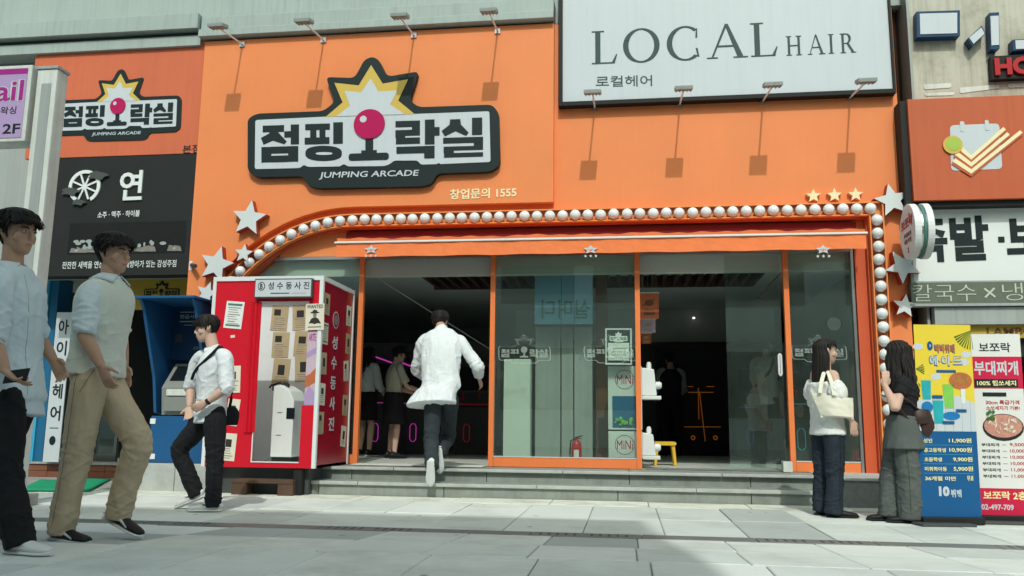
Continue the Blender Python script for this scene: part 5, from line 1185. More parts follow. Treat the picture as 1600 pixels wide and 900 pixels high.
def face_bits(root, H, f, up, s=1.0):
    H, f, up, r = head_frame(H, f, up); L = lambda x, y, z: H + (r * x + f * y + up * z) * s
    for e in (-1, 1):
        v, fc = etube([(L(e * .016, .0805, .003), .001, .001), (L(e * .024, .0825, .004), .0042 * s, .003 * s), (L(e * .033, .0805, .004), .0045 * s, .003 * s), (L(e * .044, .073, .004), .001, .001)], up, 8, 3); mb = MB(); mb.add(v, fc); ey = mb.build('eye', 'eye_white', root, smooth=True)
        mb = MB(); v, fc = etube([(L(e * .029, .081, .004), .0046 * s, .0046 * s), (L(e * .029, .0852, .004), .004 * s, .004 * s)], up, 10, 1); mb.add(v, fc); mb.build('iris', 'iris', ey)
        mb = MB(); v, fc = etube([(L(e * .012, .087, .021), .003 * s, .003 * s), (L(e * .03, .0865, .026), .0045 * s, .003 * s), (L(e * .05, .069, .021), .0015, .0015)], up, 8, 3); mb.add(v, fc); mb.build('eyebrow', 'brow', root, smooth=True)
    mb = MB(); v, fc = etube([(L(-.021, .0835, -.0635), .002 * s, .002 * s), (L(0, .0945, -.0635), .007 * s, .003 * s), (L(.021, .0835, -.0635), .002 * s, .002 * s)], up, 8, 3); mb.add(v, fc); mb.build('lips', 'lip', root, smooth=True)
def skull_pt(z, th, off, S):
    """point on the head at height z, angle th from the face, pushed out by off"""
    H, f, up, r, s = S; zs = [q[0] for q in SK]; w_ = np.interp(z, zs, [q[1] for q in SK]); a = np.interp(z, zs, [q[2] for q in SK]); b = np.interp(z, zs, [q[3] for q in SK])
    c, n = (a - b) / 2, (a + b) / 2
    return H + (r * ((w_ + off) * math.sin(th)) + f * (c + (n + off) * math.cos(th)) + up * (z + off * (.8 if z > .08 else .2))) * s
def hair_short(root, H, f, up, s=1.0, fringe=.045, seed=0, vol=.018, n_t=800):
    H, f, up, r = head_frame(H, f, up); S = (H, f, up, r, s); g = random.Random(seed)
    def line(th):
        a = abs(math.degrees(th)); return .013 * noise.noise((th * 3.1 + seed, seed * .7, 0)) * (1 if a < 70 else .3) + np.interp(a, [0, 45, 62, 76, 84, 92, 112, 128, 180], [fringe + .012, fringe + .008, fringe - .002, .03, -.022, .008, .004, -.045, -.078])
    vf = lambda z: vol * np.interp(z, [-.08, 0, .03, .06, .10], [.30, .36, .62, 1.0, 1.2])
    zs = np.linspace(-.08, .113, 26); ths = np.linspace(-math.pi, math.pi, 49)[:-1]; v = []; f_ = []
    for z in zs:
        for th in ths:
            zz = max(z, line(th)); v.append(skull_pt(min(zz, .113), th, vf(zz) * (.5 + .5 * min(1, (zz - line(th)) / .03)), S))
    m = len(ths)
    for i in range(len(zs) - 1):
        for j in range(m):
            if zs[i + 1] > line(ths[j]) - .012: f_.append((i * m + j, i * m + (j + 1) % m, (i + 1) * m + (j + 1) % m, (i + 1) * m + j))
    v.append(H + up * (.113 + vol) * s); e = len(v) - 1; b = (len(zs) - 1) * m; f_ += [(b + j, b + (j + 1) % m, e) for j in range(m)]
    mb = MB(); mb.add(v, f_)
    for i in range(n_t):
        th = g.uniform(-math.pi, math.pi); z = g.uniform(line(th), .112); p0 = skull_pt(z, th, vf(z) * .7, S); a = abs(th); vol_ = vf(z)
        dth = (-.22 if a < 1.2 else .06) * (1 if th > 0 else -1) * g.uniform(.2, 1) + g.uniform(-.05, .05); ln = g.uniform(.035, .07) * (1.15 if a < 1 else .85)
        z1 = z - ln * .5; z2 = z - ln
        lim = line(th) - .012
        p1 = skull_pt(max(z1, lim), th + dth * .5, vol_ * 1.05, S); p2 = skull_pt(max(z2, lim - .010), th + dth, vol_ * (g.uniform(.85, 1.12) if g.random() > .28 else g.uniform(1.2, 1.75)), S)
        vv, ff = etube([(p0, .0042 * s, .003 * s), (p1, .0048 * s, .003 * s), (p2, .0012, .001)], np.cross(p2 - p0, p1 - H), 5, 2); mb.add(vv, ff)
    return mb.build('hair', 'hair', root, smooth=True)
def hair_long(root, H, f, up, drop, s=1.0, seed=0, n_s=130, wave=.012, back=.5, front=0.0, spread=1.0, lean=(0, 0, 0)):
    """scalp cap and long locks falling from the crown down the back and sides"""
    hair_short(root, H, f, up, s, .06, seed, .014, 90).name = 'hair_cap'
    H, f, up, r = head_frame(H, f, up); S = (H, f, up, r, s); g = random.Random(seed + 5); mb = MB(); dn = V3(0, 0, -1); lean = np.array(lean, float)
    for i in range(n_s):
        th = g.choice((-1, 1)) * g.uniform(1.0 - front, math.pi); z0 = g.uniform(.05, .112); ln = drop * g.uniform(.8, 1.03); ph = g.uniform(0, 6.28); lay = g.uniform(.012, .032)
        p = [skull_pt(z0, th * .8, lay * .6, S), skull_pt(.05, th, lay, S), skull_pt(-.005, th, lay * 1.15, S), skull_pt(-.06, th, lay * 1.25 + (.03 if abs(th) > 2 else .012), S)]
        q = p[-1]; N_ = 5
        out = nz_(q - H - up * ((q - H).dot(up)))
        for k in range(1, N_ + 1):
            t = k / N_; rest = max(ln - .17, .03); p.append(q + dn * rest * t + out * (.02 * spread * t) - f * (.05 * back * t) + lean * t + (r * math.sin(ph + t * 7) + f * math.cos(ph * 1.3 + t * 6)) * wave * t)
        rs = [.006, .010, .011, .011] + [.011 * (1 - .75 * (k / N_) ** 2) for k in range(1, N_ + 1)]
        vv, ff = etube([(a, b * s * 1.1, b * .55 * s) for a, b in zip(p, rs)], r * math.cos(th) - f * math.sin(th), 6, 2); mb.add(vv, ff)
    return mb.build('hair', 'hair', root, smooth=True)
def shoe(root, A, d, u, mat='shoe_black', sole='shoe_white', s=1.0, boot=0.0, swoosh=False, stripe=False, side=None):
    A, d, u = np.array(A, float), nz_(d), nz_(u); u = nz_(u - d * d.dot(u)); sd_ = np.cross(d, u); B = A - u * .085 * s
    P_ = lambda x, h, y=0: B + d * x * s + u * h * s + sd_ * y * s
    parts = [etube([(P_(-.068, .045), .02 * s, .022 * s), (P_(-.055, .05), .034 * s, .034 * s), (P_(-.01, .052), .038 * s, .038 * s), (P_(.05, .046), .041 * s, .034 * s), (P_(.11, .036), .046 * s, .026 * s), (P_(.16, .032), .045 * s, .022 * s), (P_(.195, .028), .034 * s, .017 * s), (P_(.21, .026), .014 * s, .010 * s)], sd_, 16, 3),
             etube([(P_(-.022, .04), .034 * s, .038 * s), (P_(-.012, .085), .036 * s, .044 * s), (P_(-.006, .105 + boot), .037 * s, .045 * s)], sd_, 14, 3), etube([(P_(.03, .06), .03 * s, .03 * s), (P_(.012, .1 + boot * .6), .026 * s, .03 * s)], sd_, 10, 2)]
    me = fuse(parts, .006, 2); sh_ = link('shoe', me, mat, root)
    mb = MB(); v, f_ = etube([(P_(-.076, .013), .02 * s, .013 * s), (P_(-.06, .013), .037 * s, .013 * s), (P_(0, .013), .041 * s, .013 * s), (P_(.07, .013), .044 * s, .013 * s), (P_(.13, .013), .05 * s, .013 * s), (P_(.185, .014), .043 * s, .013 * s), (P_(.218, .016), .015 * s, .011 * s)], sd_, 14, 3); mb.add(v, f_); mb.build('sole', sole, sh_, smooth=True)
    if swoosh:
        e = -1 if sd_[1] > 0 else 1; pts = [(-.045, .078), (-.03, .052), (0, .040), (.03, .046), (.10, .074), (.03, .058), (0, .056), (-.02, .064)]; mb = MB(); n = len(pts)
        v = [P_(x, h, e * (.0445 + .004 * (h < .06))) for x, h in pts] + [P_(x, h, e * .036) for x, h in pts]; mb.add(v, [tuple(range(n)), tuple(range(2 * n - 1, n - 1, -1))] + [((i + 1) % n, i, n + i, n + (i + 1) % n) for i in range(n)]); mb.build('side_mark', 'shoe_black', sh_)
    if stripe:
        e = -1 if sd_[1] > 0 else 1; mb = MB(); pts = [(-.06, .055), (-.02, .066), (.03, .048), (.06, .062), (.12, .038), (.12, .030), (.06, .052), (.03, .038), (-.02, .056), (-.06, .045)]; n = len(pts)
        v = [P_(x, h, e * .0475) for x, h in pts] + [P_(x, h, e * .034) for x, h in pts]; mb.add(v, [tuple(range(n)), tuple(range(2 * n - 1, n - 1, -1))] + [((i + 1) % n, i, n + i, n + (i + 1) % n) for i in range(n)]); mb.build('side_stripe', 'shoe_white', sh_)
    return sh_
def torso_secs(J, g=1.0, ex=0.0, top=True, low=-.14, hips=1.0, wide=1.0, chest=1.0):
    P_, N = J['P'], J['N']; ax_ = N - P_; s = J['s']; S = [(low, .160 * hips, .105), (-.02, .172 * hips, .112), (.12, .160, .108), (.30, .148, .103), (.55, .160, .115 * chest), (.76, .172, .112 * chest), (.90, .150, .085)]
    if top: S.append((1.0, .075, .06))
    else: S = S[:-1]
    f_ = J['f']; o = []
    for t, a, b in S: o.append((P_ + ax_ * t - f_ * (.012 * math.sin(max(0, min(1, t)) * 3.1)), (a * g * wide + ex) * s, (b * g + ex) * s))
    return o
def person(label, J, top='shirt_white', bottom='trouser_black', skin='skin', hair='short', voxel=.0065, sleeves=1.0, sleeve_r=1.0, leg_r=(.095, .088, .068, .062, .058), pants=True, top_low=-.22, flare=0.0, shoes=None, hair_kw=None, group=None, coll=True, fold=.010, pfold=.010, face=True, shirt_len=None, hands=True, seed=1, chest=1.0, top_top=True, tuck=False, skirt=None, vest=None, curl=.35, wide=1.0, top_ex=.016):
    s = J['s']; base = J.get('base', (J['P'][0], J['P'][1], 0)); R = thing('person', label, 'person', tuple(map(float, base)), group); f_ = J['f']; sd = J['side']
    up = nz_(J['H'] - J['N'])
    b = [etube(torso_secs(J, .88), sd, 22, 4)]
    neck = [(J['N'] - nz_(J['N'] - J['P']) * .05 * s, .065 * s, .06 * s), (J['N'] + up * .02 * s, .056 * s, .056 * s), (J['H'] - up * .06 * s - f_ * .012 * s, .052 * s, .054 * s), (J['H'] - up * .01 * s - f_ * .02 * s, .05 * s, .055 * s)]
    b.append(etube(neck, sd, 16, 4)); b += head_parts(J['H'], J['hf'], J['hup'], s)
    for q in 'RL':
        S_, E_, W_ = J[q + 'sh'], J[q + 'el'], J[q + 'wr']
        b.append(limb([lerp(S_, J['N'], .25), S_, lerp(S_, E_, .5), E_, lerp(E_, W_, .3), lerp(E_, W_, .7), W_], [.048 * s, .048 * s, .043 * s, .038 * s, .041 * s, .034 * s, (.028 * s, .024 * s)], sd))
        if hands: b += hand(W_, J[q + 'hd'], J[q + 'pn'], J[q + 'tv'], s * .98, curl if not isinstance(curl, dict) else curl[q])
        Hp, K_, A_ = J[q + 'hip'], J[q + 'kn'], J[q + 'an']; b.append(limb([lerp(Hp, J['P'], .2) + V3(0, 0, .04), Hp, lerp(Hp, K_, .5), K_, lerp(K_, A_, .3), lerp(K_, A_, .7), A_, A_ - V3(0, 0, .03)], [.078 * s, .078 * s, .068 * s, .053 * s, .054 * s, .043 * s, .034 * s, .034 * s], sd))
    body = link('body', fuse(b, voxel, 2), skin, R)
    if face: face_bits(R, J['H'], J['hf'], J['hup'], s)
    hk = dict(hair_kw or {})
    if hair == 'short': hair_short(R, J['H'], J['hf'], J['hup'], s, seed=seed, **hk)
    else: hair_long(R, J['H'], J['hf'], J['hup'], s=s, seed=seed, **hk)
    # upper garment
    ax_ = nz_(J['N'] - J['P']); L_ = np.linalg.norm(J['N'] - J['P'])
    ts = torso_secs(J, 1.0, top_ex, top_top, 0.0, wide=wide, chest=chest)[1:]
    hem = [(J['P'] + ax_ * L_ * top_low + J.get('hemoff', V3(0, 0, 0)), (.178 + flare) * s * wide, (.118 + flare * .8) * s), (J['P'] + ax_ * L_ * (top_low * .4 + (.08 if 'hemoff' in J else 0)) + J.get('hemoff', V3(0, 0, 0)) * .6, (.176 + flare * .5) * s * wide, (.118 + flare * .5) * s)]
    if 'hemoff' in J: ts = ts[1:]
    g = [etube(hem + ts, sd, 26, 4, ax_)]
    if top_top: g.append(etube([(J['N'] - ax_ * .07 * s, .10 * s, .085 * s), (J['N'] + up * .0 * s, .070 * s, .068 * s), (J['N'] + up * .028 * s, .066 * s, .066 * s)], sd, 18, 3))
    slv = [etube(hem + ts, sd, 26, 4)] if False else []
    for q in 'RL':
        S_, E_, W_ = J[q + 'sh'], J[q + 'el'], J[q + 'wr']
        if sleeves <= 0: continue
        if sleeves <= 1.0: pts = [lerp(S_, J['N'], .45), S_, lerp(S_, E_, .5 * sleeves), lerp(S_, E_, sleeves)]; rr = [.054, .058, .058, .057]
        else: t = sleeves - 1; pts = [lerp(S_, J['N'], .45), S_, lerp(S_, E_, .55), E_, lerp(E_, W_, t * .5), lerp(E_, W_, t)]; rr = [.056, .062, .060, .058, .055, .050]
        (slv if vest else g).append(limb(pts, [x * s * sleeve_r for x in rr], sd))
    if vest:
        slv.append(etube([(J['N'] - ax_ * .09 * s, .10 * s, .09 * s), (J['N'] - ax_ * .01 * s, .078 * s, .076 * s), (J['N'] + up * .028 * s, .066 * s, .066 * s)], sd, 18, 3)); link('shirt', fuse(slv, voxel * 1.05, 1, fold * .7, (10, 10, 4), seed, [(lerp(J[q + 'sh'], J[q + 'el'], .6), .13, .011, 62) for q in 'RL']), vest, R)
        link('vest', fuse(g[:1], voxel * 1.05, 1, fold * .6, (6, 6, 2.5), seed + 1, [(J['P'] + (J['N'] - J['P']) * .12, .2, .009, 48)] + [(lerp(J[q + 'sh'], J['P'], .3), .14, .008, 40) for q in 'RL']), top, R)
    else:
      st_ = link('shirt', fuse(g, voxel * 1.05, 1, fold * .85, (9, 9, 3.2), seed, [(J[q + 'el'], .12, .010, 70) for q in 'RL'] + [(lerp(J[q + 'sh'], J['P'], .25), .16, .009, 45) for q in 'RL'] + [(J['P'] + (J['N'] - J['P']) * .15, .22, .007, 50)]), top, R)
    if coll and not vest and face:
        bv = BVHTree.FromPolygons([v.co[:] for v in st_.data.vertices], [p_.vertices[:] for p_ in st_.data.polygons]); seam(st_, bv, [lerp(J['N'] - ax_ * .04, J['P'], t) + sd * .016 for t in np.linspace(0, 1, 14)], f_, darker(top, .7), .002, 'placket_edge')
    cs_k = 1.32 if vest else 1.12
    if coll:
        for e in (-1, 1):
            mb = MB(); nb = J['N'] + up * .036 * s; a0 = nb + sd * e * .012 * s + f_ * .070 * s; pts = [nb - f_ * .066 * s, nb + sd * e * .052 * s - f_ * .04 * s, nb + sd * e * .066 * s + f_ * .02 * s, a0 + V3(0, 0, -.006)]
            lo = [nb - f_ * .082 * s * cs_k - up * .034 * s, nb + (sd * e * .074 - f_ * .05) * s * cs_k - up * .036 * s, nb + (sd * e * .088 + f_ * .03) * s * cs_k - up * .042 * s, a0 + (f_ * .022 + sd * e * .045) * s * cs_k - up * .062 * s]
            A_, B_ = crom(pts, 4), crom(lo, 4); n = len(A_); nv = [tuple(x) for x in A_] + [tuple(x) for x in B_]; mb.add(nv, [(i, i + 1, n + i + 1, n + i) for i in range(n - 1)]); c_ = mb.build('collar', vest or top, R, smooth=True); m_ = c_.modifiers.new('t', 'SOLIDIFY'); m_.thickness = .006
    # lower garment
    if pants:
        p = [etube(torso_secs(J, 1.0, -.004, False, -.10)[:3], sd, 22, 4)]
        for q in 'RL':
            Hp, K_, A_ = J[q + 'hip'], J[q + 'kn'], J[q + 'an']; a, b_, c, d, e = [x * s for x in leg_r]; end = A_ + (A_ - K_) / np.linalg.norm(A_ - K_) * .045
            p.append(limb([lerp(Hp, J['P'], .3) + V3(0, 0, .06), Hp, lerp(Hp, K_, .5), K_, lerp(K_, A_, .45), lerp(K_, A_, .8), end], [a * .95, a, b_, c, (c + d) / 2, d, e], sd, 18))
        tr = link('trousers', fuse(p, voxel * 1.1, 1, pfold * .75, (8, 8, 2.6), seed + 3, [(J[q + k], .15, .011, 62) for q in 'RL' for k in ('kn',)] + [(lerp(J[q + 'kn'], J[q + 'an'], .85), .12, .010, 75) for q in 'RL'] + [(J[q + 'hip'] + J['f'] * .08, .12, .008, 55) for q in 'RL'], J['P'][2] + .06), bottom, R)
        if face:
            bv = BVHTree.FromPolygons([v.co[:] for v in tr.data.vertices], [p_.vertices[:] for p_ in tr.data.polygons]); sm_ = darker(bottom)
            for q, e in (('R', 1), ('L', -1)):
                Hp, K_, A_ = J[q + 'hip'], J[q + 'kn'], J[q + 'an']; o_ = sd * e
                seam(tr, bv, [lerp(Hp, K_, t) for t in np.linspace(-.1, .98, 16)] + [lerp(K_, A_, t) for t in np.linspace(.03, .98, 14)], o_, sm_)
                o2_ = nz_(sd * e + f_ * .6); seam(tr, bv, [lerp(Hp + V3(0, 0, .07) + f_ * .05, Hp - V3(0, 0, .07) - f_ * .03, t) for t in np.linspace(0, 1, 8)], o2_, sm_, .003, 'pocket_edge')
        if tuck:
            w0 = J['P'] + ax_ * L_ * .06; mb = MB(); v, fc = etube([(w0, .180 * s, .122 * s), (w0 + ax_ * .035 * s, .178 * s, .120 * s)], sd, 24, 1); mb.add(v, fc); mb.build('belt', 'shoe_black', R, smooth=True)
    if skirt:
        mat_, t1, w1 = skirt; v = [(J['P'] + ax_ * L_ * .17, .182 * s, .134 * s), (J['P'], .196 * s, .145 * s), (J['P'] - V3(0, 0, t1 * .5), (.19 + w1 * .5) * s, (.145 + w1 * .5) * s), (J['P'] - V3(0, 0, t1), (.195 + w1) * s, (.15 + w1) * s)]
        link('skirt', fuse([etube(v, sd, 28, 4)], voxel * 1.2, 2, .008, (9, 9, 2), seed + 7), mat_, R)
    for q in 'RL':
        if shoes is not None:
            kw = dict(shoes); kw.update(J.get(q + 'shoe', {})); shoe(R, J[q + 'an'], J[q + 'toe'], J.get(q + 'up', V3(0, 0, 1)), s=s, **kw)
    return R
def J3(Y0):
    """pixel joint -> place, on a plane Y0 + dy"""
    return lambda px, py, dy=0.0: np.array(onY(px, py, Y0 + dy), float)
def fill(J, f):
    J['f'] = nz_(f); J['side'] = nz_(np.cross(J['f'], V3(0, 0, 1))); J.setdefault('hf', J['f']); J.setdefault('hup', nz_(nz_(J['H'] - J['N']) + V3(0, 0, 1.5)))
    for q, e in (('R', 1), ('L', -1)):
        J.setdefault(q + 'hd', nz_(J[q + 'wr'] - J[q + 'el'])); J.setdefault(q + 'pn', -J['side'] * e + J['f'] * .15); J.setdefault(q + 'tv', J['f'] + J['side'] * .0)
        J.setdefault(q + 'toe', J['f'])
    return J
def ground_ankle(J, q, z, h=.085): J[q + 'an'] = V3(J[q + 'an'][0], J[q + 'an'][1], z + h * J['s'])
# ---- near walker: cream vest, khaki trousers
zg = .055; Y0 = onZ(105, 843, zg).y; j = J3(Y0)
J = dict(s=1.06, P=j(150, 583), N=j(171, 438), H=j(178, 397), Rsh=j(141, 463, -.17), Lsh=j(180, 458, .16), Rel=j(131, 522, -.23), Rwr=j(158, 572, -.20), Lel=j(188, 520, .22), Lwr=j(194, 572, .20),
         Rhip=j(140, 596, -.085), Lhip=j(163, 594, .085), Rkn=j(119, 714, -.09), Ran=j(97, 820, -.09), Lkn=j(215, 692, .07), Lan=j(186, 798, .09), base=(j(120, 700)[0], Y0, zg))
fill(J, (.985, -.17, 0)); J['hf'] = nz_((.99, -.10, -.03)); J['Rhd'] = nz_((.45, .1, -.9)); J['Rtoe'] = nz_((.97, -.15, -.06)); J['Ltoe'] = nz_((.93, -.1, -.35)); J['Lup'] = nz_((.3, 0, .95)); ground_ankle(J, 'R', zg)
person('man walking right in cream knit vest, pale blue shirt and khaki trousers', J, top='vest_cream', bottom='khaki', vest='shirt_blue', sleeves=.98, leg_r=(.098, .089, .076, .070, .067), shoes=dict(mat='shoe_black', sole='shoe_white', stripe=True), seed=3, top_low=-.02, hair_kw=dict(fringe=.050, vol=.024), fold=.011, pfold=.012, wide=1.0, top_ex=.022)
# ---- leftmost walker
Y0 = -5.62; zg = gz(Y0); j = J3(Y0)
J = dict(s=1.08, P=j(14, 618), N=j(18, 421), H=j(27, 365), Rsh=j(2, 448, -.17), Lsh=j(34, 441, .16), Rel=j(-12, 530, -.23), Rwr=j(8, 580, -.24), Lel=j(56, 520, .20), Lwr=j(83, 562, .24),
         Rhip=j(4, 632, -.09), Lhip=j(24, 630, .09), Rkn=j(8, 745, -.10), Ran=j(28, 850, -.10), Lkn=j(-15, 745, .1), Lan=j(-62, 838, .10), base=(j(10, 700)[0], Y0, zg))
fill(J, (.985, -.17, 0)); J['hf'] = nz_((.99, -.10, 0)); J['Rhd'] = nz_((.85, -.1, -.5)); J['Rpn'] = nz_((.1, .3, 1)); J['Rtv'] = nz_((.3, .9, .2)); J['Lhd'] = nz_((.6, 0, -.8)); J['Ltoe'] = nz_((.8, 0, -.6)); J['Lup'] = nz_((.6, 0, .8)); ground_ankle(J, 'R', zg)
person('man in loose pale blue shirt and black trousers walking at the left edge', J, top='shirt_blue', bottom='trouser_black', sleeves=1.05, leg_r=(.10, .092, .078, .072, .07), shoes=dict(mat='shoe_white', sole='shoe_white'), seed=4, top_low=-.16, flare=.012, hair_kw=dict(fringe=.050, vol=.026), wide=1.0, top_ex=.026)
ph = np.array(J['Rwr']) + J['Rhd'] * .09; mb = MB(); mb.obox(tuple(ph + V3(0, 0, .02)), (.95, -.1, .1), (0, .3, 1), (0, 1, -.3), .075, .036, .0045); mb.build('phone', 'black', None, 'dark phone held in the hand of the man at the left edge', 'phone', bevel=.003)
# ---- man in white shirt walking left, bag strap
p = onZ(328, 799, 0); Y0 = p.y + .06; j = J3(Y0)
J = dict(s=1.0, P=j(328, 646), N=j(334, 549), H=j(323, 514), Lsh=j(352, 560, -.15), Rsh=j(311, 562, .13), Lel=j(354, 606, -.21), Lwr=j(323, 629, -.24), Rel=j(298, 604, .18), Rwr=j(296, 636, .08),
         Lhip=j(336, 655, -.085), Rhip=j(319, 655, .085), Lkn=j(336, 718, -.09), Lan=j(333, 782, -.08), Rkn=j(280, 704, .07), Ran=j(305, 768, .10), base=(j(328, 700)[0], Y0, 0))
fill(J, (-.90, -.43, 0)); J['hf'] = nz_((-.90, -.43, -.02)); J['Lhd'] = nz_((-.85, -.1, -.45)); J['Ltoe'] = nz_((-.96, -.25, 0)); J['Rtoe'] = nz_((-.9, -.1, -.38)); J['Rup'] = nz_((-.35, 0, .94)); ground_ankle(J, 'L', 0)
person('man in white shirt and black trousers walking left with a cross-body bag strap', J, top='shirt_white', bottom='trouser_black', sleeves=1.15, leg_r=(.098, .088, .070, .064, .060), shoes=dict(mat='shoe_white', sole='shoe_white', swoosh=True), seed=8, top_low=-.14, flare=.012, hair_kw=dict(fringe=.04, vol=.02), skin='skin_fair', top_ex=.022)
sb_ = thing('shoulder_bag', 'small black cross-body bag on the hip of the man walking left', 'bag', tuple(j(352, 655, .1)))
mb = MB(); st = crom([j(343, 541, -.06), j(336, 548, -.155), j(322, 562, -.175), j(306, 578, -.10), j(300, 592, .02)], 5); mb.tube([tuple(x) for x in st], .014, 6); mb.build('strap', 'black_cloth', sb_, smooth=True)
mb = MB(); st = crom([j(345, 541, -.03), j(360, 575, .10), j(362, 615, .14), j(358, 640, .12)], 5); mb.tube([tuple(x) for x in st], .014, 6); mb.build('strap', 'black_cloth', sb_, smooth=True)
me = fuse([etube([(j(353, 637, .12), .09, .03), (j(353, 648, .12), .12, .045), (j(352, 664, .12), .11, .04)], (1, .3, 0), 16, 3)], .008, 3, .004); link('pouch', me, 'black_cloth', sb_)
mb = MB(); w_ = lerp(J['Lel'], J['Lwr'], .93); v, fc = etube([(w_ - nz_(J['Lwr'] - J['Lel']) * .012, .034, .03), (w_ + nz_(J['Lwr'] - J['Lel']) * .012, .034, .03)], J['side'], 14, 1); mb.add(v, fc); mb.build('wrist_watch', 'shoe_black', None, 'dark watch on the wrist of the man in white shirt walking left', 'watch')
# ---- man running up the steps, seen from behind
p = onZ(673, 757, LOW); Y0 = p.y; j = J3(Y0)
J = dict(s=1.02, P=j(689, 617, .30), N=j(690, 517, .47), H=j(688, 503, .58), Lsh=j(661, 535, .46), Rsh=j(720, 535, .44), Lel=j(650, 577, .60), Lwr=j(672, 594, .85), Rel=j(746, 572, .42), Rwr=j(748, 590, .60),
         Lhip=j(677, 627, .28), Rhip=j(703, 627, .31), Lkn=j(674, 688, .26), Lan=j(675, 725, .05), Rkn=j(700, 683, .70), Ran=j(688, 706, .40), base=(p.x, Y0, LOW))
fill(J, (.06, 1, 0)); J['hf'] = nz_((.1, 1, -.1)); J['hup'] = nz_((0, .15, 1)); J['Rhd'] = nz_((.2, .5, -.75)); J['Ltoe'] = nz_((-.08, .38, -.92)); J['Lup'] = nz_((0, .92, .38)); J['Rtoe'] = nz_((.0, .35, -.94)); J['Rup'] = nz_((0, .94, .35)); J['hemoff'] = V3(-.10, -.05, .01)
person('man in loose white shirt and dark jeans running up the steps, seen from behind', J, top='shirt_white', bottom='denim_grey', sleeves=1.86, sleeve_r=.98, leg_r=(.090, .085, .073, .069, .066), shoes=dict(mat='shoe_white', sole='white'), seed=12, top_low=-.16, flare=.06, hair_kw=dict(fringe=.04, vol=.02), fold=.015, wide=1.13, top_ex=.034)
# ---- woman with tote bag
p = onZ(1300, 807, 0); Y0 = p.y; j = J3(Y0)
J = dict(s=.95, P=j(1293, 664), N=j(1289, 580), H=j(1291, 549), Rsh=j(1303, 588, -.13), Lsh=j(1274, 585, .13), Rel=j(1310, 626, -.20), Rwr=j(1331, 657, -.17), Lel=j(1270, 624, .18), Lwr=j(1290, 655, .22),
         Rhip=j(1302, 672, -.08), Lhip=j(1284, 671, .08), Rkn=j(1305, 737, -.08), Lkn=j(1285, 735, .09), Ran=j(1303, 795, -.09), Lan=j(1284, 790, .10), base=(p.x, Y0, 0))
fill(J, (.93, .36, 0)); J['hf'] = nz_((.96, .2, .02)); J['Rhd'] = nz_((.15, -.05, -1)); J['Rtoe'] = nz_((.95, -.05, 0)); J['Ltoe'] = nz_((.9, .3, 0)); ground_ankle(J, 'R', 0); ground_ankle(J, 'L', 0)
w1 = person('woman with long straight dark hair, white off-shoulder blouse and dark jeans', J, top='blouse', bottom='denim', skin='skin_fair', hair='long', hair_kw=dict(drop=.60, wave=.006, back=.35, n_s=170, front=-.85, spread=.2), sleeves=0, top_top=False, top_low=-.17, flare=.03, leg_r=(.094, .088, .073, .075, .078), shoes=dict(mat='shoe_black', sole='shoe_black', boot=.03), coll=False, seed=21, chest=1.05, fold=.012)
g = []
for q in 'RL':
    S_, E_ = J[q + 'sh'], J[q + 'el']; g.append(limb([lerp(S_, E_, .26), lerp(S_, E_, .42), lerp(S_, E_, .7), lerp(S_, E_, .93), lerp(S_, E_, 1.0)], [.05, .072, .082, .068, .045], J['side'])); g.append(limb([lerp(S_, E_, .98), lerp(E_, J[q + 'wr'], .06), lerp(E_, J[q + 'wr'], .14)], [.045, .052, .062], J['side']))
for k_, q in enumerate('RL'): link('puff_sleeve', fuse(g[k_ * 2:k_ * 2 + 2], .0075, 2, .016, (14, 14, 8), 5 + k_), 'blouse', w1)
mb = MB(); v, fc = etube([(J['N'] + V3(0, -.05, .0) + J['side'] * .06, .012, .006), (J['Rsh'] * .6 + J['N'] * .4 + V3(0, 0, .012), .012, .006), (lerp(J['Rsh'], J['P'], .2) + V3(.02, -.05, 0), .012, .006)], J['f'], 8, 3); mb.add(v, fc); mb.build('shoulder_strap', 'blouse', w1, smooth=True)
tb = thing('tote_bag', 'cream canvas tote bag hanging from the shoulder of the woman in jeans', 'bag', tuple(j(1300, 655, -.2)))
c0 = [j(1268, 613, -.20), j(1333, 622, -.26), j(1334, 655, -.26), j(1283, 652, -.20)]
mb = MB(); n = 14; v = []; f = []
for sgn in (0, 1):
    for a in range(n + 1):
        for b in range(n + 1):
            u, t = a / n, b / n; q = (c0[0] * (1 - u) + c0[1] * u) * (1 - t) + (c0[3] * (1 - u) + c0[2] * u) * t
            blg = math.sin(math.pi * u) ** .5 * math.sin(math.pi * min(1, t * .5 + .5 * t * t)) if 0 < u < 1 else 0
            v.append(q + V3(0, (-.055 if sgn == 0 else .05) * (math.sin(math.pi * u) * (.35 + .65 * t) if t < .99 else 0) + .008 * noise.noise((u * 5, t * 4, sgn)), .012 * math.sin(u * 3.14) * (t - .5)))
m = (n + 1) ** 2
for sgn in (0, 1):
    for a in range(n):
        for b in range(n): i = sgn * m + a * (n + 1) + b; f.append((i, i + 1, i + n + 2, i + n + 1))
edge = [b for b in range(n + 1)]; 
for b in range(n): f.append((b, b + 1, m + b + 1, m + b)); i = n * (n + 1); f.append((i + b, i + b + 1, m + i + b + 1, m + i + b))
for a in range(n): i = a * (n + 1) + n; f.append((i, i + n + 1, m + i + n + 1, m + i))
mb.add(v, f); mb.build('bag_body', 'canvas', tb, smooth=True)
for dyy in (-.045, .03):
    st = crom([j(1281, 614, -.20 + dyy), j(1284, 595, -.17 + dyy * .6), j(1290, 578, -.09), j(1297, 590, -.16 + dyy * .6), j(1304, 618, -.225 + dyy)], 5); mb = MB(); v, fc = etube([(x, .017, .004) for x in st], (1, 0, 0), 8, 1); mb.add(v, fc); mb.build('handle', 'canvas', tb, smooth=True)
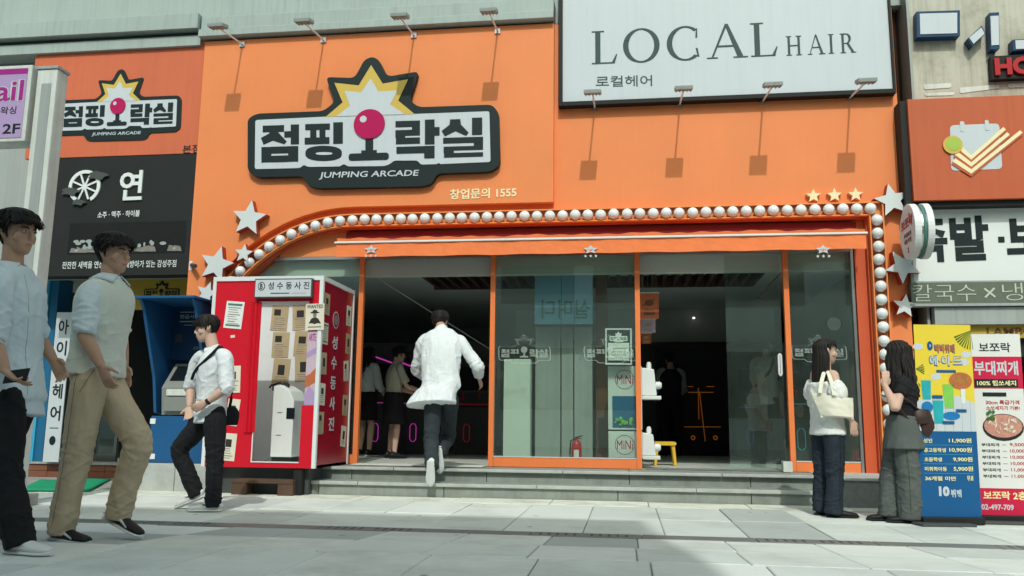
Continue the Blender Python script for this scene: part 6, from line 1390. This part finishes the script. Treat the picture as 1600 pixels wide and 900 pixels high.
# ---- woman in grey trousers
p = onZ(1408, 816, 0); Y0 = p.y + .03; j = J3(Y0)
J = dict(s=.95, P=j(1411, 664), N=j(1410, 586), H=j(1402, 553), Lsh=j(1411, 599, -.13), Rsh=j(1403, 598, .13), Lel=j(1399, 638, -.20), Lwr=j(1383, 603, -.13), Rel=j(1400, 642, .18), Rwr=j(1392, 622, .10),
         Lhip=j(1413, 672, -.08), Rhip=j(1402, 671, .08), Lkn=j(1421, 740, -.08), Rkn=j(1394, 738, .08), Lan=j(1424, 800, -.08), Ran=j(1391, 795, .06), base=(p.x, Y0, 0))
fill(J, (-.90, .30, 0)); J['hf'] = nz_((-.93, .3, 0)); J['Lhd'] = nz_((.15, .1, 1)); J['Lpn'] = nz_((-.3, 1, 0)); J['Ltv'] = nz_((1, .2, 0)); J['Ltoe'] = nz_((-.95, .05, 0)); J['Rtoe'] = nz_((-.97, -.1, 0)); ground_ankle(J, 'R', 0); ground_ankle(J, 'L', 0)
person('woman with wavy dark hair, black top and wide grey trousers, hand raised to her chin', J, top='black_cloth', bottom='grey_cloth', skin='skin_fair', hair='long', hair_kw=dict(drop=.47, wave=.022, back=.1, n_s=190, front=.25, spread=1.3, lean=(.02, 0, 0)), sleeves=.45, sleeve_r=.9, leg_r=(.100, .098, .096, .100, .102), shoes=dict(mat='shoe_black', sole='shoe_black'), coll=False, top_low=.10, seed=31, skirt=('grey_cloth', .20, .03), chest=1.05, pfold=.014, top_ex=.006)
bp = thing('backpack', 'small dark brown leather backpack hanging behind the woman in grey trousers', 'bag', tuple(j(1444, 660)))
me = fuse([etube([(j(1443, 637, -.06), .05, .04), (j(1444, 645, -.06), .080, .055), (j(1445, 664, -.06), .090, .07), (j(1443, 683, -.06), .080, .06)], (1, .2, 0), 18, 4)], .008, 3, .006, (12, 12, 8)); link('sack', me, 'leather_brown', bp)
mb = MB(); v, fc = etube([(j(1438, 640, -.115), .05, .012), (j(1440, 652, -.135), .06, .014), (j(1442, 662, -.14), .045, .01)], (1, 0, 0), 14, 3); mb.add(v, fc); mb.build('flap', 'leather_brown', bp, smooth=True)
for k_, (a, b) in enumerate((((1400, 620, -.17), (1418, 625, -.19)), ((1404, 634, -.19), (1420, 655, -.17)))):
    st = crom([j(*a), j(*b), j(1436, 640 + 12 * k_, -.12), j(1446, 634 + 6 * k_, -.07)], 5); mb = MB(); mb.tube([tuple(x) for x in st], .008, 6); mb.build('strap', 'leather_brown', bp, smooth=True)
# ---- people inside
def standing(px, fpy, ang, h, arms=.1, lean=0.0, zf=LAND):
    B = np.array(onZ(px, fpy, zf), float); s = h / 1.75; f = nz_((math.sin(ang), -math.cos(ang), 0)); r = np.cross(f, V3(0, 0, 1)); q = lambda x, y, z: B + (r * x + f * y + V3(0, 0, z)) * s
    J = dict(s=s, P=q(0, 0, .93), N=q(0, lean * .5, 1.46), H=q(0, .02 + lean, 1.63), base=tuple(B))
    for n_, e in (('R', 1), ('L', -1)):
        J[n_ + 'sh'] = q(e * .185, lean * .45, 1.40); J[n_ + 'el'] = q(e * .24, arms * .3 + lean * .3, 1.12); J[n_ + 'wr'] = q(e * .22, arms + .05 + lean * .4, .90 + arms * .35); J[n_ + 'hip'] = q(e * .09, 0, .90); J[n_ + 'kn'] = q(e * .10, .03, .50); J[n_ + 'an'] = q(e * .11, 0, .085)
    return fill(J, f)
lo = dict(voxel=.011, face=False)
J = standing(569, 713, 2.6, 1.62, .15); person('woman with long hair, white top and black skirt just inside the left doorway', J, top='shirt_white', pants=False, skirt=('black_cloth', .33, .02), hair='long', hair_kw=dict(drop=.5, n_s=60), sleeves=1.4, coll=False, shoes=dict(mat='shoe_black', sole='shoe_white'), skin='skin_fair', seed=41, top_low=.08, top_ex=.004, **lo)
J = standing(612, 716, 2.2, 1.58, .35, .05); person('visitor in beige top and black shorts inside the left doorway, beside the running man', J, top='beige_cloth', pants=False, skirt=('black_cloth', .36, .03), hair='short', sleeves=.8, coll=False, shoes=dict(mat='shoe_black', sole='shoe_black'), skin='skin_fair', seed=42, top_low=.08, top_ex=.004, **lo)
J = standing(1050, 712, 3.3, 1.72, .2); person('dark-dressed visitor with pale sleeves deep inside the right doorway', J, top='black_cloth', bottom='trouser_black', vest='grey_shirt', sleeves=1.3, coll=False, shoes=dict(mat='shoe_black', sole='shoe_black'), seed=43, **lo)
J = standing(1142, 708, 3.0, 1.70, .2); person('visitor in dark top and jeans at the machines deep inside the arcade', J, top='soft_black', bottom='denim', sleeves=1.5, coll=False, shoes=dict(mat='shoe_black', sole='shoe_black'), seed=44, **lo)
J = standing(1204, 724, 2.5, 1.74, .2); person('man in light grey shirt with a grey sling bag behind the right glass door', J, top='grey_shirt', bottom='trouser_black', sleeves=.85, coll=False, shoes=dict(mat='shoe_black', sole='shoe_black'), seed=45, **lo)
sl_ = thing('sling_bag', 'grey sling bag on the back of the man behind the glass door', 'bag', tuple(J['P'])); B = J['P']; ff, ss = J['f'], J['side']
me = fuse([etube([(B - ss * .20 + V3(0, -.10, .12), .05, .03), (B - ss * .20 + V3(0, -.12, .0), .13, .06), (B - ss * .20 + V3(0, -.12, -.14), .10, .05)], (1, 0, 0), 16, 3)], .01, 3); link('pouch', me, 'grey_cloth', sl_)
mb = MB(); mb.tube([tuple(x) for x in crom([B - ss * .2 + V3(0, -.1, .12), B + V3(0, -.17, .32), J['N'] + ss * .09 + V3(0, -.09, -.03), J['N'] + ss * .12 + V3(0, .05, -.02)], 5)], .018, 6); mb.build('strap', 'black_cloth', sl_)
bpy.data.scenes.remove(TMP)
# ================================================================== things inside and by the doors
def cabinet(px, py, y, w_, h, label, neon, ang=0.0):
    B = onZ(px, py, LAND); B.y = y; B.x = onY(px, 650, y).x; t = thing('arcade_machine', label, 'arcade machine', (B.x, y, LAND), 'arcade machines in the dark room')
    mb = MB(); pr = [(0, 0), (0, .75), (-.12, .82), (.02, 1.0), (.10, 1.45), (-.05, 1.62), (-.05, h), (.62, h), (.62, 0)]; n = len(pr)
    mb.add([(B.x - w_ / 2, y + a, LAND + b) for a, b in pr] + [(B.x + w_ / 2, y + a, LAND + b) for a, b in pr], [tuple(range(n)), tuple(range(2 * n - 1, n - 1, -1))] + [((i + 1) % n, i, n + i, n + (i + 1) % n) for i in range(n)]); mb.build('cabinet', 'charcoal', t)
    mb = MB(); mb.add([(B.x - w_ * .4, y + .018, LAND + 1.03), (B.x + w_ * .4, y + .018, LAND + 1.03), (B.x + w_ * .4, y + .09, LAND + 1.42), (B.x - w_ * .4, y + .09, LAND + 1.42)], [(0, 1, 2, 3)]); mb.build('screen', 'screen', t)
    z0, z1 = LAND + .20, LAND + .48
    for dx in (-.15,):
        x = B.x + dx * w_; p = [(x + a_, y - .012, b_) for a_, b_ in ((-.05, z0 + .04), (-.05, z1 - .04), (-.02, z1), (.02, z1), (.05, z1 - .04), (.05, z0 + .04), (.02, z0), (-.02, z0), (-.05, z0 + .04))]
        mb = MB(); mb.tube(p, .0055, 6); mb.build('neon_tube', neon, t)
    mb = MB(); mb.tube([(B.x - w_ * .45, y - .125, LAND + .80), (B.x + w_ * .45, y - .125, LAND + .80)], .005, 6); mb.build('neon_strip', neon, t)
    for dx in (-.15, .12): mb = MB(); mb.tube([(B.x + dx, y - .07, LAND + .86), (B.x + dx, y - .07, LAND + .97)], .01, 6); mb.ball((B.x + dx, y - .07, LAND + .99), .025); mb.build('joystick', 'fire_red', t, smooth=True)
    return t
cabinet(596, 700, 3.0, .62, 1.75, 'arcade machine with pink neon outlines, behind the visitors on the left', 'neon_pink')
cabinet(655, 700, 3.3, .62, 1.75, 'arcade machine with pink neon outlines, right behind the running man', 'neon_pink')
cabinet(738, 700, 3.6, .6, 1.8, 'arcade machine with dim red neon beside the orange post', 'neon_red')
cabinet(1180, 700, 4.2, .6, 1.8, 'arcade machine with blue neon behind the glass door', 'neon_blue')
cabinet(1262, 706, 1.7, .62, 1.6, 'arcade machine with cyan neon behind the right-hand window', 'neon_cyan')
# pink light bars on the wall
for k_, (a, b) in enumerate((((582, 556), (627, 572)), ((629, 567), (646, 574)))):
    mb = MB(); mb.tube([onY(*a, 2.6), onY(*b, 2.9)], .012, 6); mb.build('light_bar', 'neon_pink', None, ('longer', 'shorter')[k_] + ' slanting pink light bar in the dark left doorway', 'light bar', 'pink light bars')
# orange lit cabinet front deep in the middle
om = thing('orange_light_machine', 'game machine outlined with orange light strips, deep in the right doorway', 'arcade machine', (onY(1098, 690, 4.6).x, 4.6, LAND)); q = lambda a, b: onY(a, b, 4.58)
c = onY(1098, 640, 4.62); mb = MB(); mb.box(c.x - .75, c.x + .6, 4.62, 5.2, LAND, 2.1); mb.build('cabinet', 'soft_black', om)
for (a, b) in (((1075, 613), (1091, 613)), ((1094, 613), (1115, 613)), ((1091, 606), (1092, 655)), ((1093, 612), (1102, 690)), ((1069, 667), (1099, 667)), ((1101, 667), (1126, 667)), ((1104, 604), (1116, 604)), ((1075, 604), (1083, 604))):
    mb = MB(); mb.tube([q(*a), q(*b)], .0055, 6); mb.build('light_strip', 'neon_orange', om)
for (a, b) in ((1083, 684), (1118, 684)):
    c = q(a, b); mb = MB(); mb.tube([(c.x + .03 * math.cos(t), c.y, c.z + .03 * math.sin(t)) for t in [2 * math.pi * i / 16 for i in range(17)]], .008, 6); mb.build('light_ring', 'neon_orange', om)
for k_, (a, b, m_) in enumerate((((1022, 577), (1083, 577), 'neon_white'), ((1120, 577), (1143, 577), 'neon_white'), ((1150, 577), (1176, 577), 'neon_white'))):
    mb = MB(); mb.tube([onY(*a, 5.1), onY(*b, 5.1)], .006, 6); mb.build('shelf_light', 'grey_paint', None, '%s thin pale rail on the dark back wall of the right doorway' % ('long left', 'middle', 'right')[k_], 'rail', 'pale rails on the back wall')
# cyan lit round clock behind the right window
c = onY(1303, 506, .9); ck = thing('wall_clock', 'small round white clock hanging behind the right-hand window', 'clock', tuple(c))
mb = MB(); mb.lathe(tuple(c), [(.10, 0), (.10, .03)], 24, 'y'); mb.build('rim', 'black', ck); mb = MB(); mb.lathe((c.x, c.y - .004, c.z), [(.085, 0), (.085, .003)], 24, 'y'); mb.build('face', 'white', ck)
# mini capsule machines
yc = .16; cx0 = onY(950, 620, yc).x; cx1 = onY(1001, 620, yc).x
for k_, (pt, pbm) in enumerate(((572, 672), (674, 716))):
    z1, z0 = onY(975, pt, yc).z, max(LAND, onY(975, pbm, yc).z); mm = thing('capsule_machine', ('upper', 'lower')[k_] + ' pale green-white capsule machine behind the glass, by the middle post', 'vending machine', ((cx0 + cx1) / 2, yc, z0), 'two stacked capsule machines')
    mb = MB(); mb.box(cx0, cx1 + .015, yc, yc + .45, z0 + .003, z1); mb.build('cabinet', 'machine_white', mm, bevel=.008)
    c = xz(976, (593, 695)[k_], yc); r0 = .115; mb = MB(); mb.strip(ell(c[0], c[1], r0 * .94, r0 * .94, 28), ell(c[0], c[1], r0, r0, 28), yc - .003, yc - .0005); mb.build('badge_ring', 'print_teal', mm)
    mb = MB(); text(mb, 'MiNi', 964, (600, 702)[k_], 989, (600, 702)[k_], 14, yc - .0005, .0, .002); mb.build('lettering', 'magenta', mm, kind='stuff')
    if k_ == 0:
        a, b = xz(957, 668, yc), xz(996, 619, yc); mb = MB(); mb.box(a[0], b[0], yc - .004, yc - .0005, a[1], b[1]); vw = mb.build('display_window', 'blue_deep', mm)
        mb = MB(); rr = random.Random(2)
        for i in range(26): mb.ball((rr.uniform(a[0] + .03, b[0] - .07), yc - .012, a[1] + rr.uniform(.02, .11)), rr.uniform(.012, .02), None, None, 7, 5)
        mb.build('capsules', 'drink_green', vw, smooth=True, kind='stuff')
    # dispenser body reaching out past the post
    X0, X1 = cx1 + .016, onY((1024, 1021)[k_], 620, yc).x + .02; zt, zb_ = onY(1012, (574, 676)[k_], yc).z, onY(1012, (618, 712)[k_], yc).z
    mb = MB(); v = [(X0, zb_), (X1, zb_), (X1 - .03, zt - .02), (X0, zt)]; mb.prism(v, yc + .02, yc + .30); dp = mb.build('dispenser', 'white', mm, bevel=.012)
    mb = MB(); mb.box(X0, X1 + .05, yc + .0, yc + .32, zb_ - .045, zb_ - .003); mb.build('tray', 'machine_white', dp, bevel=.008)
    mb = MB(); mb.lathe(((X0 + X1) / 2, yc + .1, zt), [(.03, -.01), (.03, .04), (.018, .07)], 12); mb.build('cap', 'white', dp, smooth=True)
    mb = MB(); mb.lathe((X1 + .012, yc + .16, (zt + zb_) / 2 - .04), [(.045, -.02), (.045, .03), (.03, .05)], 14, 'x'); mb.build('crank', 'white', dp, smooth=True)
# certificate in the window
cp = thing('window_certificate', 'framed white notice with a small logo stuck inside the middle window', 'notice', (onY(966, 569, .02).x, .02, onY(966, 569, .02).z)); a, b = xz(946, 570, .02), xz(987, 513, .02)
mb = MB(); mb.box(a[0], b[0], .016, .03, a[1], b[1]); mb.build('frame', 'white', cp); pl = PL((a[0], .0155, a[1]), (b[0] - a[0], 0, 0), (0, 0, b[1] - a[1])); mb = MB(); pl.rect(mb, .06, .94, .05, .96, 0); mb.build('field', 'ink', cp)
mb = MB(); pl.rect(mb, .10, .90, .12, .60, .0015); mb.build('text_panel', 'paper_white', cp); Tl = logo_xf((pl.p(.16, 0).x, pl.p(.84, 0).x, pl.p(0, .62).z, pl.p(0, .90).z)); mb = MB(); mb.prism(Tl(LOGO['outer']), .0115, .0140); mb.build('logo', 'paper_white', cp); mb = MB()
for k_ in range(3): pl.rect(mb, .22, .78, .44 - .09 * k_, .452 - .09 * k_, .003)
strokes(mb, [Tl(p) for p in LOGO['letters']], .0114, .001, .0002); mb.build('print', 'print_grey', cp, kind='stuff')
# hanging orange posters
for k_, (a, b, m_) in enumerate((((1000, 498), (1029, 458), 'poster_orange'), ((1001.5, 520), (1024, 499), 'poster_pink'), ((1002.5, 537), (1017, 521), 'poster_orange'))):
    y = .35 + .25 * k_; p0, p1 = xz(*a, y), xz(*b, y); hp_ = thing('hanging_poster', ('largest orange poster hanging in the doorway right of the middle post', 'faded pink poster hanging below the large orange one', 'smallest poster hanging lowest in the right doorway')[k_], 'poster', (p0[0], y, p0[1]), 'posters hanging in the doorway')
    mb = MB(); mb.box(p0[0], p1[0], y, y + .004, p0[1], p1[1]); mb.build('sheet', m_, hp_); pl = PL((p0[0], y - .0005, p0[1]), (p1[0] - p0[0], 0, 0), (0, 0, p1[1] - p0[1])); mb = MB(); pl.ell(mb, .5, .62, .24, .12); pl.rect(mb, .25, .75, .32, .35); pl.rect(mb, .2, .8, .14, .24); pl.poly(mb, [(.2, .5), (.8, .74), (.8, .78), (.18, .54)], .003); mb.build('print', 'paper_aged' if k_ else 'pillar_brown', hp_)
    mb = MB(); mb.box(p0[0] - .01, p1[0] + .01, y - .004, y + .008, p1[1], p1[1] + .012); mb.build('hanger_bar', 'white_dirty', hp_); mb = MB()
    for u in (p0[0] + .03, p1[0] - .03): mb.tube([(u, y, p1[1] + .01), (u, y, 2.85)], .0015, 5)
    mb.build('cord', 'grey_paint', hp_)
# yellow stool
B = onZ(1039, 727, LAND); st = thing('stool', 'small yellow plastic stool in the right doorway', 'stool', (B.x, B.y, LAND)); hS = onY(1039, 690, B.y).z - LAND; wS = .14
mb = MB(); mb.prism(rpoly(B.x - wS, B.x + wS, LAND + hS - .045, LAND + hS, .02), B.y - wS, B.y + wS); mb.build('seat', 'plastic_yellow', st, bevel=.01)
for dx in (-1, 1):
    for dy in (-1, 1): mb = MB(); mb.tube([(B.x + dx * .10, B.y + dy * .10, LAND + hS - .046), (B.x + dx * .125, B.y + dy * .125, LAND)], [.026, .02], 10); mb.build('leg', 'plastic_yellow', st, smooth=True)
# fire extinguishers
for k_, (px, py, y, h) in enumerate(((901, 714, .45, .36), (1343, 716, .16, .30))):
    x = onY(px, py, y).x; e = thing('fire_extinguisher', ('red fire extinguisher on the floor behind the middle window', 'red fire extinguisher behind the right-hand window near the end post')[k_], 'fire extinguisher', (x, y, LAND), 'fire extinguishers'); mb = MB(); mb.lathe((x, y, LAND), [(.055, 0), (.062, .01), (.062, h * .72), (.05, h * .82), (.022, h * .88), (.022, h * .93)], 18); mb.build('cylinder', 'fire_red', e, smooth=True)
    mb = MB(); mb.tube([(x - .02, y, LAND + h * .95), (x + .07, y - .01, LAND + h * 1.02)], .009, 6); mb.tube([(x - .02, y, LAND + h * .93), (x + .06, y - .01, LAND + h * .93)], .007, 6); mb.build('lever', 'black', e); mb = MB(); mb.tube([(x, y, LAND + h * .93), (x - .07, y - .02, LAND + h * .85), (x - .08, y - .02, LAND + h * .4), (x - .075, y - .02, LAND + h * .3)], .010, 8); mb.build('hose', 'rubber', e, smooth=True); mb = MB(); mb.box(x - .03, x + .03, y - .0645, y - .06, LAND + h * .3, LAND + h * .55); mb.build('label_plate', 'paper_white', e)
# frosted logos on the glass
def etched(px0, py0, px1, py1, label, y=-.0075):
    (a0, c0), (a1, c1) = xz(px0, py1, y), xz(px1, py0, y); Tl = logo_xf((a0, a1, c0, c1)); t = thing('window_decal', label, 'decal', ((a0 + a1) / 2, y, c0), 'frosted logos on the windows')
    def inset(p, k):
        cx_ = sum(q[0] for q in p) / len(p); cz_ = sum(q[1] for q in p) / len(p); return [(cx_ + (x - cx_) * (1 - k), cz_ + (z - cz_) * (1 - k * 1.4)) for x, z in p]
    o = Tl(LOGO['outer']); mb = MB(); mb.strip(inset(o, .035), o, y - .001, y, True); mb.build('outline', 'frosted', t)
    mb = MB(); s_ = Tl(LOGO['star']); mb.strip(inset(s_, .12)[:], s_, y - .001, y, False); mb.build('star_outline', 'frosted', t)
    mb = MB(); strokes(mb, [Tl(p) for p in LOGO['letters']], y, .0006, .0001); mb.prism(Tl(LOGO['ball']), y - .001, y); mb.build('letters', 'frosted', t)
etched(778, 523, 861, 568, 'frosted arcade logo on the left half of the middle window'); etched(912, 523, 995, 568, 'frosted arcade logo at the right of the middle window, behind the notice'); etched(1237, 523, 1322, 566, 'frosted arcade logo on the right-hand window')
# ================================================================== the other side of the street (unseen, shaped to cast the shade and bounce fill, shows in the glass)
ob = thing('opposite_building', 'tall white unseen building across the street behind the viewer, sized to shade the pavement', 'building', (-8, -18, 0)); OH = 14.35
mb = MB(); mb.box(-7.2, 1.75, -26, -16, 0, OH); mb.build('wall', 'white', ob)  # shade caster: height and width set by the pavement's shadow, white for bounce
for i in range(3):
    for k_ in range(4):
        x = -6.8 + i * 2.9; z = 1.2 + k_ * 3.3; mb = MB(); mb.box(x, x + 2.3, -15.995, -15.97, z, z + 1.9); mb.build('window', 'screen', ob)
o2 = thing('opposite_building', 'lower pale building across the street behind the viewer', 'building', (10, -18, 0)); mb = MB(); mb.box(1.9, 26, -30, -16.2, 0, 8.2); mb.build('wall', 'white', o2)
for i in range(6):
    for k_ in range(2): x = 3 + i * 3.6; z = 1.0 + k_ * 3.4; mb = MB(); mb.box(x, x + 2.4, -16.195, -16.17, z, z + 2.0); mb.build('window', 'screen', o2)

o3 = thing('opposite_building', 'low pale building across the street behind the viewer, on the left', 'building', (-16, -18, 0)); mb = MB(); mb.box(-30, -8.4, -30, -16.2, 0, 7.4); mb.build('wall', 'white', o3)
for i in range(5):
    x = -29 + i * 4; mb = MB(); mb.box(x, x + 2.6, -16.195, -16.17, 1.2, 3.6); mb.build('window', 'screen', o3)
